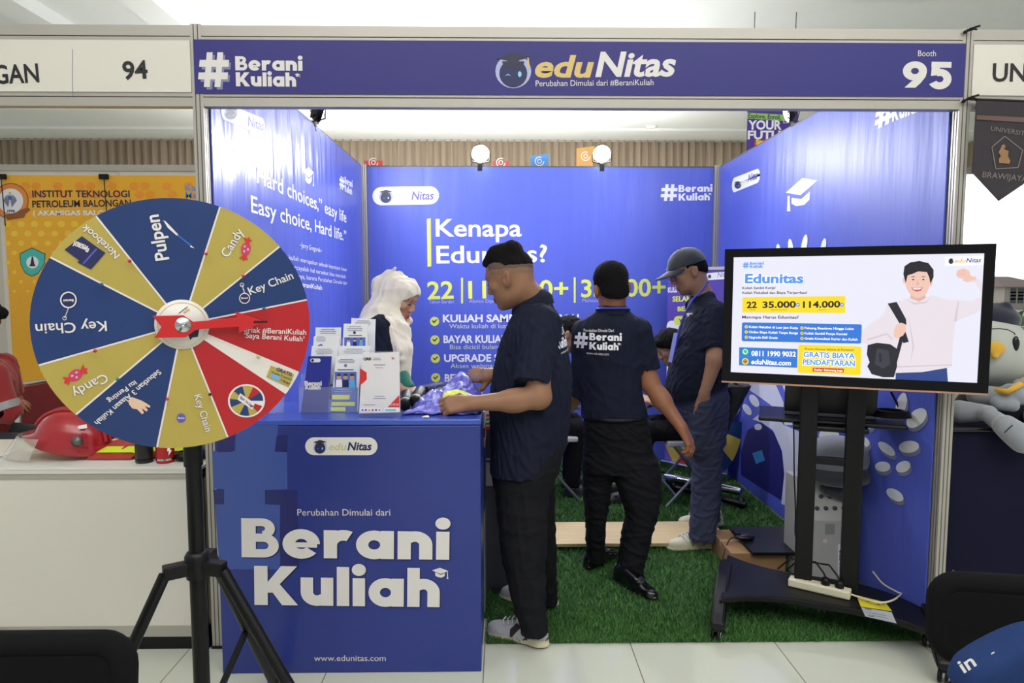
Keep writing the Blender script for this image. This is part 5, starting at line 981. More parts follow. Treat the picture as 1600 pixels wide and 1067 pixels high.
part('ridges', b, hm)
VIS = mat('visor_clear', (214, 212, 196), .1, var=0, alpha=.42); b = MB(); vs = []; n = 18
for j in range(n):
    a = radians(100 + 160 * j / (n - 1)); vs += [hx + (-.0 + .20 * cos(a), .15 * sin(a), .10), hx + (-.035 + .235 * cos(a), .155 * sin(a), .012)]
b.add(vs, [(2 * j, 2 * j + 1, 2 * j + 3, 2 * j + 2) for j in range(n - 1)], VIS, True); v = part('visor', b, hm)
b = MB(); b.lathe([(0, -.02), (.02, -.02), (.02, .0), (0, .004)], hx + (.1, -.125, .085), mat('knob_steel', (110, 110, 106), .3, metal=.6), 16, (0, -1, 0)); part('visor_knob', b, hm)
d = Decal(Plane(hx + (0, -.118, 0), (1, 0, 0), (0, .3, 1)), base=.012); d.poly([(124, 666), (138, 663), (139, 669), (126, 671)], WHITE); d.build('reflective_patch', hm)
# folded vest, cans, goggles
VR = mat('vest_red', (168, 52, 40), .7, var=.1); VY = mat('vest_yellow', (206, 226, 40), .6, var=.05); vt = thing('folded_vest', 'folded red vest with fluorescent yellow stripes on the white desk', 'vest', P(200, 708, 2.8)); vt.location.z = DZ
for k, (x0, x1, dy) in enumerate(((136, 205, 0.), (186, 292, .02))):
    q0, q1 = P(x0, 710, 2.76 + dy), P(x1, 710, 2.76 + dy); b = MB(); N = 10; vs = []
    for i in range(N + 1):
        x = q0[0] + (q1[0] - q0[0]) * i / N
        for yy, z in ((2.76, .004), (2.76, .014), (2.86, .05 + .008 * sin(i * 1.3)), (2.98, .055 + .006 * sin(i)), (3.0, .004)): vs.append((x + (yy - 2.76) * .25, yy + dy, DZ + z * (1 - .25 * (i in (0, N)))))
    b.add(vs, [(i * 5 + j, (i + 1) * 5 + j, (i + 1) * 5 + j + 1, i * 5 + j + 1) for i in range(N) for j in range(4)], VR, True); pt = part('panel', b, vt); b = MB(); vs = []
    for i in range(N + 1):
        x = q0[0] + (q1[0] - q0[0]) * i / N
        for yy, z in ((2.785, .026), (2.83, .042)): vs.append((x + (yy - 2.76) * .25, yy + dy, DZ + z * (1 - .25 * (i in (0, N))) + .001))
    b.add(vs, [(i * 2, (i + 1) * 2, (i + 1) * 2 + 1, i * 2 + 1) for i in range(N)], VY, True); part('stripe', b, pt)
for k, (px, py, w, c, lab) in enumerate(((226, 719, 26, (26, 26, 28), 'black can on the white desk under the wheel'), (258.5, 717, 27, (178, 26, 30), 'red can on the white desk beside the black can'))):
    q = P(px, py, 2.73); q[2] = DZ; r = w / 2 * mpp(2.73); b = MB(); m = mat('can%d' % k, c, .3, var=.1); b.lathe([(0, 0), (r * .94, 0), (r, .004), (r, .10), (r * .92, .11), (r * .85, .112), (0, .11)], q, m, 24); o = tag(part('can', b), lab, 'can', 'cans on the white desk')
    b = MB(); b.lathe([(r * 1.002, .012), (r * 1.004, .016), (r * 1.002, .02)], q, CHROME if k else BLKM, 24); part('rim', b, o)
    if k: d = Decal(Plane(q + (0, -r, 0), (1, 0, 0), (0, 0, 1)), base=.001); d.poly([(262, 699), (267, 697), (266, 703), (269, 703), (263, 712), (264, 705), (261, 705)], WHITE); d.build('mark', o)
q = P(284, 716, 2.74); q[2] = DZ + .018; b = MB(); b.ell(q, (.03, .02, .018), BLK, 14, 10); b.ell(q + (.055, .01, 0), (.03, .02, .018), BLK, 14, 10); b.tube([q + (-.03, .0, .005), q + (-.035, .05, .01), q + (.0, .09, .01)], .004, BLK, 6); b.tube([q + (.02, 0, .004), q + (.035, .005, .004)], .005, BLK, 6); tag(part('goggles', b), 'black safety goggles on the white desk beside the tripod pole', 'goggles')
q = P(316, 712, 2.80); q[2] = DZ; b = MB(); b.box(q + (-.05, -.03, 0), q + (.04, .05, .05), mat('dark_case', (38, 38, 44), .5)); o = tag(part('small_case', b, bevel=.01), 'small dark case on the white desk beside the blue counter', 'case'); b = MB(); b.box(q + (-.02, -.031, .04), (q + (.01, -.03, .048)), CHROME); part('latch', b, o)
# red chair with chrome frame
RC = mat('chair_red', (120, 16, 24), .75, var=.08, sheen=.3)
def banquet_chair(c, rz, label):
    t = thing('banquet_chair', label, 'chair', c); R_ = np.array(Matrix.Rotation(rz, 3, 'Z')); T = lambda x, y, z: np.array(c) + R_ @ np.array([x, y, z])
    b = MB(); b.obox(T(0, 0, .45), (R_[:, 0], R_[:, 1], R_[:, 2]), (.2, .2, .03), RC); part('seat', b, t, .02)
    bk = R_ @ np.array([0, .18, 1.]); bk /= np.linalg.norm(bk); b = MB(); N = 14; out = []
    for i in range(N + 1): a = pi * i / N; out.append((.19 * cos(a) if abs(cos(a)) < .75 else .19 * np.sign(cos(a)), .86 + .0 + (.06 * sin(a) if True else 0)))
    pts = [T(-.19, .21, .52), T(.19, .21, .52)] + [T(x, .21 + (z - .52) * .18, z) for x, z in out]; b.prism(pts[::-1], R_ @ np.array([0, .03, 0]), RC); part('backrest', b, t, .01)
    b = MB(); b.tube([T(.2, .22, .5)] + [T(x * 1.05, .225 + (z - .52) * .18, z + .012) for x, z in out] + [T(-.2, .22, .5)], .011, CHROME, 10); part('back_frame', b, t)
    for sx in (-1, 1):
        b = MB(); b.tube([T(sx * .18, -.17, .43), T(sx * .2, -.2, .0)], .011, CHROME, 10); part('leg', b, t); b = MB(); b.tube([T(sx * .2, .22, .5), T(sx * .19, .2, .43), T(sx * .2, .27, 0)], .011, CHROME, 10); part('leg', b, t)
    return t
q = P(52, 640, 3.72); banquet_chair((q[0] - .02, 3.78, 0), radians(12), 'red padded chair with chrome frame behind the white desk')

# ------------------------------------------------------------------ foreground chairs, blue bag, hip bag
BF_ = mat('chair_black_fabric', (9, 9, 10), .9, spec=.2, var=.15, nscale=30)
def office_chair(c, rz, w, h0, h1, label, rake=.12, tilt=0.):
    t = thing('office_chair', label, 'chair', c, 'black chairs in front'); R_ = np.array(Matrix.Rotation(rz, 3, 'Z')); T = lambda x, y, z: np.array(c) + R_ @ np.array([x, y, z])
    r = .05; out = []
    for cx, cz, a0 in ((w - r, h1 - r, 0), (-w + r, h1 - r, 90), (-w + r, h0 + r, 180), (w - r, h0 + r, 270)):
        for k in range(7): a = radians(a0 + 15 * k); out.append((cx + r * cos(a), cz + r * sin(a) + tilt * cx))
    b = MB(); b.prism([T(x, .0 + rake * (z - h0), z) for x, z in out], R_ @ np.array([0, .05, 0]), BF_); part('backrest', b, t, .02, seg=3)
    b = MB(); b.tube([T(x * .96, .025 + rake * (z - h0), (z - (h0 + h1) / 2) * .97 + (h0 + h1) / 2) for x, z in out], .03, BF_, 10, closed=True); part('back_rim', b, t)
    b = MB(); b.obox(T(0, -.25, .44), (R_[:, 0], R_[:, 1], R_[:, 2]), (w * .95, .23, .035), BF_); part('seat', b, t, .02)
    for sx in (-1, 1):
        for sy in (-.42, .02): b = MB(); b.tube([T(sx * w * .9, sy, .42), T(sx * w * .95, sy + (.06 if sy > 0 else -.03), 0)], .012, BLKM, 10); part('leg', b, t)
        b = MB(); b.tube([T(sx * w * .8, .0, .42), T(sx * w * .8, .03, h0 + .1)], .012, BLKM, 8); part('back_support', b, t)
    return t
Yl = 1.36; q = P(207, 1000, Yl); cl_ = office_chair((q[0] - .285, Yl, 0), 0, .25, .55, P(100, 997, Yl)[2] - .035, 'black fabric chair back at the lower left corner of the picture')
Yr = 1.52; q = P(1462, 930, Yr); rz = radians(-14); office_chair((q[0] + .365 * cos(rz), Yr + .10, 0), rz, .24, .52, P(1500, 905, Yr)[2] - .085, 'black fabric chair back at the lower right corner, a blue bag before it', rake=.10, tilt=.03)
BB = mat('bag_denim_blue', (31, 52, 96), .9, var=.12, nscale=20, spec=.2); Yb = 1.36
bq = [(1487, 1090), (1490, 1060), (1500, 1038), (1528, 1020), (1560, 1002), (1600, 984), (1650, 972), (1700, 985), (1720, 1100)]
b = MB(); pts = [P(*p, Yb) for p in bq]; cen = np.mean(pts, 0); L = []
for s, o in ((.86, -.05), (.97, -.03), (1., 0), (.97, .03), (.86, .05)): L.append([cen + (p - cen) * s + (0, o, 0) for p in pts])
n = len(pts); vs = [p for r in L for p in r]; b.add(vs, [(i * n + (j + 1) % n, i * n + j, (i + 1) * n + j, (i + 1) * n + (j + 1) % n) for i in range(4) for j in range(n)] + [tuple(range(n)), tuple(range(4 * n, 5 * n))[::-1]], BB, True)
bag = tag(part('fabric_bag', b), 'dark blue fabric bag with white lettering in front of the lower right chair', 'bag'); bag.modifiers.new('sub', 'SUBSURF').render_levels = 2; bag.modifiers['sub'].levels = 2
d = Decal(Plane((0, Yb - .054, 0), (1, 0, 0), (0, 0, 1)), base=.004); d.text('in', (1504, 1050), (1524, 1037), OFFW, bold=.02, hs=.9); d.poly([(1546, 1019), (1551, 1016), (1552, 1018), (1547, 1021)], OFFW); d.build('lettering', bag)
# ------------------------------------------------------------------ smooth-blended solids for people, clothes and plush (field -> surface nets)
BIG = .08
class Field:
    def __init__(s, lo, hi, h):
        s.lo = np.array(lo, float) - 3 * h; s.h = h; s.n = np.ceil((np.array(hi, float) + 3 * h - s.lo) / h).astype(int) + 1
        s.f = np.full(s.n, BIG, np.float32)
    def region(s, lo, hi, pad):
        i0 = np.maximum(0, np.floor((np.array(lo) - pad - s.lo) / s.h).astype(int)); i1 = np.minimum(s.n, np.ceil((np.array(hi) + pad - s.lo) / s.h).astype(int) + 1)
        if (i1 <= i0).any(): return None
        sl = tuple(slice(a, b) for a, b in zip(i0, i1))
        g = [(s.lo[k] + s.h * np.arange(i0[k], i1[k], dtype=np.float32)).astype(np.float32) for k in range(3)]
        return sl, g[0][:, None, None], g[1][None, :, None], g[2][None, None, :]
    def op(s, fn, lo, hi, k=.02, mode='u'):
        r = s.region(lo, hi, k + 3 * s.h if mode == 'u' else 2 * s.h)
        if r is None: return s
        sl, X, Y, Z = r; d = fn(X, Y, Z).astype(np.float32); a = s.f[sl]
        if mode == 'u':
            t = np.clip(.5 + .5 * (a - d) / k, 0, 1); s.f[sl] = a * (1 - t) + d * t - k * t * (1 - t)
        elif mode == 's':
            d = -d; t = np.clip(.5 + .5 * (d - a) / k, 0, 1); s.f[sl] = a * (1 - t) + d * t + k * t * (1 - t)
        return s
    def cut(s, fn):            # keep where fn<0, whole grid
        g = [(s.lo[k] + s.h * np.arange(s.n[k], dtype=np.float32)) for k in range(3)]
        s.f = np.maximum(s.f, fn(g[0][:, None, None], g[1][None, :, None], g[2][None, None, :]).astype(np.float32)); return s
    def cap(s, p0, p1, r0, r1=None, k=.02, mode='u', flat=None):
        p0, p1 = np.array(p0, float), np.array(p1, float); r1 = r0 if r1 is None else r1; v = p1 - p0; L2 = max(v @ v, 1e-9); R = max(r0, r1)
        def fn(X, Y, Z):
            t = ((X - p0[0]) * v[0] + (Y - p0[1]) * v[1] + (Z - p0[2]) * v[2]) / L2; tc = np.clip(t, 0, 1)
            d = np.sqrt((X - p0[0] - tc * v[0]) ** 2 + (Y - p0[1] - tc * v[1]) ** 2 + (Z - p0[2] - tc * v[2]) ** 2) - (r0 + (r1 - r0) * tc)
            if flat: d = np.maximum(d, (t - 1) * sqrt(L2))      # flat end at p1 (a hem)
            return d
        return s.op(fn, np.minimum(p0, p1) - R, np.maximum(p0, p1) + R, k, mode)
    def ell(s, c, r, R=None, k=.02, mode='u'):
        c = np.array(c, float); r = np.array(r, float); R = np.eye(3) if R is None else R; m = np.abs(R) @ r
        def fn(X, Y, Z):
            q = [((X - c[0]) * R[0, i] + (Y - c[1]) * R[1, i] + (Z - c[2]) * R[2, i]) for i in range(3)]
            k0 = np.sqrt(sum((q[i] / r[i]) ** 2 for i in range(3))); k1 = np.sqrt(sum((q[i] / r[i] ** 2) ** 2 for i in range(3))) + 1e-9
            return k0 * (k0 - 1) / k1
        return s.op(fn, c - m, c + m, k, mode)
    def loft(s, secs, yaw=0., k=.02, e=2.3):
        """secs: (z, cx, cy, a, b) ellipses stacked in z, a along the facing direction yaw, b across"""
        S_ = sorted(secs); z = np.array([q[0] for q in S_]); zz = np.linspace(z[0], z[-1], 64); cols = []
        for i in range(1, 5):
            v = np.array([q[i] for q in S_]); m = np.gradient(v, z) if len(z) > 2 else np.full(len(z), (v[-1] - v[0]) / (z[-1] - z[0])); j = np.clip(np.searchsorted(z, zz) - 1, 0, len(z) - 2); hh = z[j + 1] - z[j]; t = (zz - z[j]) / hh
            cols.append((2 * t**3 - 3 * t**2 + 1) * v[j] + (t**3 - 2 * t**2 + t) * hh * m[j] + (-2 * t**3 + 3 * t**2) * v[j + 1] + (t**3 - t**2) * hh * m[j + 1])
        cx, cy, A, B = cols; ca, sa = cos(yaw), sin(yaw); R = max(A.max(), B.max())
        def fn(X, Y, Z):
            zf = np.clip(Z, z[0], z[-1]); x0, y0, a, b = (np.interp(zf, zz, q) for q in (cx, cy, A, B))
            dx, dy = X - x0, Y - y0; u, v = dx * ca + dy * sa, -dx * sa + dy * ca
            q = (np.abs(u / a) ** e + np.abs(v / b) ** e) ** (1 / e); d = (q - 1) * np.minimum(a, b)
            return np.maximum(d, np.maximum(z[0] - Z, Z - z[-1]))
        return s.op(fn, (cx.min() - R, cy.min() - R, z[0]), (cx.max() + R, cy.max() + R, z[-1]), k)
    def mesh(s, smooth=1):
        f = s.f; ins = f < 0; n = np.array(f.shape); c = np.zeros(n - 1, np.uint8)
        for i in (0, 1):
            for j in (0, 1):
                for k in (0, 1): c += ins[i:n[0] - 1 + i, j:n[1] - 1 + j, k:n[2] - 1 + k]
        act = (c > 0) & (c < 8); I = np.argwhere(act); vid = np.full(n - 1, -1, np.int32); vid[act] = np.arange(len(I))
        co = {(i, j, k): f[I[:, 0] + i, I[:, 1] + j, I[:, 2] + k] for i in (0, 1) for j in (0, 1) for k in (0, 1)}
        acc = np.zeros((len(I), 3)); cnt = np.zeros(len(I))
        for a in co:
            for ax in range(3):
                if a[ax] == 0:
                    b_ = list(a); b_[ax] = 1; fa, fb = co[a], co[tuple(b_)]; x = (fa < 0) != (fb < 0); t = np.where(x, fa / np.where(x, fa - fb, 1), 0)
                    p = np.array(a, float)[None] + np.eye(3)[ax][None] * t[:, None]; acc += p * x[:, None]; cnt += x
        V = s.lo + s.h * (I + acc / np.maximum(cnt, 1)[:, None]); Q = []
        for ax in range(3):
            o1, o2 = [(1, 2), (2, 0), (0, 1)][ax]; sl0 = [slice(None)] * 3; sl1 = [slice(None)] * 3; sl0[ax] = slice(0, -1); sl1[ax] = slice(1, None)
            A, B = ins[tuple(sl0)], ins[tuple(sl1)]; E_ = np.argwhere(A != B); E_ = E_[(E_[:, o1] > 0) & (E_[:, o2] > 0) & (E_[:, o1] < n[o1] - 1) & (E_[:, o2] < n[o2] - 1)]
            def cell(d1, d2): q = E_.copy(); q[:, o1] += d1; q[:, o2] += d2; return vid[q[:, 0], q[:, 1], q[:, 2]]
            q = np.stack([cell(-1, -1), cell(0, -1), cell(0, 0), cell(-1, 0)], 1); fl = ~A[E_[:, 0], E_[:, 1], E_[:, 2]]; q[fl] = q[fl][:, ::-1]; Q.append(q)
        F = np.concatenate(Q); F = F[(F >= 0).all(1)]
        for _ in range(smooth):
            a = F.ravel(); b2 = np.roll(F, -1, 1).ravel(); S2 = np.zeros_like(V); C2 = np.zeros(len(V))
            for p, q in ((a, b2), (b2, a)):
                C2 += np.bincount(p, minlength=len(V))
                for d in range(3): S2[:, d] += np.bincount(p, V[q, d], minlength=len(V))
            V = V * .5 + .5 * S2 / np.maximum(C2, 1)[:, None]
        return V, F
def normals(V, F):
    n = np.cross(V[F[:, 2]] - V[F[:, 0]], V[F[:, 3]] - V[F[:, 1]]); N = np.zeros_like(V)
    for i in range(4):
        for d in range(3): N[:, d] += np.bincount(F[:, i], n[:, d], minlength=len(V))
    return N / (np.linalg.norm(N, axis=1)[:, None] + 1e-12)
def folds(V, amp, freq=18., seed=0., stretch=(1, 1, .6)):
    p = V * np.array(stretch) * freq; r = np.random.default_rng(int(seed * 10) + 3); o = np.zeros(len(V))
    w = np.stack([np.sin(p @ r.normal(size=3) * .6 + r.random() * 6) for _ in range(3)], 1)
    for i in range(6):
        k = r.normal(size=3); k /= np.linalg.norm(k); o += np.abs(np.sin(p @ k * (.6 + .25 * i) + 1.6 * w[:, i % 3] + r.random() * 6)) / (1 + .5 * i)
    return amp * (1.6 - o)
def solid(name, F_, m, parent=None, smooth=1, wrinkle=None, mats=None, pick=None, origin=None):
    V, F = F_.mesh(smooth)
    if wrinkle: V = V + normals(V, F) * folds(V, **wrinkle)[:, None]
    mi = pick(V[F].mean(1)) if pick is not None else None
    org = wloc(parent) if parent is not None else (base_of(V) if origin is None else np.array(origin, float))
    return link(name, mesh_np(name, V - org, F, mats or [m], mi), parent, org)
def bvh(o):
    w = wloc(o); me = o.data; n = len(me.vertices); V = np.empty(n * 3, np.float32); me.vertices.foreach_get('co', V); V = V.reshape(-1, 3) + w
    return BVHTree.FromPolygons([tuple(p) for p in V.tolist()], [tuple(p.vertices) for p in me.polygons])
def wrap(d, o, name, off=.004):
    """lay a flat print onto the cloth it is printed on"""
    t = bvh(o); n = Vector(d.pl.n); out = []
    for v in d.mb.v:
        h = t.ray_cast(Vector(v) + n * .35, -n, .8)[0]; out.append(tuple(h + n * off) if h is not None else v)
    d.mb.v = out; return d.build(name, o)
def rot(f, up=(0, 0, 1)):
    """columns: forward x, left y, up z"""
    x = np.array(f, float); x /= np.linalg.norm(x); y = np.cross(up, x); y /= np.linalg.norm(y); return np.stack([x, y, np.cross(x, y)], 1)
def headrot(yaw, pitch, roll=0.):       # yaw from +X, pitch down positive
    c = rot((cos(yaw), sin(yaw), 0)); a, b = sin(pitch), cos(pitch); Ry = np.array([[b, 0, a], [0, 1, 0], [-a, 0, b]]); Rx = np.array([[1, 0, 0], [0, cos(roll), -sin(roll)], [0, sin(roll), cos(roll)]]); return c @ Ry @ Rx
class Head:
    def __init__(s, c, R, k=1.): s.c = np.array(c, float); s.R = R; s.k = k
    def w(s, *p): return s.c + s.R @ (np.array(p, float) * s.k)
    def local(s, Pw): return (Pw - s.c) @ s.R / s.k
    def skin(s, F, ears=True):
        k = s.k; E_ = lambda c, r, kk=.03, m='u', R=None: F.ell(s.w(*c), np.array(r) * k, s.R if R is None else s.R @ R, kk * k, m)
        E_((-.012, 0, .03), (.097, .076, .088)); E_((.03, 0, -.025), (.061, .062, .09)); E_((.018, 0, -.062), (.062, .058, .042)); E_((.067, 0, -.095), (.024, .026, .02), .02)
        F.cap(s.w(.086, 0, .022), s.w(.106, 0, -.022), .008 * k, .0115 * k, .012 * k); F.cap(s.w(.083, -.03, .03), s.w(.083, .03, .03), .012 * k, None, .015 * k)
        for y in (-1, 1):
            E_((.099, y * .012, -.029), (.012, .008, .008), .006); E_((.066, y * .044, -.012), (.022, .02, .02), .02); E_((.096, y * .031, .011), (.017, .016, .010), .012, 's'); E_((.081, y * .031, .010), (.012, .012, .011), .003)
        E_((.092, 0, -.0575), (.010, .024, .006), .005); E_((.090, 0, -.070), (.011, .020, .0075), .005); E_((.105, 0, -.0635), (.012, .022, .0018), .002, 's')
        T = np.array(Matrix.Rotation(-.25, 3, 'Y'))
        E_((.028, 0, .052), (.060, .064, .050), .03)
        for y in (-1, 1) if ears else (): E_((-.010, y * .085, -.004), (.019, .013, .034), .006, 'u', T); E_((-.003, y * .098, -.002), (.010, .009, .019), .004, 's', T); E_((-.021, y * .094, .0), (.006, .009, .028), .003, 'u', T)
    def features(s, body, brow=(24, 20, 20), lash=True):
        b = MB(); m = mat('eyebrow_%d' % brow[0], brow, .8, var=.1)
        for y in (-1, 1): b.tube([s.w(.094, y * .014, .030), s.w(.093, y * .03, .036), s.w(.080, y * .047, .030)], [.003 * s.k, .0042 * s.k, .0022 * s.k], m, 7)
        part('eyebrows', b, body)
        b = MB(); m2 = mat('eyelash', (20, 16, 16), .7, var=0)
        for y in (-1, 1): b.tube([s.w(.0925, y * .021, .006), s.w(.0945, y * .031, .0035), s.w(.088, y * .042, .006)], [.0012, .0022, .0012], m2, 6)
        part('eyelashes', b, body)
def hand(F, W, d, nb, side, curl=(.5, .5, .5, .5), s=1., thumb=.5, k=.004, spread=.06):
    """W wrist, d wrist->knuckles, nb back-of-hand normal, side=+1 thumb on (nb x d) side"""
    x = np.array(d, float); x /= np.linalg.norm(x); z = np.array(nb, float); z -= x * (z @ x); z /= np.linalg.norm(z); y = np.cross(z, x) * side; W = np.array(W, float)
    ky = (.031, .0105, -.0105, -.030); kx = (.088, .094, .090, .080); Ls = (.074, .082, .076, .060)
    for i in range(4): F.cap(W + y * ky[i] * .45 * s, W + (x * kx[i] + y * ky[i]) * s, .0175 * s, .0125 * s, .014)
    F.cap(W - x * .01, W + (x * .05 + y * .02 - z * .006) * s, .022 * s, .017 * s, .014)
    for i in range(4):
        p = W + (x * kx[i] + y * ky[i]) * s; a = curl[i] * .55
        for j, fr in enumerate((.46, .30, .24)):
            dd = x * cos(a) - z * sin(a) + y * spread * (1.5 - i) * .5; q = p + dd * Ls[i] * fr * s; F.cap(p, q, (.0098 - .0009 * j) * s, (.0090 - .001 * j) * s, k); p = q; a += curl[i] * (1. - .25 * j)
    p = W + (x * .022 + y * .026 - z * .008) * s
    for dd, L, r in ((x * .62 + y * .7 - z * .35, .042, .0125), (x * .85 + y * (.4 - thumb * .4) - z * (.25 + .3 * thumb), .034, .0108), (x * .9 + y * (.15 - thumb * .5) - z * (.3 + .35 * thumb), .026, .0095)):
        dd = dd / np.linalg.norm(dd); q = p + dd * L * s; F.cap(p, q, r * s, r * .92 * s, .006); p = q
def shoe(parent, heel, toe, z0, L, mats, name='shoe', style='sneaker', h=.004, label=None):
    """heel, toe: ground points (only direction matters with L)"""
    up, sole, dark = mats; f = np.array(toe, float) - np.array(heel, float); f[2] = 0; f /= np.linalg.norm(f); R = rot(f); o = np.array([heel[0], heel[1], z0]); k = L / .29
    T = lambda x, y, z: o + R @ (np.array([x, y, z]) * k); F = Field(o - .36 * k, o + .36 * k, h); E_ = lambda c, r, kk=.02, m='u': F.ell(T(*c), np.array(r) * k, R, kk, m)
    lo = style == 'loafer'
    for c, r in (((.05, 0, .012), (.052, .036, .016)), ((.14, -.004, .012), (.10, .037, .014)), ((.215, 0, .013 if not lo else .010), (.078, .046 if not lo else .040, .015))): E_(c, r, .012)
    E_((.045, 0, .042), (.042, .034, .042)); E_((.14, 0, .035), (.085, .036, .034)); E_((.215, 0, .034 if not lo else .028), (.066, .042 if not lo else .037, .030 if not lo else .024)); F.cap(T(.06, 0, .07), T(.165, 0, .05), .036 * k, .028 * k, .02)
    if not lo: F.cap(T(.05, 0, .08), T(.115, 0, .082), .035 * k, .030 * k, .015)
    F.cut(lambda X, Y, Z: z0 - Z + 0 * X + 0 * Y)
    def pick(C):
        q = (C - o) @ R / k; s_ = np.zeros(len(C), int); line = .024 + .008 * (q[:, 0] < .08) + .004 * np.sin(q[:, 0] * 40) if not lo else .012 + 0 * q[:, 0]; s_[q[:, 2] < line] = 1
        if not lo: s_[(q[:, 2] > line + .004) & (q[:, 0] < .16) & (q[:, 2] < .085) & (np.sin(q[:, 0] * 75 + q[:, 2] * 60) > .25)] = 2; s_[(q[:, 2] > .10)] = 2; s_[(q[:, 2] < .007)] = 2 if mats[2] is not None else 1
        return s_
    ob = solid(name, F, None, parent, 1, mats=[up, sole, dark], pick=pick)
    if label: ob['label'] = label
    if not lo:
        b = MB(); lm = mat('lace_white', (206, 206, 204), .7, var=0)
        for i in range(5):
            x = .115 + .021 * i; zt = .108 - .0075 * i
            b.tube([T(x - .006, .026, zt - .012), T(x + .003, .012, zt + .003), T(x + .004, -.012, zt + .003), T(x + .012, -.026, zt - .014)], .0032 * k, lm, 6)
        b.tube([T(.12, .005, .10), T(.10, .03, .115), T(.115, .04, .09)], .0028 * k, lm, 6); b.tube([T(.12, -.005, .10), T(.10, -.03, .115), T(.12, -.042, .088)], .0028 * k, lm, 6); part('laces', b, ob)
    else:
        b = MB(); b.obox(T(.165, 0, .062), (R[:, 0], R[:, 1], R[:, 2]), (.012 * k, .036 * k, .006 * k), mats[0]); c = T(.168, -.016, .068); b.tube([c + R @ np.array([.011 * cos(t), .010 * sin(t), 0]) for t in np.linspace(0, 2 * pi, 14)[:-1]], .002, CHROME, 6, closed=True); part('strap_buckle', b, ob)
    return ob
def secs(rows, Y=None, yaw=0., fx=None):
    """rows: (py, pxL, pxR, Y, b): read silhouettes; b = half size along the depth axis; returns loft sections for yaw=0"""
    o = []
    for py, l, r, Y_, b in rows: p, q = P(l, py, Y_), P(r, py, Y_); o.append(((p[2] + q[2]) / 2, (p[0] + q[0]) / 2, Y_, abs(q[0] - p[0]) / 2, b))
    return o
# ------------------------------------------------------------------ people
POLO = mat('polo_navy', (19, 24, 43), .85, var=.12, nscale=25, bump=.15, bscale=220, bdist=.002, spec=.25); TRB = mat('trousers_black', (13, 13, 18), .85, spec=.25, var=.12, nscale=14, bump=.3, bscale=9, bdist=.02); TRS = mat('trousers_slate', (56, 60, 82), .85, spec=.3, var=.12, nscale=14, bump=.3, bscale=9, bdist=.02)
def skinm(n, rgb): return mat(n, rgb, .5, spec=.35, var=.08, nscale=22, bump=.08, bscale=160, bdist=.002, sss=.12)
SK1, SK1F, SK1L = skinm('skin_tan', (144, 104, 78)), mat('skin_stubble', (92, 70, 58), .7, var=.2, nscale=120), skinm('lips_brown', (124, 76, 66))
SK2, SK3, SK4 = skinm('skin_warm', (148, 98, 70)), skinm('skin_light', (166, 124, 100)), skinm('skin_fair', (184, 138, 116))
HAIRB = mat('hair_black', (15, 13, 13), .85, spec=.15, var=.3, nscale=90, bump=.6, bscale=240, stretch=(1, 1, .25), bdist=.004)
def shirt_field(rows, h, yaw, lo, hi): pass
def torso_secs(rows, yaw):
    """(py, pxL, pxR, Y, b): silhouettes of a body turned by yaw; b half width across the shoulders axis"""
    o = []; c, s_ = abs(cos(yaw)), abs(sin(yaw))
    for py, l, r, Y, b in rows:
        p, q = P(l, py, Y), P(r, py, Y); X = abs(q[0] - p[0]) / 2
        a = sqrt(max((.06) ** 2, X * X - (b * s_) ** 2)) / max(c, .3); o.append(((p[2] + q[2]) / 2, (p[0] + q[0]) / 2, Y, a, b))
    return o
def bounds(pts, pad): a = np.array(pts); return a.min(0) - pad, a.max(0) + pad
def collar_ring(shirt, base, tilt, r0, r1, hgt, m, front, name='collar'):
    n = 40; vs = []; base = np.array(base, float); up = np.array(tilt, float); up /= np.linalg.norm(up); f = np.array(front, float); f -= up * (f @ up); f /= np.linalg.norm(f); l = np.cross(up, f)
    for i in range(n + 1):
        a = radians(18) + radians(324) * i / n; e = f * cos(a) + l * sin(a)
        for r, z in ((r0 * 1.08, -.004), (r0 * 1.10, hgt * .45), (r1 * 1.02, hgt), (r1 * .97, hgt), (r1 * .95, hgt * .3)): vs.append(base + e * r + up * (z - .025 * max(0, cos(a))))
    b = MB(); b.add(vs, [(i * 5 + j, (i + 1) * 5 + j, (i + 1) * 5 + j + 1, i * 5 + j + 1) for i in range(n) for j in range(4)], m, True); return part(name, b, shirt)

# ---- man at the counter (profile, handling the packed shirt)
yaw = radians(158); fwd = np.array([cos(yaw), sin(yaw), 0]); lft = np.array([-sin(yaw), cos(yaw), 0]); H4 = .0045
hc = P(798, 436, 2.80); HD = Head(hc, headrot(radians(161), radians(19)), 1.0); nb = P(838, 474, 2.83)
F = Field((-.24, 2.40, .0), (.40, 3.2, 1.78), H4); HD.skin(F); F.cap(HD.w(-.028, 0, -.045), nb, .062, .064, .03)
F.ell(nb + lft * .0 + (0, 0, -.12), (.08, .15, .08), rot(fwd), .03); F.cap(P(832, 560, 2.83), P(826, 690, 2.83), .10, .11, .03)
sh1, el1, wr1 = P(840, 515, 2.655), P(842, 620, 2.60), P(737, 630, 2.57); F.cap(sh1 + (0, .07, -.02), sh1 + (el1 - sh1) * .5, .045, .05, .02); F.cap(sh1 + (el1 - sh1) * .5, el1, .05, .048, .02); F.cap(el1, P(800, 626, 2.585), .048, .042, .02); F.cap(P(806, 626, 2.585), wr1, .042, .0285, .03)
hand(F, wr1, (-1, .05, -.08), (-.1, -.75, .75), -1, (.75, .85, .95, 1.05), 1.03, .6)
sh2, el2, wr2 = P(822, 515, 3.0), P(812, 602, 2.97), P(771, 586, 2.90); F.cap(sh2 + (0, -.07, -.02), el2, .045, .047, .02); F.cap(el2, wr2, .044, .029, .02); hand(F, wr2, (-1, -.1, .02), (-.2, -.7, .75), 1, (.7, .8, .9, 1.), 1., .7)
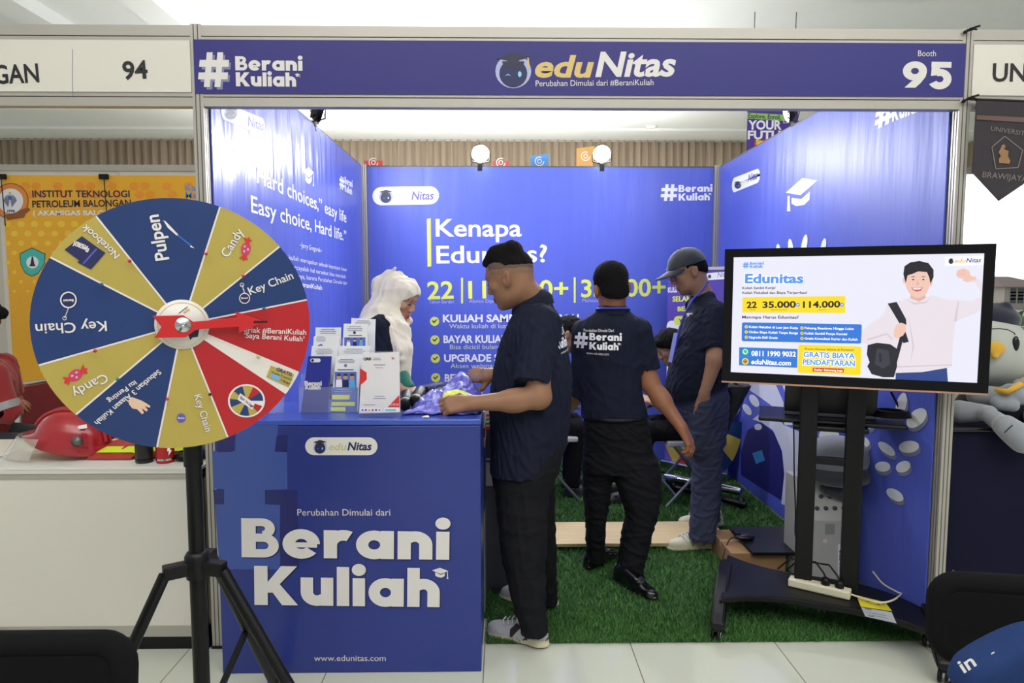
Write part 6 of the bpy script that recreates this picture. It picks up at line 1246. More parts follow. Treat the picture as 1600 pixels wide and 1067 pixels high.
lg1 = [P(818, 740, 2.76), P(818, 850, 2.70), P(838, 975, 2.66)]; lg2 = [P(832, 740, 2.92), P(842, 850, 2.97), P(856, 930, 3.0)]
for L_ in (lg1, lg2): F.cap(L_[0], L_[1], .075, .055, .03); F.cap(L_[1], L_[2], .055, .04, .03)
def pick1(C):
    q = HD.local(C); s_ = np.zeros(len(C), int); line = .056 + .26 * q[:, 0]
    s_[(q[:, 2] > line - .036) & (q[:, 0] < .055) & (q[:, 2] > -.045) & (np.abs(q[:, 1]) < .082)] = 3; s_[(q[:, 2] > line - .013) & (q[:, 0] < .060 + .2 * (q[:, 2] - .06)) & (q[:, 2] > -.045) & (np.abs(q[:, 1]) < .082)] = 1
    s_[(q[:, 0] > .088) & (q[:, 2] < -.052) & (q[:, 2] > -.078) & (np.abs(q[:, 1]) < .026)] = 2; return s_
m1 = solid('person', F, None, None, 1, mats=[SK1, SK1F, SK1L, mat('skin_fade', (124, 92, 72), .6, var=.12, nscale=120)], pick=pick1, origin=(.14, 2.82, 0)); tag(m1, 'man with a crew cut in navy polo and grey sneakers, standing in profile handling plastic packed shirts at the counter', 'person')
m1['label'] = 'man with a crew cut standing in profile at the counter, holding a plastic packed shirt'
HD.features(m1)
F = Field(hc - .2, hc + .2, .004); F.ell(HD.w(-.013, 0, .034), (.0995, .0785, .090), HD.R, .01)
for y in (-.040, -.014, .014, .040): F.cap(HD.w(.068, y * .95, .095), HD.w(.018, y * .9, .114), .016, .026, .025); F.cap(HD.w(.020, y * .9, .116), HD.w(-.050, y * .8, .116), .026, .026, .03)
F.cut(lambda X, Y, Z: -(((X - hc[0]) * HD.R[0, 2] + (Y - hc[1]) * HD.R[1, 2] + (Z - hc[2]) * HD.R[2, 2]) - (.056 + .26 * ((X - hc[0]) * HD.R[0, 0] + (Y - hc[1]) * HD.R[1, 0] + (Z - hc[2]) * HD.R[2, 0]))))
solid('hair', F, HAIRB, m1, 1, wrinkle=dict(amp=.0022, freq=160., seed=2))
rows = [(468, 815, 858, 2.83, .075), (480, 808, 866, 2.83, .13), (500, 797, 875, 2.83, .185), (543, 780, 886, 2.83, .205), (585, 772, 893, 2.83, .21), (640, 767, 891, 2.83, .21), (690, 769, 886, 2.83, .205), (733, 768, 874, 2.83, .20)]
F = Field((-.16, 2.45, .6), (.38, 3.2, 1.50), H4); F.loft(torso_secs(rows, yaw), yaw, .02)
F.cap(P(846, 507, 2.70), P(831, 600, 2.595), .085, .072, .03, flat=True); F.cap(P(826, 507, 2.98), P(812, 588, 2.975), .078, .070, .03, flat=True)
F.cap(sh1 + (el1 - sh1) * .88, el1 + (el1 - sh1) * .3, .058, .05, .004, 's')
po1 = solid('polo_shirt', F, POLO, m1, 1, wrinkle=dict(amp=.0045, freq=48., seed=1)); collar_ring(po1, nb + (-.014, 0, -.020), (-.30, .08, 1), .086, .076, .062, POLO, fwd)
d = Decal(Plane(P(880, 520, 2.80), np.cross(-fwd, (0, 0, 1)) * -1, (0, 0, 1)), base=0); d.pl = Plane(P(880, 520, 2.80), lft * -1, (0, 0, 1))
d.fat('Berani', (867, 529), (890, 520), WHITE, 16, 0); d.fat('Kuliah', (868, 547), (890, 538), WHITE, 15, 0); d.text('Perubahan Dimulai Dari', (869, 510), (886, 504), OFFW, cap=4); d.text('www.edunitas.com', (872, 553.5), (887, 546), OFFW, cap=4)
wrap(d, po1, 'back_print', .006)
F = Field((-.16, 2.40, .04), (.38, 3.2, 1.05), H4)
F.loft(secs([(690, 775, 880, 2.83, .17), (720, 771, 878, 2.83, .175), (752, 772, 865, 2.82, .165)]), 0, .03)
F.loft(secs([(735, 770, 862, 2.76, .10), (792, 775, 857, 2.73, .10), (848, 781, 854, 2.70, .095), (900, 790, 853, 2.68, .085), (940, 800, 854, 2.665, .08), (986, 813, 856, 2.655, .075)]), 0, .03)
F.loft(secs([(735, 790, 868, 2.91, .10), (792, 800, 867, 2.94, .10), (848, 815, 869, 2.97, .09), (900, 834, 870, 2.99, .08), (938, 840, 872, 3.0, .075)]), 0, .02)
solid('trousers', F, TRB, m1, 1, wrinkle=dict(amp=.0042, freq=42., seed=4, stretch=(.8, .8, 1.3)))
SNG = mat('sneaker_grey', (172, 172, 175), .7, var=.08, nscale=60); SOLEW = mat('sole_cream', (214, 206, 172), .6, var=.06); SND = mat('sneaker_dark', (42, 28, 38), .7, var=.05)
shoe(m1, PZ(857, 1012), PZ(764, 988), .0, .292, (SNG, SOLEW, SND)); shoe(m1, PZ(872, 950), PZ(790, 936), .008, .292, (SNG, SOLEW, SND))

# ---- man seen from behind
yaw = radians(97); fwd = np.array([cos(yaw), sin(yaw), 0]); Ym = 3.32
hc = P(955, 452, Ym + .01); HD = Head(hc, headrot(radians(100), radians(14), radians(-6)), .97); nb = P(957, 488, Ym)
F = Field((.28, 2.95, 0), (1.12, 3.75, 1.70), .005); HD.skin(F); F.cap(HD.w(-.03, 0, -.045), nb, .056, .058, .03); F.ell(nb + (0, 0, -.12), (.13, .07, .08), None, .03); F.cap(P(957, 560, Ym), P(960, 690, Ym), .10, .11, .03)
sR, eR, wR = P(1000, 515, Ym), P(1015, 598, Ym - .03), P(1065, 668, Ym - .16); F.cap(sR + (-.05, 0, -.03), sR + (eR - sR) * .5, .042, .047, .02); F.cap(sR + (eR - sR) * .5, eR, .047, .047, .02); F.cap(eR, eR + (wR - eR) * .4, .046, .042, .02); F.cap(eR + (wR - eR) * .35, wR, .042, .027, .03)
hand(F, wR, (.45, -.12, -.88), (.75, -.55, .45), 1, (.45, .55, .65, .75), .98, .5)
sL, eL, wL = P(910, 515, Ym + .02), P(909, 607, Ym + .08), P(889, 637, Ym + .2); F.cap(sL + (.06, 0, -.03), eL, .042, .045, .02); F.cap(eL, wL, .043, .029, .02); hand(F, wL, (-.5, .8, -.2), (-.6, -.3, .7), 1, (.6, .7, .8, .9), .98)
lgL = [P(935, 690, 3.34), P(932, 775, 3.37), P(930, 862, 3.43)]; lgR = [P(988, 690, 3.30), P(998, 775, 3.28), P(984, 888, 3.27)]
for L_ in (lgL, lgR): F.cap(L_[0], L_[1], .075, .055, .03); F.cap(L_[1], L_[2], .055, .04, .03)
m2 = solid('person', F, SK2, None, 1, origin=(.6, 3.32, 0)); tag(m2, 'man seen from behind in navy polo with white back print and black loafers', 'person'); HD.features(m2)
F = Field(hc - .2, hc + .2, .004); F.ell(HD.w(-.014, 0, .038), (.106, .081, .098), HD.R, .01); F.ell(HD.w(-.055, 0, -.030), (.056, .066, .064), HD.R, .03); F.cap(HD.w(.05, -.025, .10), HD.w(.05, .025, .10), .022, None, .03); F.ell(HD.w(-.03, 0, .07), (.075, .082, .062), HD.R, .03)
F.cut(lambda X, Y, Z: -(((X - hc[0]) * HD.R[0, 2] + (Y - hc[1]) * HD.R[1, 2] + (Z - hc[2]) * HD.R[2, 2]) - (-.012 + .66 * ((X - hc[0]) * HD.R[0, 0] + (Y - hc[1]) * HD.R[1, 0] + (Z - hc[2]) * HD.R[2, 0]))))
for y in (-1, 1): F.ell(HD.w(-.002, y * .085, -.005), (.030, .030, .040), HD.R, .006, 's')
solid('hair', F, HAIRB, m2, 1, wrinkle=dict(amp=.002, freq=150., seed=5))
F = Field((.28, 3.0, .7), (.92, 3.65, 1.48), .005)
F.loft(secs([(481, 936, 979, Ym, .065), (490, 925, 989, Ym, .08), (500, 912, 1003, Ym, .10), (515, 905, 1008, Ym, .115), (545, 907, 1004, Ym, .125), (585, 908, 1003, Ym, .125), (620, 909, 1006, Ym, .13), (649, 908, 1011, Ym, .135)]), 0, .02)
F.cap(P(999, 518, Ym), P(1014, 579, Ym - .02), .066, .060, .03, flat=True); F.cap(P(912, 520, Ym + .02), P(907, 618, Ym + .07), .064, .055, .03, flat=True); F.cap(eR + (sR - eR) * .25, eR + (eR - sR) * .3, .052, .05, .004, 's')
po2 = solid('polo_shirt', F, POLO, m2, 1, wrinkle=dict(amp=.0042, freq=46., seed=7)); collar_ring(po2, nb + (0, 0, -.014), (0, .12, 1), .080, .070, .044, POLO, fwd)
d = Decal(Plane(P(950, 540, Ym - .12), (1, 0, 0), (0, 0, 1)), base=0)
d.text('Perubahan Dimulai Dari', (914, 519), (959, 518.5), OFFW, cap=4.5, bold=.01); d.hash(901, 520.5, 919.5, 546, WHITE, 1, .12); d.fat('Berani', (922, 532), (971, 532.5), WHITE, 11.5, 0); d.fat('Kuliah', (922, 546.5), (966, 547), WHITE, 11.5, 0); d.capicon(967, 537, 6, WHITE, flip=-1); d.text('www.edunitas.com', (918, 554.5), (951, 555), OFFW, cap=4)
wrap(d, po2, 'back_print', .0065)
LANY = mat('lanyard_blue', (60, 66, 178), .5, var=.05); b = MB(); n = 24; pts = [nb + np.array([.084 * cos(a), -.008 + .084 * sin(a), .016 - .008 * sin(a)]) for a in np.linspace(pi, 2 * pi, n)]; b.tube(pts, .005, LANY, 8); part('lanyard', b, m2)
F = Field((.28, 3.0, .06), (1.0, 3.65, 1.0), .005); F.loft(secs([(630, 913, 1006, Ym, .12), (660, 911, 1013, Ym, .13), (700, 911, 1020, 3.33, .125), (735, 911, 1028, 3.32, .115)]), 0, .03)
F.loft(secs([(715, 911, 966, 3.345, .10), (752, 910, 957, 3.36, .095), (790, 912, 951, 3.38, .09), (830, 915, 946, 3.40, .075), (874, 916, 944, 3.43, .07)]), 0, .02); F.loft(secs([(715, 956, 1026, 3.30, .10), (760, 963, 1034, 3.29, .10), (800, 976, 1028, 3.28, .09), (845, 969, 1016, 3.27, .08), (900, 962, 1003, 3.25, .075)]), 0, .02)
solid('trousers', F, TRB, m2, 1, wrinkle=dict(amp=.0042, freq=42., seed=9, stretch=(.8, .8, 1.3)))
b = MB(); zb = P(960, 648, Ym)[2]; part('belt', MB().tube([(P(960, 648, Ym)[0] + .158 * cos(a), Ym + .132 * sin(a), zb - .004) for a in np.linspace(0, 2 * pi, 40)[:-1]], .012, BLK, 8, closed=True), m2)
LOAF = mat('loafer_black', (14, 13, 14), .18, var=.05, coat=.4)
shoe(m2, PZ(960, 906), PZ(1032, 944), .006, .295, (LOAF, BLK, BLK), style='loafer'); shoe(m2, PZ(914, 893), PZ(964, 868), .006, .285, (LOAF, BLK, BLK), style='loafer')

# ---- man in the cap
yaw = radians(176); fwd = np.array([cos(yaw), sin(yaw), 0]); Ym = 3.78
hc = P(1075, 425, Ym); HD = Head(hc, headrot(radians(183), radians(24)), .99); nb = P(1100, 470, Ym + .01)
F = Field((.86, 3.3, 0), (1.42, 4.2, 1.70), .005); HD.skin(F); F.cap(HD.w(-.03, 0, -.045), nb, .060, .062, .03); F.ell(nb + (0, 0, -.12), (.07, .14, .08), None, .03); F.cap(P(1098, 560, Ym), P(1098, 670, Ym), .10, .11, .03)
s1, e1, w1 = P(1116, 492, 3.61), P(1117, 560, 3.58), P(1100, 614, 3.60); F.cap(s1 + (0, .08, -.02), s1 + (e1 - s1) * .5, .042, .046, .02); F.cap(s1 + (e1 - s1) * .5, e1, .046, .047, .02); F.cap(e1, w1, .046, .031, .025); hand(F, w1, (-.1, .12, -1), (-.1, -1, 0), 1, (.2, .2, .2, .2), .95)
s2, e2 = P(1106, 492, 3.96), P(1110, 562, 3.98); F.cap(s2 + (0, -.08, -.02), e2, .042, .046, .02); F.cap(e2, P(1100, 622, 3.98), .044, .03, .02); hand(F, P(1100, 622, 3.98), (-.05, -.05, -1), (0, 1, 0), -1, (.2, .2, .2, .2), .95)
lg1 = [P(1098, 670, 3.70), P(1103, 745, 3.68), P(1099, 838, 3.64)]; lg2 = [P(1100, 670, 3.88), P(1106, 740, 3.95), P(1107, 802, 4.0)]
for L_ in (lg1, lg2): F.cap(L_[0], L_[1], .075, .055, .03); F.cap(L_[1], L_[2], .055, .04, .03)
BEARD = mat('skin_beard_shadow', (138, 104, 86), .6, var=.12, nscale=120)
def pick3(C):
    q = HD.local(C); s_ = np.zeros(len(C), int); s_[(q[:, 2] < -.082 + .25 * (q[:, 0] - .07)) & (q[:, 2] > -.13) & (q[:, 0] > .035) & (np.abs(q[:, 1]) < .05)] = 1; s_[(q[:, 0] > .088) & (q[:, 2] < -.052) & (q[:, 2] > -.078) & (np.abs(q[:, 1]) < .026)] = 2; return s_
m3 = solid('person', F, None, None, 1, mats=[SK3, BEARD, skinm('lips_rose', (146, 100, 86))], pick=pick3, origin=(1.13, 3.78, 0)); tag(m3, 'man in a dark cap and glasses standing with a hand in his trouser pocket', 'person'); HD.features(m3)
F = Field(hc - .2, hc + .2, .004); F.ell(HD.w(-.014, 0, .028), (.102, .080, .094), HD.R, .01); F.ell(HD.w(-.05, 0, -.015), (.058, .068, .05), HD.R, .03)
F.cut(lambda X, Y, Z: -(((X - hc[0]) * HD.R[0, 2] + (Y - hc[1]) * HD.R[1, 2] + (Z - hc[2]) * HD.R[2, 2]) - (.012 + .62 * ((X - hc[0]) * HD.R[0, 0] + (Y - hc[1]) * HD.R[1, 0] + (Z - hc[2]) * HD.R[2, 0]))))
for y in (-1, 1): F.ell(HD.w(-.002, y * .085, -.005), (.026, .022, .036), HD.R, .006, 's')
solid('hair', F, HAIRB, m3, 1, wrinkle=dict(amp=.0018, freq=150., seed=6))
CAPM = mat('cap_charcoal', (46, 50, 58), .8, var=.1, nscale=40, sheen=.3)
F = Field(hc - .27, hc + .27, .004); F.ell(HD.w(-.008, 0, .042), (.112, .090, .098), HD.R, .01)
F.cut(lambda X, Y, Z: -(((X - hc[0]) * HD.R[0, 2] + (Y - hc[1]) * HD.R[1, 2] + (Z - hc[2]) * HD.R[2, 2]) - (.040 + .12 * ((X - hc[0]) * HD.R[0, 0] + (Y - hc[1]) * HD.R[1, 0] + (Z - hc[2]) * HD.R[2, 0]))))
cp = solid('cap', F, CAPM, m3, 1, wrinkle=dict(amp=.0012, freq=30., seed=3))
vs = []; fs = []; N = 20; M_ = 8
for sgn in (1, -1):
    for i in range(N + 1):
        t = -1.15 + 2.3 * i / N
        for j in range(M_ + 1):
            q = j / M_; rr = .098 + (.105 * cos(t * .9)) * q; y = .088 * sin(t) * (1 - .08 * q); x = .098 * cos(t) - .008 + .105 * q * max(.15, cos(t * 1.1)); vs.append(HD.w(x, y, .052 - 3.2 * y * y - .10 * q * .12 - .3 * .02 * q + sgn * .0022))
K = (N + 1) * (M_ + 1); ix = lambda i, j, k: k * K + i * (M_ + 1) + j
for i in range(N):
    for j in range(M_): fs += [(ix(i, j, 0), ix(i, j + 1, 0), ix(i + 1, j + 1, 0), ix(i + 1, j, 0)), (ix(i, j, 1), ix(i + 1, j, 1), ix(i + 1, j + 1, 1), ix(i, j + 1, 1))]
    fs += [(ix(i, M_, 0), ix(i, M_, 1), ix(i + 1, M_, 1), ix(i + 1, M_, 0))]
b = MB(); b.add(vs, fs, CAPM, True); part('brim', b, cp); b = MB(); b.ell(HD.w(-.008, 0, .140), (.009, .009, .005), CAPM, 12, 8); part('button', b, cp)
b = MB(); GL = mat('glasses_metal', (120, 116, 112), .3, metal=.7, var=0)
for y in (-1, 1):
    b.tube([HD.w(.108 - .012 * abs(y * .032 + .024 * cos(a) * 1.1) * 6 * .15, y * .033 + .024 * cos(a), .004 + .020 * sin(a)) for a in np.linspace(0, 2 * pi, 24)[:-1]], .0016, GL, 6, closed=True); b.tube([HD.w(.103, y * .058, .010), HD.w(.085, y * .074, .012), HD.w(.0, y * .084, .014), HD.w(-.012, y * .084, .0)], .0018, GL, 6)
b.tube([HD.w(.108, -.010, .008), HD.w(.112, 0, .012), HD.w(.108, .010, .008)], .0016, GL, 6); gl_ = part('glasses', b, m3); b = MB(); LENS = mat('lens_clear', (235, 240, 245), .03, var=0, alpha=.12)
for y in (-1, 1): b.add([HD.w(.1075, y * .033 + .023 * cos(a), .004 + .019 * sin(a)) for a in np.linspace(0, 2 * pi, 24)[:-1]], [tuple(range(23))], LENS)
part('lenses', b, gl_)
rows = [(462, 1079, 1113, Ym, .075), (474, 1077, 1124, Ym, .13), (490, 1072, 1133, Ym, .18), (526, 1058, 1138, Ym, .20), (577, 1046, 1139, Ym, .205), (605, 1043, 1138, Ym, .195), (638, 1050, 1135, Ym, .165)]
F = Field((.86, 3.35, .75), (1.42, 4.2, 1.50), .005); F.loft(torso_secs(rows, yaw), yaw, .02); F.cap(P(1117, 490, 3.64), P(1115, 546, 3.58), .074, .062, .03, flat=True); F.cap(P(1108, 490, 3.94), P(1110, 548, 3.97), .072, .06, .03, flat=True); F.cap(e1 + (s1 - e1) * .15, e1 + (e1 - s1) * .5, .052, .05, .004, 's')
F.cut(lambda X, Y, Z: (P(1048, 640, 3.6)[2] + (X - P(1048, 640, 3.6)[0]) * (P(1135, 604, 3.6)[2] - P(1048, 640, 3.6)[2]) / (P(1135, 604, 3.6)[0] - P(1048, 640, 3.6)[0])) - Z + 0 * Y)
po3 = solid('polo_shirt', F, POLO, m3, 1, wrinkle=dict(amp=.0042, freq=46., seed=11)); collar_ring(po3, nb + (-.018, 0, -.018), (-.40, 0, 1), .084, .076, .058, POLO, fwd)
d = Decal(Plane(P(1075, 495, 3.62), (1, -.15, 0), (0, 0, 1)), base=0); d.text('eduNitas', (1074, 495), (1085, 491), OFFW, cap=3, bold=.02, shear=.2); wrap(d, po3, 'chest_print', .005)
b = MB(); LP_ = [P(1106, 440, 3.70), P(1098, 452, 3.66), P(1082, 468, 3.64), P(1070, 490, 3.64), P(1062, 515, 3.70), P(1056, 545, 3.74), P(1050, 566, 3.75)]; b.tube(LP_, .006, LANY, 8); ly = part('lanyard', b, m3)
b = MB(); q0, q1 = P(1056, 520, 3.70), P(1047, 566, 3.72); dd = (q1 - q0) / np.linalg.norm(q1 - q0); sd = np.array([.35, -.9, 0]); sd /= np.linalg.norm(sd); b.obox((q0 + q1) / 2, (dd, sd, np.cross(dd, sd)), (np.linalg.norm(q1 - q0) / 2, .017, .0015), mat('badge_sleeve', (150, 156, 214), .2, var=.05, coat=.5)); part('badge', b, ly)
F = Field((.86, 3.35, .06), (1.42, 4.2, .95), .005); F.cap(P(1101, 632, 3.63), P(1096, 700, 3.66), .056, .07, .05); F.loft(secs([(594, 1060, 1134, Ym, .15), (625, 1055, 1136, Ym, .165), (655, 1060, 1134, Ym, .165), (690, 1068, 1130, Ym, .16)]), 0, .03)
F.loft(secs([(675, 1066, 1131, 3.70, .10), (712, 1081, 1127, 3.69, .095), (757, 1081, 1126, 3.68, .09), (808, 1079, 1120, 3.66, .085), (842, 1077, 1118, 3.64, .08)]), 0, .02); F.loft(secs([(675, 1072, 1130, 3.86, .10), (712, 1083, 1127, 3.91, .095), (757, 1087, 1126, 3.97, .085), (812, 1091, 1124, 4.01, .075)]), 0, .02)
solid('trousers', F, TRS, m3, 1, wrinkle=dict(amp=.0045, freq=48., seed=12, stretch=(1, 1, 1.4)))
SNB = mat('sneaker_beige', (206, 200, 176), .7, var=.1, nscale=50); SNB2 = mat('sneaker_beige_line', (160, 154, 132), .7, var=.05)
shoe(m3, PZ(1119, 857), PZ(1034, 861), .006, .295, (SNB, SOLEW, SNB2)); shoe(m3, PZ(1130, 822), PZ(1047, 824), .006, .295, (SNB, SOLEW, SNB2))
F = Field((1.1, 3.45, .4), (1.65, 4.2, 1.0), .006); F.loft(secs([(600, 1128, 1172, 3.95, .10), (625, 1122, 1158, 3.95, .11), (645, 1118, 1146, 3.94, .11), (668, 1116, 1136, 3.93, .09), (700, 1114, 1127, 3.92, .05)]), 0, .02)
sb = solid('shoulder_bag', F, mat('bag_black', (16, 16, 19), .7, var=.15), None, 1, wrinkle=dict(amp=.0042, freq=46., seed=15)); tag(sb, 'black soft bag hanging behind the hip of the man in the cap', 'bag')
b = MB(); b.tube([P(1150, 602, 3.95), P(1140, 560, 3.93), P(1128, 520, 3.90), P(1122, 490, 3.88)], .012, BLK, 8); part('strap', b, sb)

# ---- woman in the white headscarf
yaw = radians(-22); fwd = np.array([cos(yaw), sin(yaw), 0]); Ym = 3.35
hc = P(622, 466, Ym); HD = Head(hc, headrot(radians(-20), radians(24)), .93); nb = P(604, 500, Ym)
F = Field((-.80, 2.95, 0), (-.30, 3.75, 1.66), .005); HD.skin(F, False); F.cap(HD.w(-.03, 0, -.045), nb, .05, .055, .04); F.ell(nb + (0, 0, -.09), (.08, .15, .08), rot(fwd), .04); F.cap(P(598, 570, Ym), P(600, 690, Ym), .095, .11, .03)
s1, e1, w1 = P(596, 512, 3.19), P(600, 596, 3.16), P(628, 606, 3.06); F.cap(s1, e1, .048, .042, .02); F.cap(e1, w1, .04, .027, .02); hand(F, w1, (.8, -.5, -.15), (0, -.2, 1), 1, (.5, .6, .7, .8), .9)
s2, e2, w2 = P(612, 512, 3.50), P(618, 596, 3.48), P(640, 610, 3.25); F.cap(s2, e2, .048, .042, .02); F.cap(e2, w2, .04, .027, .02); hand(F, w2, (.6, -.7, -.2), (0, -.2, 1), -1, (.5, .6, .7, .8), .9)
for y in (3.28, 3.42): F.cap((P(600, 690, Ym)[0], y, .78), (P(600, 690, Ym)[0], y, .06), .08, .045, .03)
def pick4(C):
    q = HD.local(C); s_ = np.zeros(len(C), int); s_[(q[:, 0] > .088) & (q[:, 2] < -.052) & (q[:, 2] > -.078) & (np.abs(q[:, 1]) < .024)] = 1; return s_
wm = solid('person', F, None, None, 1, mats=[SK4, skinm('lips_red', (176, 84, 84))], pick=pick4, origin=(-.58, 3.35, 0)); tag(wm, 'woman in a white headscarf looking down behind the counter', 'person'); HD.features(wm, (40, 30, 28))
HIJ = mat('hijab_cream', (228, 218, 202), .8, var=.04, nscale=5, sheen=.3, bump=.25, bscale=18, stretch=(1, 1, .3), bdist=.01)
F = Field((-.86, 2.95, .9), (-.28, 3.75, 1.70), .0045); F.ell(HD.w(-.024, 0, .018), (.102, .086, .104), HD.R, .02); F.ell(HD.w(.040, 0, .058), (.062, .074, .060), HD.R, .03); F.cap(HD.w(-.035, 0, -.05), P(604, 494, Ym - .02), .080, .098, .05); F.cap(HD.w(.0, 0, -.10), P(622, 512, Ym - .06), .05, .06, .03)
F.ell(P(604, 502, Ym), (.11, .18, .045), rot(fwd), .05); F.cap(P(592, 484, Ym - .02), P(577, 490, Ym - .02), .055, .03, .05)
for a, b_, r0, r1 in (((626, 518, 3.24), (631, 545, 3.20), .050, .040), ((631, 545, 3.20), (632, 600, 3.17), .038, .030), ((616, 505, 3.22), (625, 560, 3.17), .04, .028), ((604, 500, 3.18), (622, 548, 3.15), .022, .016)): F.cap(P(*a), P(*b_), r0, r1, .02)
F.cap(HD.w(-.07, 0, .09), P(590, 444, Ym), .034, .026, .03); F.cap(P(596, 434, Ym), P(617, 419, Ym - .02), .020, .008, .015); F.cap(P(590, 440, Ym), P(584, 458, Ym), .024, .014, .03); F.cap(P(606, 429, Ym), P(627, 427, Ym - .01), .012, .006, .015)
F.ell(HD.w(.100, 0, -.030), (.082, .064, .084), HD.R, .010, 's')
solid('headscarf', F, HIJ, wm, 1, wrinkle=dict(amp=.0060, freq=62., seed=21, stretch=(1, 1, .4)))
F = Field((-.86, 2.95, .55), (-.28, 3.75, 1.42), .006); F.loft([(z, x, y, a, b_) for z, x, y, a, b_ in torso_secs([(489, 588, 622, Ym, .07), (498, 578, 624, Ym, .15), (515, 571, 622, Ym, .185), (560, 568, 624, Ym, .19), (620, 568, 628, Ym, .185), (680, 568, 630, Ym, .19), (740, 566, 632, Ym, .20)], yaw)], yaw, .02)
F.cap(P(596, 512, 3.20), P(600, 596, 3.15), .066, .06, .03); F.cap(P(600, 596, 3.15), P(622, 605, 3.08), .056, .045, .02, flat=True); F.cap(P(612, 512, 3.50), P(618, 596, 3.48), .066, .06, .03); F.cap(P(618, 596, 3.48), P(634, 606, 3.30), .056, .045, .02, flat=True)
solid('blouse', F, POLO, wm, 1, wrinkle=dict(amp=.0042, freq=46., seed=23)); b = MB(); GRN = mat('cuff_green', (20, 104, 84), .7, var=.1)
F = Field(P(632, 606, 3.08) - .12, P(632, 606, 3.08) + .12, .004); F.cap(P(630, 588, 3.10), P(636, 604, 3.06), .030, .034, .02); F.cap(P(636, 600, 3.07), P(641, 604, 3.05), .022, .018, .02); solid('green_cuff', F, GRN, wm, 1, wrinkle=dict(amp=.004, freq=40., seed=25))
F = Field((-.88, 2.95, 0), (-.28, 3.75, .85), .008); xw = P(600, 690, Ym)[0]; F.loft([(.05, xw, Ym, .15, .18), (.4, xw, Ym, .14, .18), (.82, xw, Ym, .12, .17)], 0, .02); solid('skirt', F, TRB, wm, 1, wrinkle=dict(amp=.005, freq=14., seed=27)); 
for y in (3.28, 3.42): shoe(wm, (xw - .08, y, 0), (xw + .2, y - .06, 0), .006, .24, (LOAF, BLK, BLK), style='loafer', h=.006)

# ---- two people sitting at the back, on folding chairs
def folding_chair(c, rz, label):
    t = thing('folding_chair', label, 'chair', c, 'folding chairs at the back of the booth'); R_ = np.array(Matrix.Rotation(rz, 3, 'Z')); T = lambda x, y, z: np.array(c) + R_ @ np.array([x, y, z]); ax = (R_[:, 0], R_[:, 1], R_[:, 2]); SM = mat('folding_chair_frame', (150, 152, 156), .3, metal=.7)
    b = MB(); b.obox(T(0, 0, .43), ax, (.19, .19, .018), mat('folding_seat', (190, 190, 192), .5)); part('seat', b, t, .01); b = MB(); b.obox(T(-.20, 0, .72), ax, (.012, .19, .09), mat('folding_seat')); part('backrest', b, t, .008)
    for s in (-1, 1):
        b = MB(); b.tube([T(-.21, s * .2, .82), T(-.18, s * .2, .43), T(.20, s * .2, .0)], .011, SM, 10); part('leg', b, t); b = MB(); b.tube([T(.12, s * .185, .42), T(-.20, s * .185, .0)], .011, SM, 10); part('leg', b, t)
    b = MB(); b.tube([T(.13, -.2, .075), T(.13, .2, .075)], .008, SM, 8); part('stretcher', b, t); return t
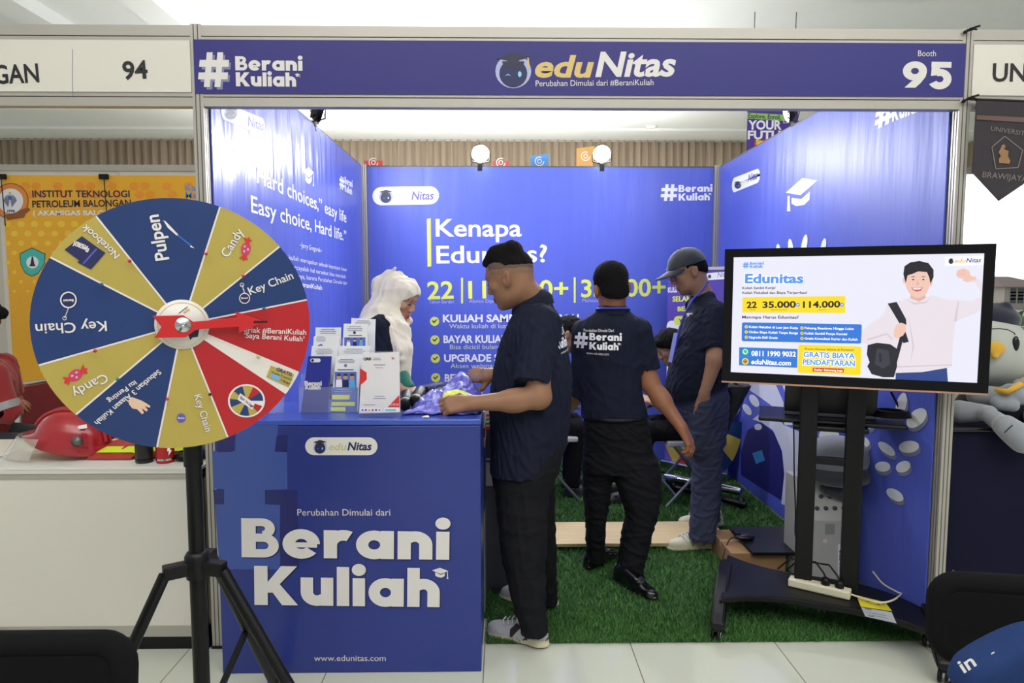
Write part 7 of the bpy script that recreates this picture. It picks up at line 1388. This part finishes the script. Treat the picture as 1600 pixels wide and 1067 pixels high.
def seated(hp, Y, fx, torso_top, hip, knee, foot, hands, elbow, skin, label, seed, shoes=True, headr=.96, shirt=POLO, tr=TRB):
    yaw = 0. if fx > 0 else pi; hc = P(*hp, Y); HD = Head(hc, headrot(yaw - .12 * fx, radians(30)), headr); nb = P(*torso_top, Y); hp_ = P(*hip, Y); kn = P(*knee, Y); ft = P(*foot, Y)
    lo, hi = bounds([hc, hp_, kn, ft, nb], .32); lo[2] = 0; lo[1] = Y - .45; hi[1] = Y + .4
    F = Field(lo, hi, .007); HD.skin(F); F.cap(HD.w(-.03, 0, -.045), nb, .055, .06, .04); F.cap(nb + (0, 0, -.1), hp_ + (0, 0, .1), .09, .1, .04)
    for s in (-1, 1):
        o = np.array([0, s * .1, 0]); F.cap(hp_ + o, kn + o, .07, .05, .03); F.cap(kn + o, ft + o, .05, .04, .03); sh = nb + (0, s * .17, -.05); el = P(*elbow, Y) + (0, s * .19, 0); w = P(*hands, Y) + (-.05 * fx, s * .06, 0); F.cap(sh, el, .05, .044, .02); F.cap(el, w, .042, .028, .02); hand(F, w, (fx * .7, -s * .45, .25), (0, -.5 * 1, .8), -s * fx, (.6, .7, .8, .9), .95)
    m = solid('person', F, skin, None, 1, origin=(hp_[0], Y, 0)); tag(m, label, 'person'); HD.features(m)
    F = Field(hc - .2, hc + .2, .005); F.ell(HD.w(-.012, 0, .036), (.110, .088, .102), HD.R, .01); F.ell(HD.w(-.045, 0, -.015), (.068, .078, .06), HD.R, .03); F.cap(HD.w(.075, -.04, .085), HD.w(.075, .04, .085), .028, None, .03)
    F.cut(lambda X, Y_, Z: -(((X - hc[0]) * HD.R[0, 2] + (Y_ - hc[1]) * HD.R[1, 2] + (Z - hc[2]) * HD.R[2, 2]) - (-.002 + .62 * ((X - hc[0]) * HD.R[0, 0] + (Y_ - hc[1]) * HD.R[1, 0] + (Z - hc[2]) * HD.R[2, 0]))))
    for y in (-1, 1): F.ell(HD.w(.0, y * .09, -.01), (.026, .024, .032), HD.R, .006, 's')
    solid('hair', F, HAIRB, m, 1, wrinkle=dict(amp=.004, freq=70., seed=seed))
    F = Field(lo, hi, .007); z0, z1 = hp_[2] - .06, nb[2]; F.loft([(z1, nb[0], Y, .07, .075), (z1 - .03, nb[0], Y, .085, .14), (z1 - .09, nb[0], Y, .115, .19), ((z0 + z1) / 2, (nb[0] + hp_[0]) / 2, Y, .125, .19), (z0, hp_[0], Y, .15, .19)], 0, .02)
    for s in (-1, 1): sh = nb + (0, s * .17, -.05); el = P(*elbow, Y) + (0, s * .19, 0); F.cap(sh, sh + (el - sh) * .8, .066, .06, .03, flat=True)
    solid('polo_shirt', F, shirt, m, 1, wrinkle=dict(amp=.0042, freq=46., seed=seed + 1))
    F = Field(lo, hi, .007)
    for s in (-1, 1): o = np.array([0, s * .1, 0]); F.cap(hp_ + o, kn + o, .085, .068, .03); F.cap(kn + o, ft + o + (0, 0, .03), .068, .055, .02, flat=True)
    solid('trousers', F, tr, m, 1, wrinkle=dict(amp=.0042, freq=42., seed=seed + 2))
    if shoes:
        for s in (-1, 1): shoe(m, (ft[0] - .06 * fx, Y + s * .1, 0), (ft[0] + .2 * fx, Y + s * .12, 0), .006, .28, (mat('shoe_charcoal', (44, 44, 48), .5), BLK, BLK), style='loafer', h=.006)
    return m
seated((1047, 543), 4.6, -1, (1066, 585), (1076, 668), (1006, 668), (978, 790), (1012, 628), (1050, 645), SK3, 'seated person with dark hair looking down between the two standing men', 31)
folding_chair((P(1076, 668, 4.6)[0] + .0, 4.6, .006), pi, 'folding chair under the seated person near the roll-up banner')
seated((889, 522), 4.75, 1, (872, 562), (856, 662), (898, 664), (892, 760), (900, 630), (868, 625), SK3, 'seated person mostly hidden behind the man at the counter, hair showing', 41)
folding_chair((P(858, 664, 4.75)[0], 4.75, .006), 0., 'folding chair behind the man at the counter, one thin leg showing')
# ---- person in red at the left edge
REDJ = mat('jacket_red', (136, 22, 28), .8, var=.15, sheen=.2); rp = seated((-34, 500), 3.45, 1, (-34, 560), (-40, 690), (48, 690), (52, 850), (20, 640), (-20, 640), SK2, 'person in a red jacket with a reflective band sitting at the far left edge', 51, shirt=REDJ, tr=mat('trousers_grey', (52, 54, 58), .8, var=.1))
F = Field(P(-60, 690, 3.2), P(60, 540, 3.3) + (0, .3, 0), .006); F.cap(P(-14, 585, 3.26), P(8, 640, 3.24), .075, .062, .03); F.cap(P(8, 640, 3.24), P(26, 650, 3.26), .058, .05, .03, flat=True); sv = solid('sleeve', F, REDJ, rp, 1, wrinkle=dict(amp=.004, freq=18., seed=55)); b = MB(); b.tube([P(4, 630, 3.24), P(9, 641, 3.24)], [.069, .068], mat('reflective_grey', (150, 150, 150), .3, var=.05), 20); part('reflective_band', b, sv)

# ------------------------------------------------------------------ plush toys
PLG = mat('plush_grey', (142, 146, 152), .95, var=.1, nscale=40, sheen=.6); PLD = mat('plush_dark', (62, 64, 70), .95, var=.1, sheen=.5); PLW = mat('plush_pale', (186, 188, 180), .95, var=.08, sheen=.5); PLB = mat('plush_navy', (26, 30, 50), .95, var=.1, sheen=.4); PLY = mat('plush_yellow', (224, 172, 50), .9, var=.08, sheen=.4); EYE = mat('plush_eye', (14, 14, 16), .2, var=0)
Yp = 3.02; px = lambda x, y, Y=Yp: P(x, y, Y); k = mpp(Yp)
pl = thing('plush_toy', 'large grey plush bird with yellow beak sitting on the navy cloth table', 'plush toy', (px(1540, 680)[0], Yp, zt_))
F = Field(px(1420, 760) - .3, px(1720, 470) + (.1, .45, .1), .006); F.ell(px(1530, 545, 3.06), (70 * k, .17, 58 * k), None, .02); F.ell(px(1560, 560, 3.06), (44 * k, .15, 45 * k), None, .03); phd = solid('head', F, PLW, pl, 1)
F = Field(px(1420, 760) - .3, px(1760, 520) + (.1, .45, .1), .006); F.ell(px(1570, 640, 3.1), (80 * k, .15, 48 * k), None, .02); solid('body', F, PLB, pl, 1)
def blob(name, items, m, kk=.02):
    pts = [i[0] for i in items] + [i[1] for i in items]; lo, hi = bounds(pts, .16); F = Field(lo, hi, .005)
    for a, b_, r0, r1 in items: F.cap(a, b_, r0, r1, kk)
    return solid(name, F, m, pl, 1)
blob('wing', [(px(1500, 643, 2.86), px(1545, 645, 2.80), .05, .033), (px(1545, 648, 2.76), px(1600, 688, 2.655), .033, .05), (px(1572, 666, 2.67), px(1598, 685, 2.655), .046, .048)], PLG, .03)
blob('foot', [(px(1530, 618, 2.94), px(1570, 622, 2.86), .05, .045), (px(1578, 612, 2.85), px(1596, 622, 2.83), .036, .03), (px(1596, 604, 2.86), px(1622, 612, 2.84), .036, .03), (px(1560, 630, 2.84), px(1582, 634, 2.82), .03, .026)], PLG, .012)
blob('foot', [(px(1620, 650, 2.9), px(1660, 655, 2.85), .05, .045), (px(1668, 648, 2.84), px(1690, 655, 2.82), .036, .03)], PLG, .012); blob('wing', [(px(1632, 592, 3.0), px(1650, 620, 2.96), .07, .05)], PLD, .02)
b = MB(); b.tube([px(1556, 610, 2.875), px(1575, 612, 2.80), px(1588, 604, 2.812), px(1594, 600, 2.825)], .013, PLY, 10); part('yellow_band', b, pl)
b = MB(); b.ell(px(1606, 578, 2.925), (.03, .02, .014), PLY, 14, 10); b.ell(px(1612, 592, 2.915), (.05, .02, .012), PLY, 14, 10); part('yellow_patch', b, pl)
tr0 = bvh(phd); bk_ = np.array(tr0.ray_cast(Vector(_O), Vector(ray(1553, 545)))[0]); F = Field(bk_ - .12, bk_ + .12, .004); F.ell(bk_, (.046, .035, .034), None, .01); F.cap(bk_ + (0, -.01, 0), bk_ + (-.02, -.035, -.03), .024, .012, .02); solid('beak', F, PLY, pl, 1)
tr_ = bvh(phd)
def onhead(x, y): h = tr_.ray_cast(Vector(_O), Vector(ray(x, y)))[0]; return np.array(h) if h is not None else px(x, y, 2.9)
b = MB(); b.ell(onhead(1587, 537), (.016, .012, .034), EYE, 18, 12); b.ell(onhead(1510, 532), (.016, .012, .034), EYE, 18, 12); ey = part('eyes', b, pl); b = MB(); b.ell(onhead(1588, 531) + (0, -.011, 0), (.005, .004, .009), WHITE, 10, 8); part('glint', b, ey)
F = Field(px(1500, 560) - .25, px(1620, 440) + (.1, .3, .1), .005); F.ell(px(1545, 500, 3.06), (45 * k, .11, 26 * k), None, .02); F.cap(px(1560, 488, 3.04), px(1572, 478, 3.02), .045, .02, .03); solid('crest', F, PLB, pl, 1)
b = MB(); b.tube([onhead(1550, 514), onhead(1562, 513.5), onhead(1574, 515), onhead(1584, 520), onhead(1586, 523)], .0028, EYE, 6); part('brow_line', b, pl); b = MB(); b.tube([px(1569, 676, 2.615), px(1582, 664, 2.612)], .0025, EYE, 6); part('stitching', b, pl)
# grey plush on the cabinet
Yg = 3.27; px = lambda x, y, Y=Yg: P(x, y, Y); gz1 = gz + .052
pl = thing('plush_toy', 'grey plush toy lying on top of the cream cabinet behind the stand', 'plush toy', (px(1310, 760)[0], Yg, gz1))
F = Field(px(1230, 800) - .25, px(1400, 660) + (.1, .3, .1), .006); F.ell(px(1308, 712), (54 * mpp(Yg), .13, 32 * mpp(Yg)), None, .02); solid('head', F, PLG, pl, 1)
F = Field(px(1230, 800) - .25, px(1400, 660) + (.1, .3, .1), .006); F.ell(px(1312, 738), (58 * mpp(Yg), .13, 22 * mpp(Yg)), None, .02); solid('body', F, PLD, pl, 1)
blob('wing', [(px(1290, 764, 3.27), px(1330, 776, 3.25), .03, .035), (px(1330, 776, 3.25), px(1366, 766, 3.27), .035, .03)], PLD, .02); blob('foot', [(px(1360, 735, 3.28), px(1364, 750, 3.26), .03, .034)], PLW, .02)

# ------------------------------------------------------------------ plastic packed shirts on the counter
PKB = mat('packed_shirt_blue', (96, 94, 196), .22, var=.12, nscale=6, coat=.9, bump=.8, bscale=22, bdist=.02); FILM = mat('plastic_film', (226, 228, 250), .1, var=0, alpha=.35, bump=.6, bscale=30, bdist=.02)
def packed(name, cor, lab, seed, lift, m=PKB, N=44, M_=30, amp=.012):
    """crumpled flat pack: corners front-left, front-right, back-right, back-left (x, y); lift(u, v) = height over the counter top"""
    A, B, C, D = [np.array(c[:2], float) for c in cor]; rr = np.random.default_rng(seed); ks = [(rr.normal(size=2) * 9, rr.random() * 6) for _ in range(7)]; top = []; bot = []
    for j in range(M_ + 1):
        for i in range(N + 1):
            u, v = i / N, j / M_; e = .012 * sin(u * 17 + seed) * (1 if v in (0., 1.) else 0); q = (A * (1 - u) + B * u) * (1 - v) + (D * (1 - u) + C * u) * v; q = q + np.array([.01 * sin(v * 13 + seed), e])
            n_ = sum(abs(sin(k @ np.array([u * 1.4, v]) + p)) / (1 + .35 * a) for a, (k, p) in enumerate(ks)) - 2.2; ed = min(1., 6 * min(u, 1 - u, v, 1 - v) + .12); z = max(.006, lift(u, v) + amp * n_ * ed)
            top.append((q[0], q[1], CZ + z)); bot.append((q[0], q[1], CZ + max(.002, z - .022 * ed - .004)))
    K = (N + 1) * (M_ + 1); ix = lambda i, j: j * (N + 1) + i; fs = []
    for j in range(M_):
        for i in range(N): fs += [(ix(i, j), ix(i + 1, j), ix(i + 1, j + 1), ix(i, j + 1)), (K + ix(i, j), K + ix(i, j + 1), K + ix(i + 1, j + 1), K + ix(i + 1, j))]
    for i in range(N): fs += [(ix(i, 0), K + ix(i, 0), K + ix(i + 1, 0), ix(i + 1, 0)), (ix(i, M_), ix(i + 1, M_), K + ix(i + 1, M_), K + ix(i, M_))]
    for j in range(M_): fs += [(ix(0, j), ix(0, j + 1), K + ix(0, j + 1), K + ix(0, j)), (ix(N, j), K + ix(N, j), K + ix(N, j + 1), ix(N, j + 1))]
    b = MB(); b.add(top + bot, fs, m, True); return tag(part(name, b), lab, 'clothing', 'plastic packed shirts')
pk = packed('packed_shirt', [P(634, 640, 2.57), P(750, 652, 2.56), (CX1 - .005, 2.86), P(658, 606, 2.80)], 'blue purple shirt packed in shiny clear plastic between the hands of the man', 61, lambda u, v: .012 + .058 * min(1, v * 2.2) * sin(pi * min(1, max(0, u))) ** .5 + .075 * max(0, v - .45) / .55 * math.exp(-((u - .72) / .22) ** 2))
d = Decal(Plane(P(695, 605, 2.62), (1, 0, 0), (0, .55, .83)), base=0)
for r_ in range(1, 6): d.ring(712, 610, 22 * (r_ - 1) / 5, 22 * r_ / 5, YEL, 0, n=26)
d.mb.v = [tuple(np.array(P(712, 610, 2.62)) + (np.array(v) - np.array(P(712, 610, 2.62))) * (1, 1, .55)) for v in d.mb.v]; d.poly([(700, 611), (704, 606), (708, 610), (712, 606), (716, 610), (724, 607), (730, 612), (720, 615), (712, 613), (706, 616)], PURP, 1); wrap(d, pk, 'yellow_logo', .004)
b = MB(); vs = []; N = 16
for i in range(N + 1):
    for j in range(5): t = i / N; q = P(668 + 88 * t, 606 - 26 * t - 5 * abs(sin(t * 7)), 2.80 + .02 * j); vs.append(q + (0, .0, .010 * sin(i * 1.7 + j * 2.1) - .012 * j))
b.add(vs, [(i * 5 + j, (i + 1) * 5 + j, (i + 1) * 5 + j + 1, i * 5 + j + 1) for i in range(N) for j in range(4)], FILM, True); part('plastic_film', b, pk)
packed('packed_shirt', [(CX1 - .20, 2.74), (CX1 - .01, 2.74), (CX1 - .01, 2.87), (CX1 - .22, 2.87)], 'second plastic packed shirt lying at the back of the counter behind the first', 63, lambda u, v: .02 + .03 * sin(pi * v), m=mat('packed_white', (214, 216, 236), .25, var=.06, coat=.8, bump=.5, bscale=25, bdist=.01))
q = P(672, 603, 2.865); b = MB(); b.obox(q + (.01, .0, .0), ((.9, .4, .1), (-.4, .9, .0), (-.1, -.04, 1)), (.05, .03, .006), BLK); b.obox(q + (.0, .0, -.03), ((1, 0, 0), (0, 1, 0), (0, 0, 1)), (.02, .02, .03), BLK); tag(part('card_holder', b), 'flat black card holder tilted behind the packed shirt', 'holder')
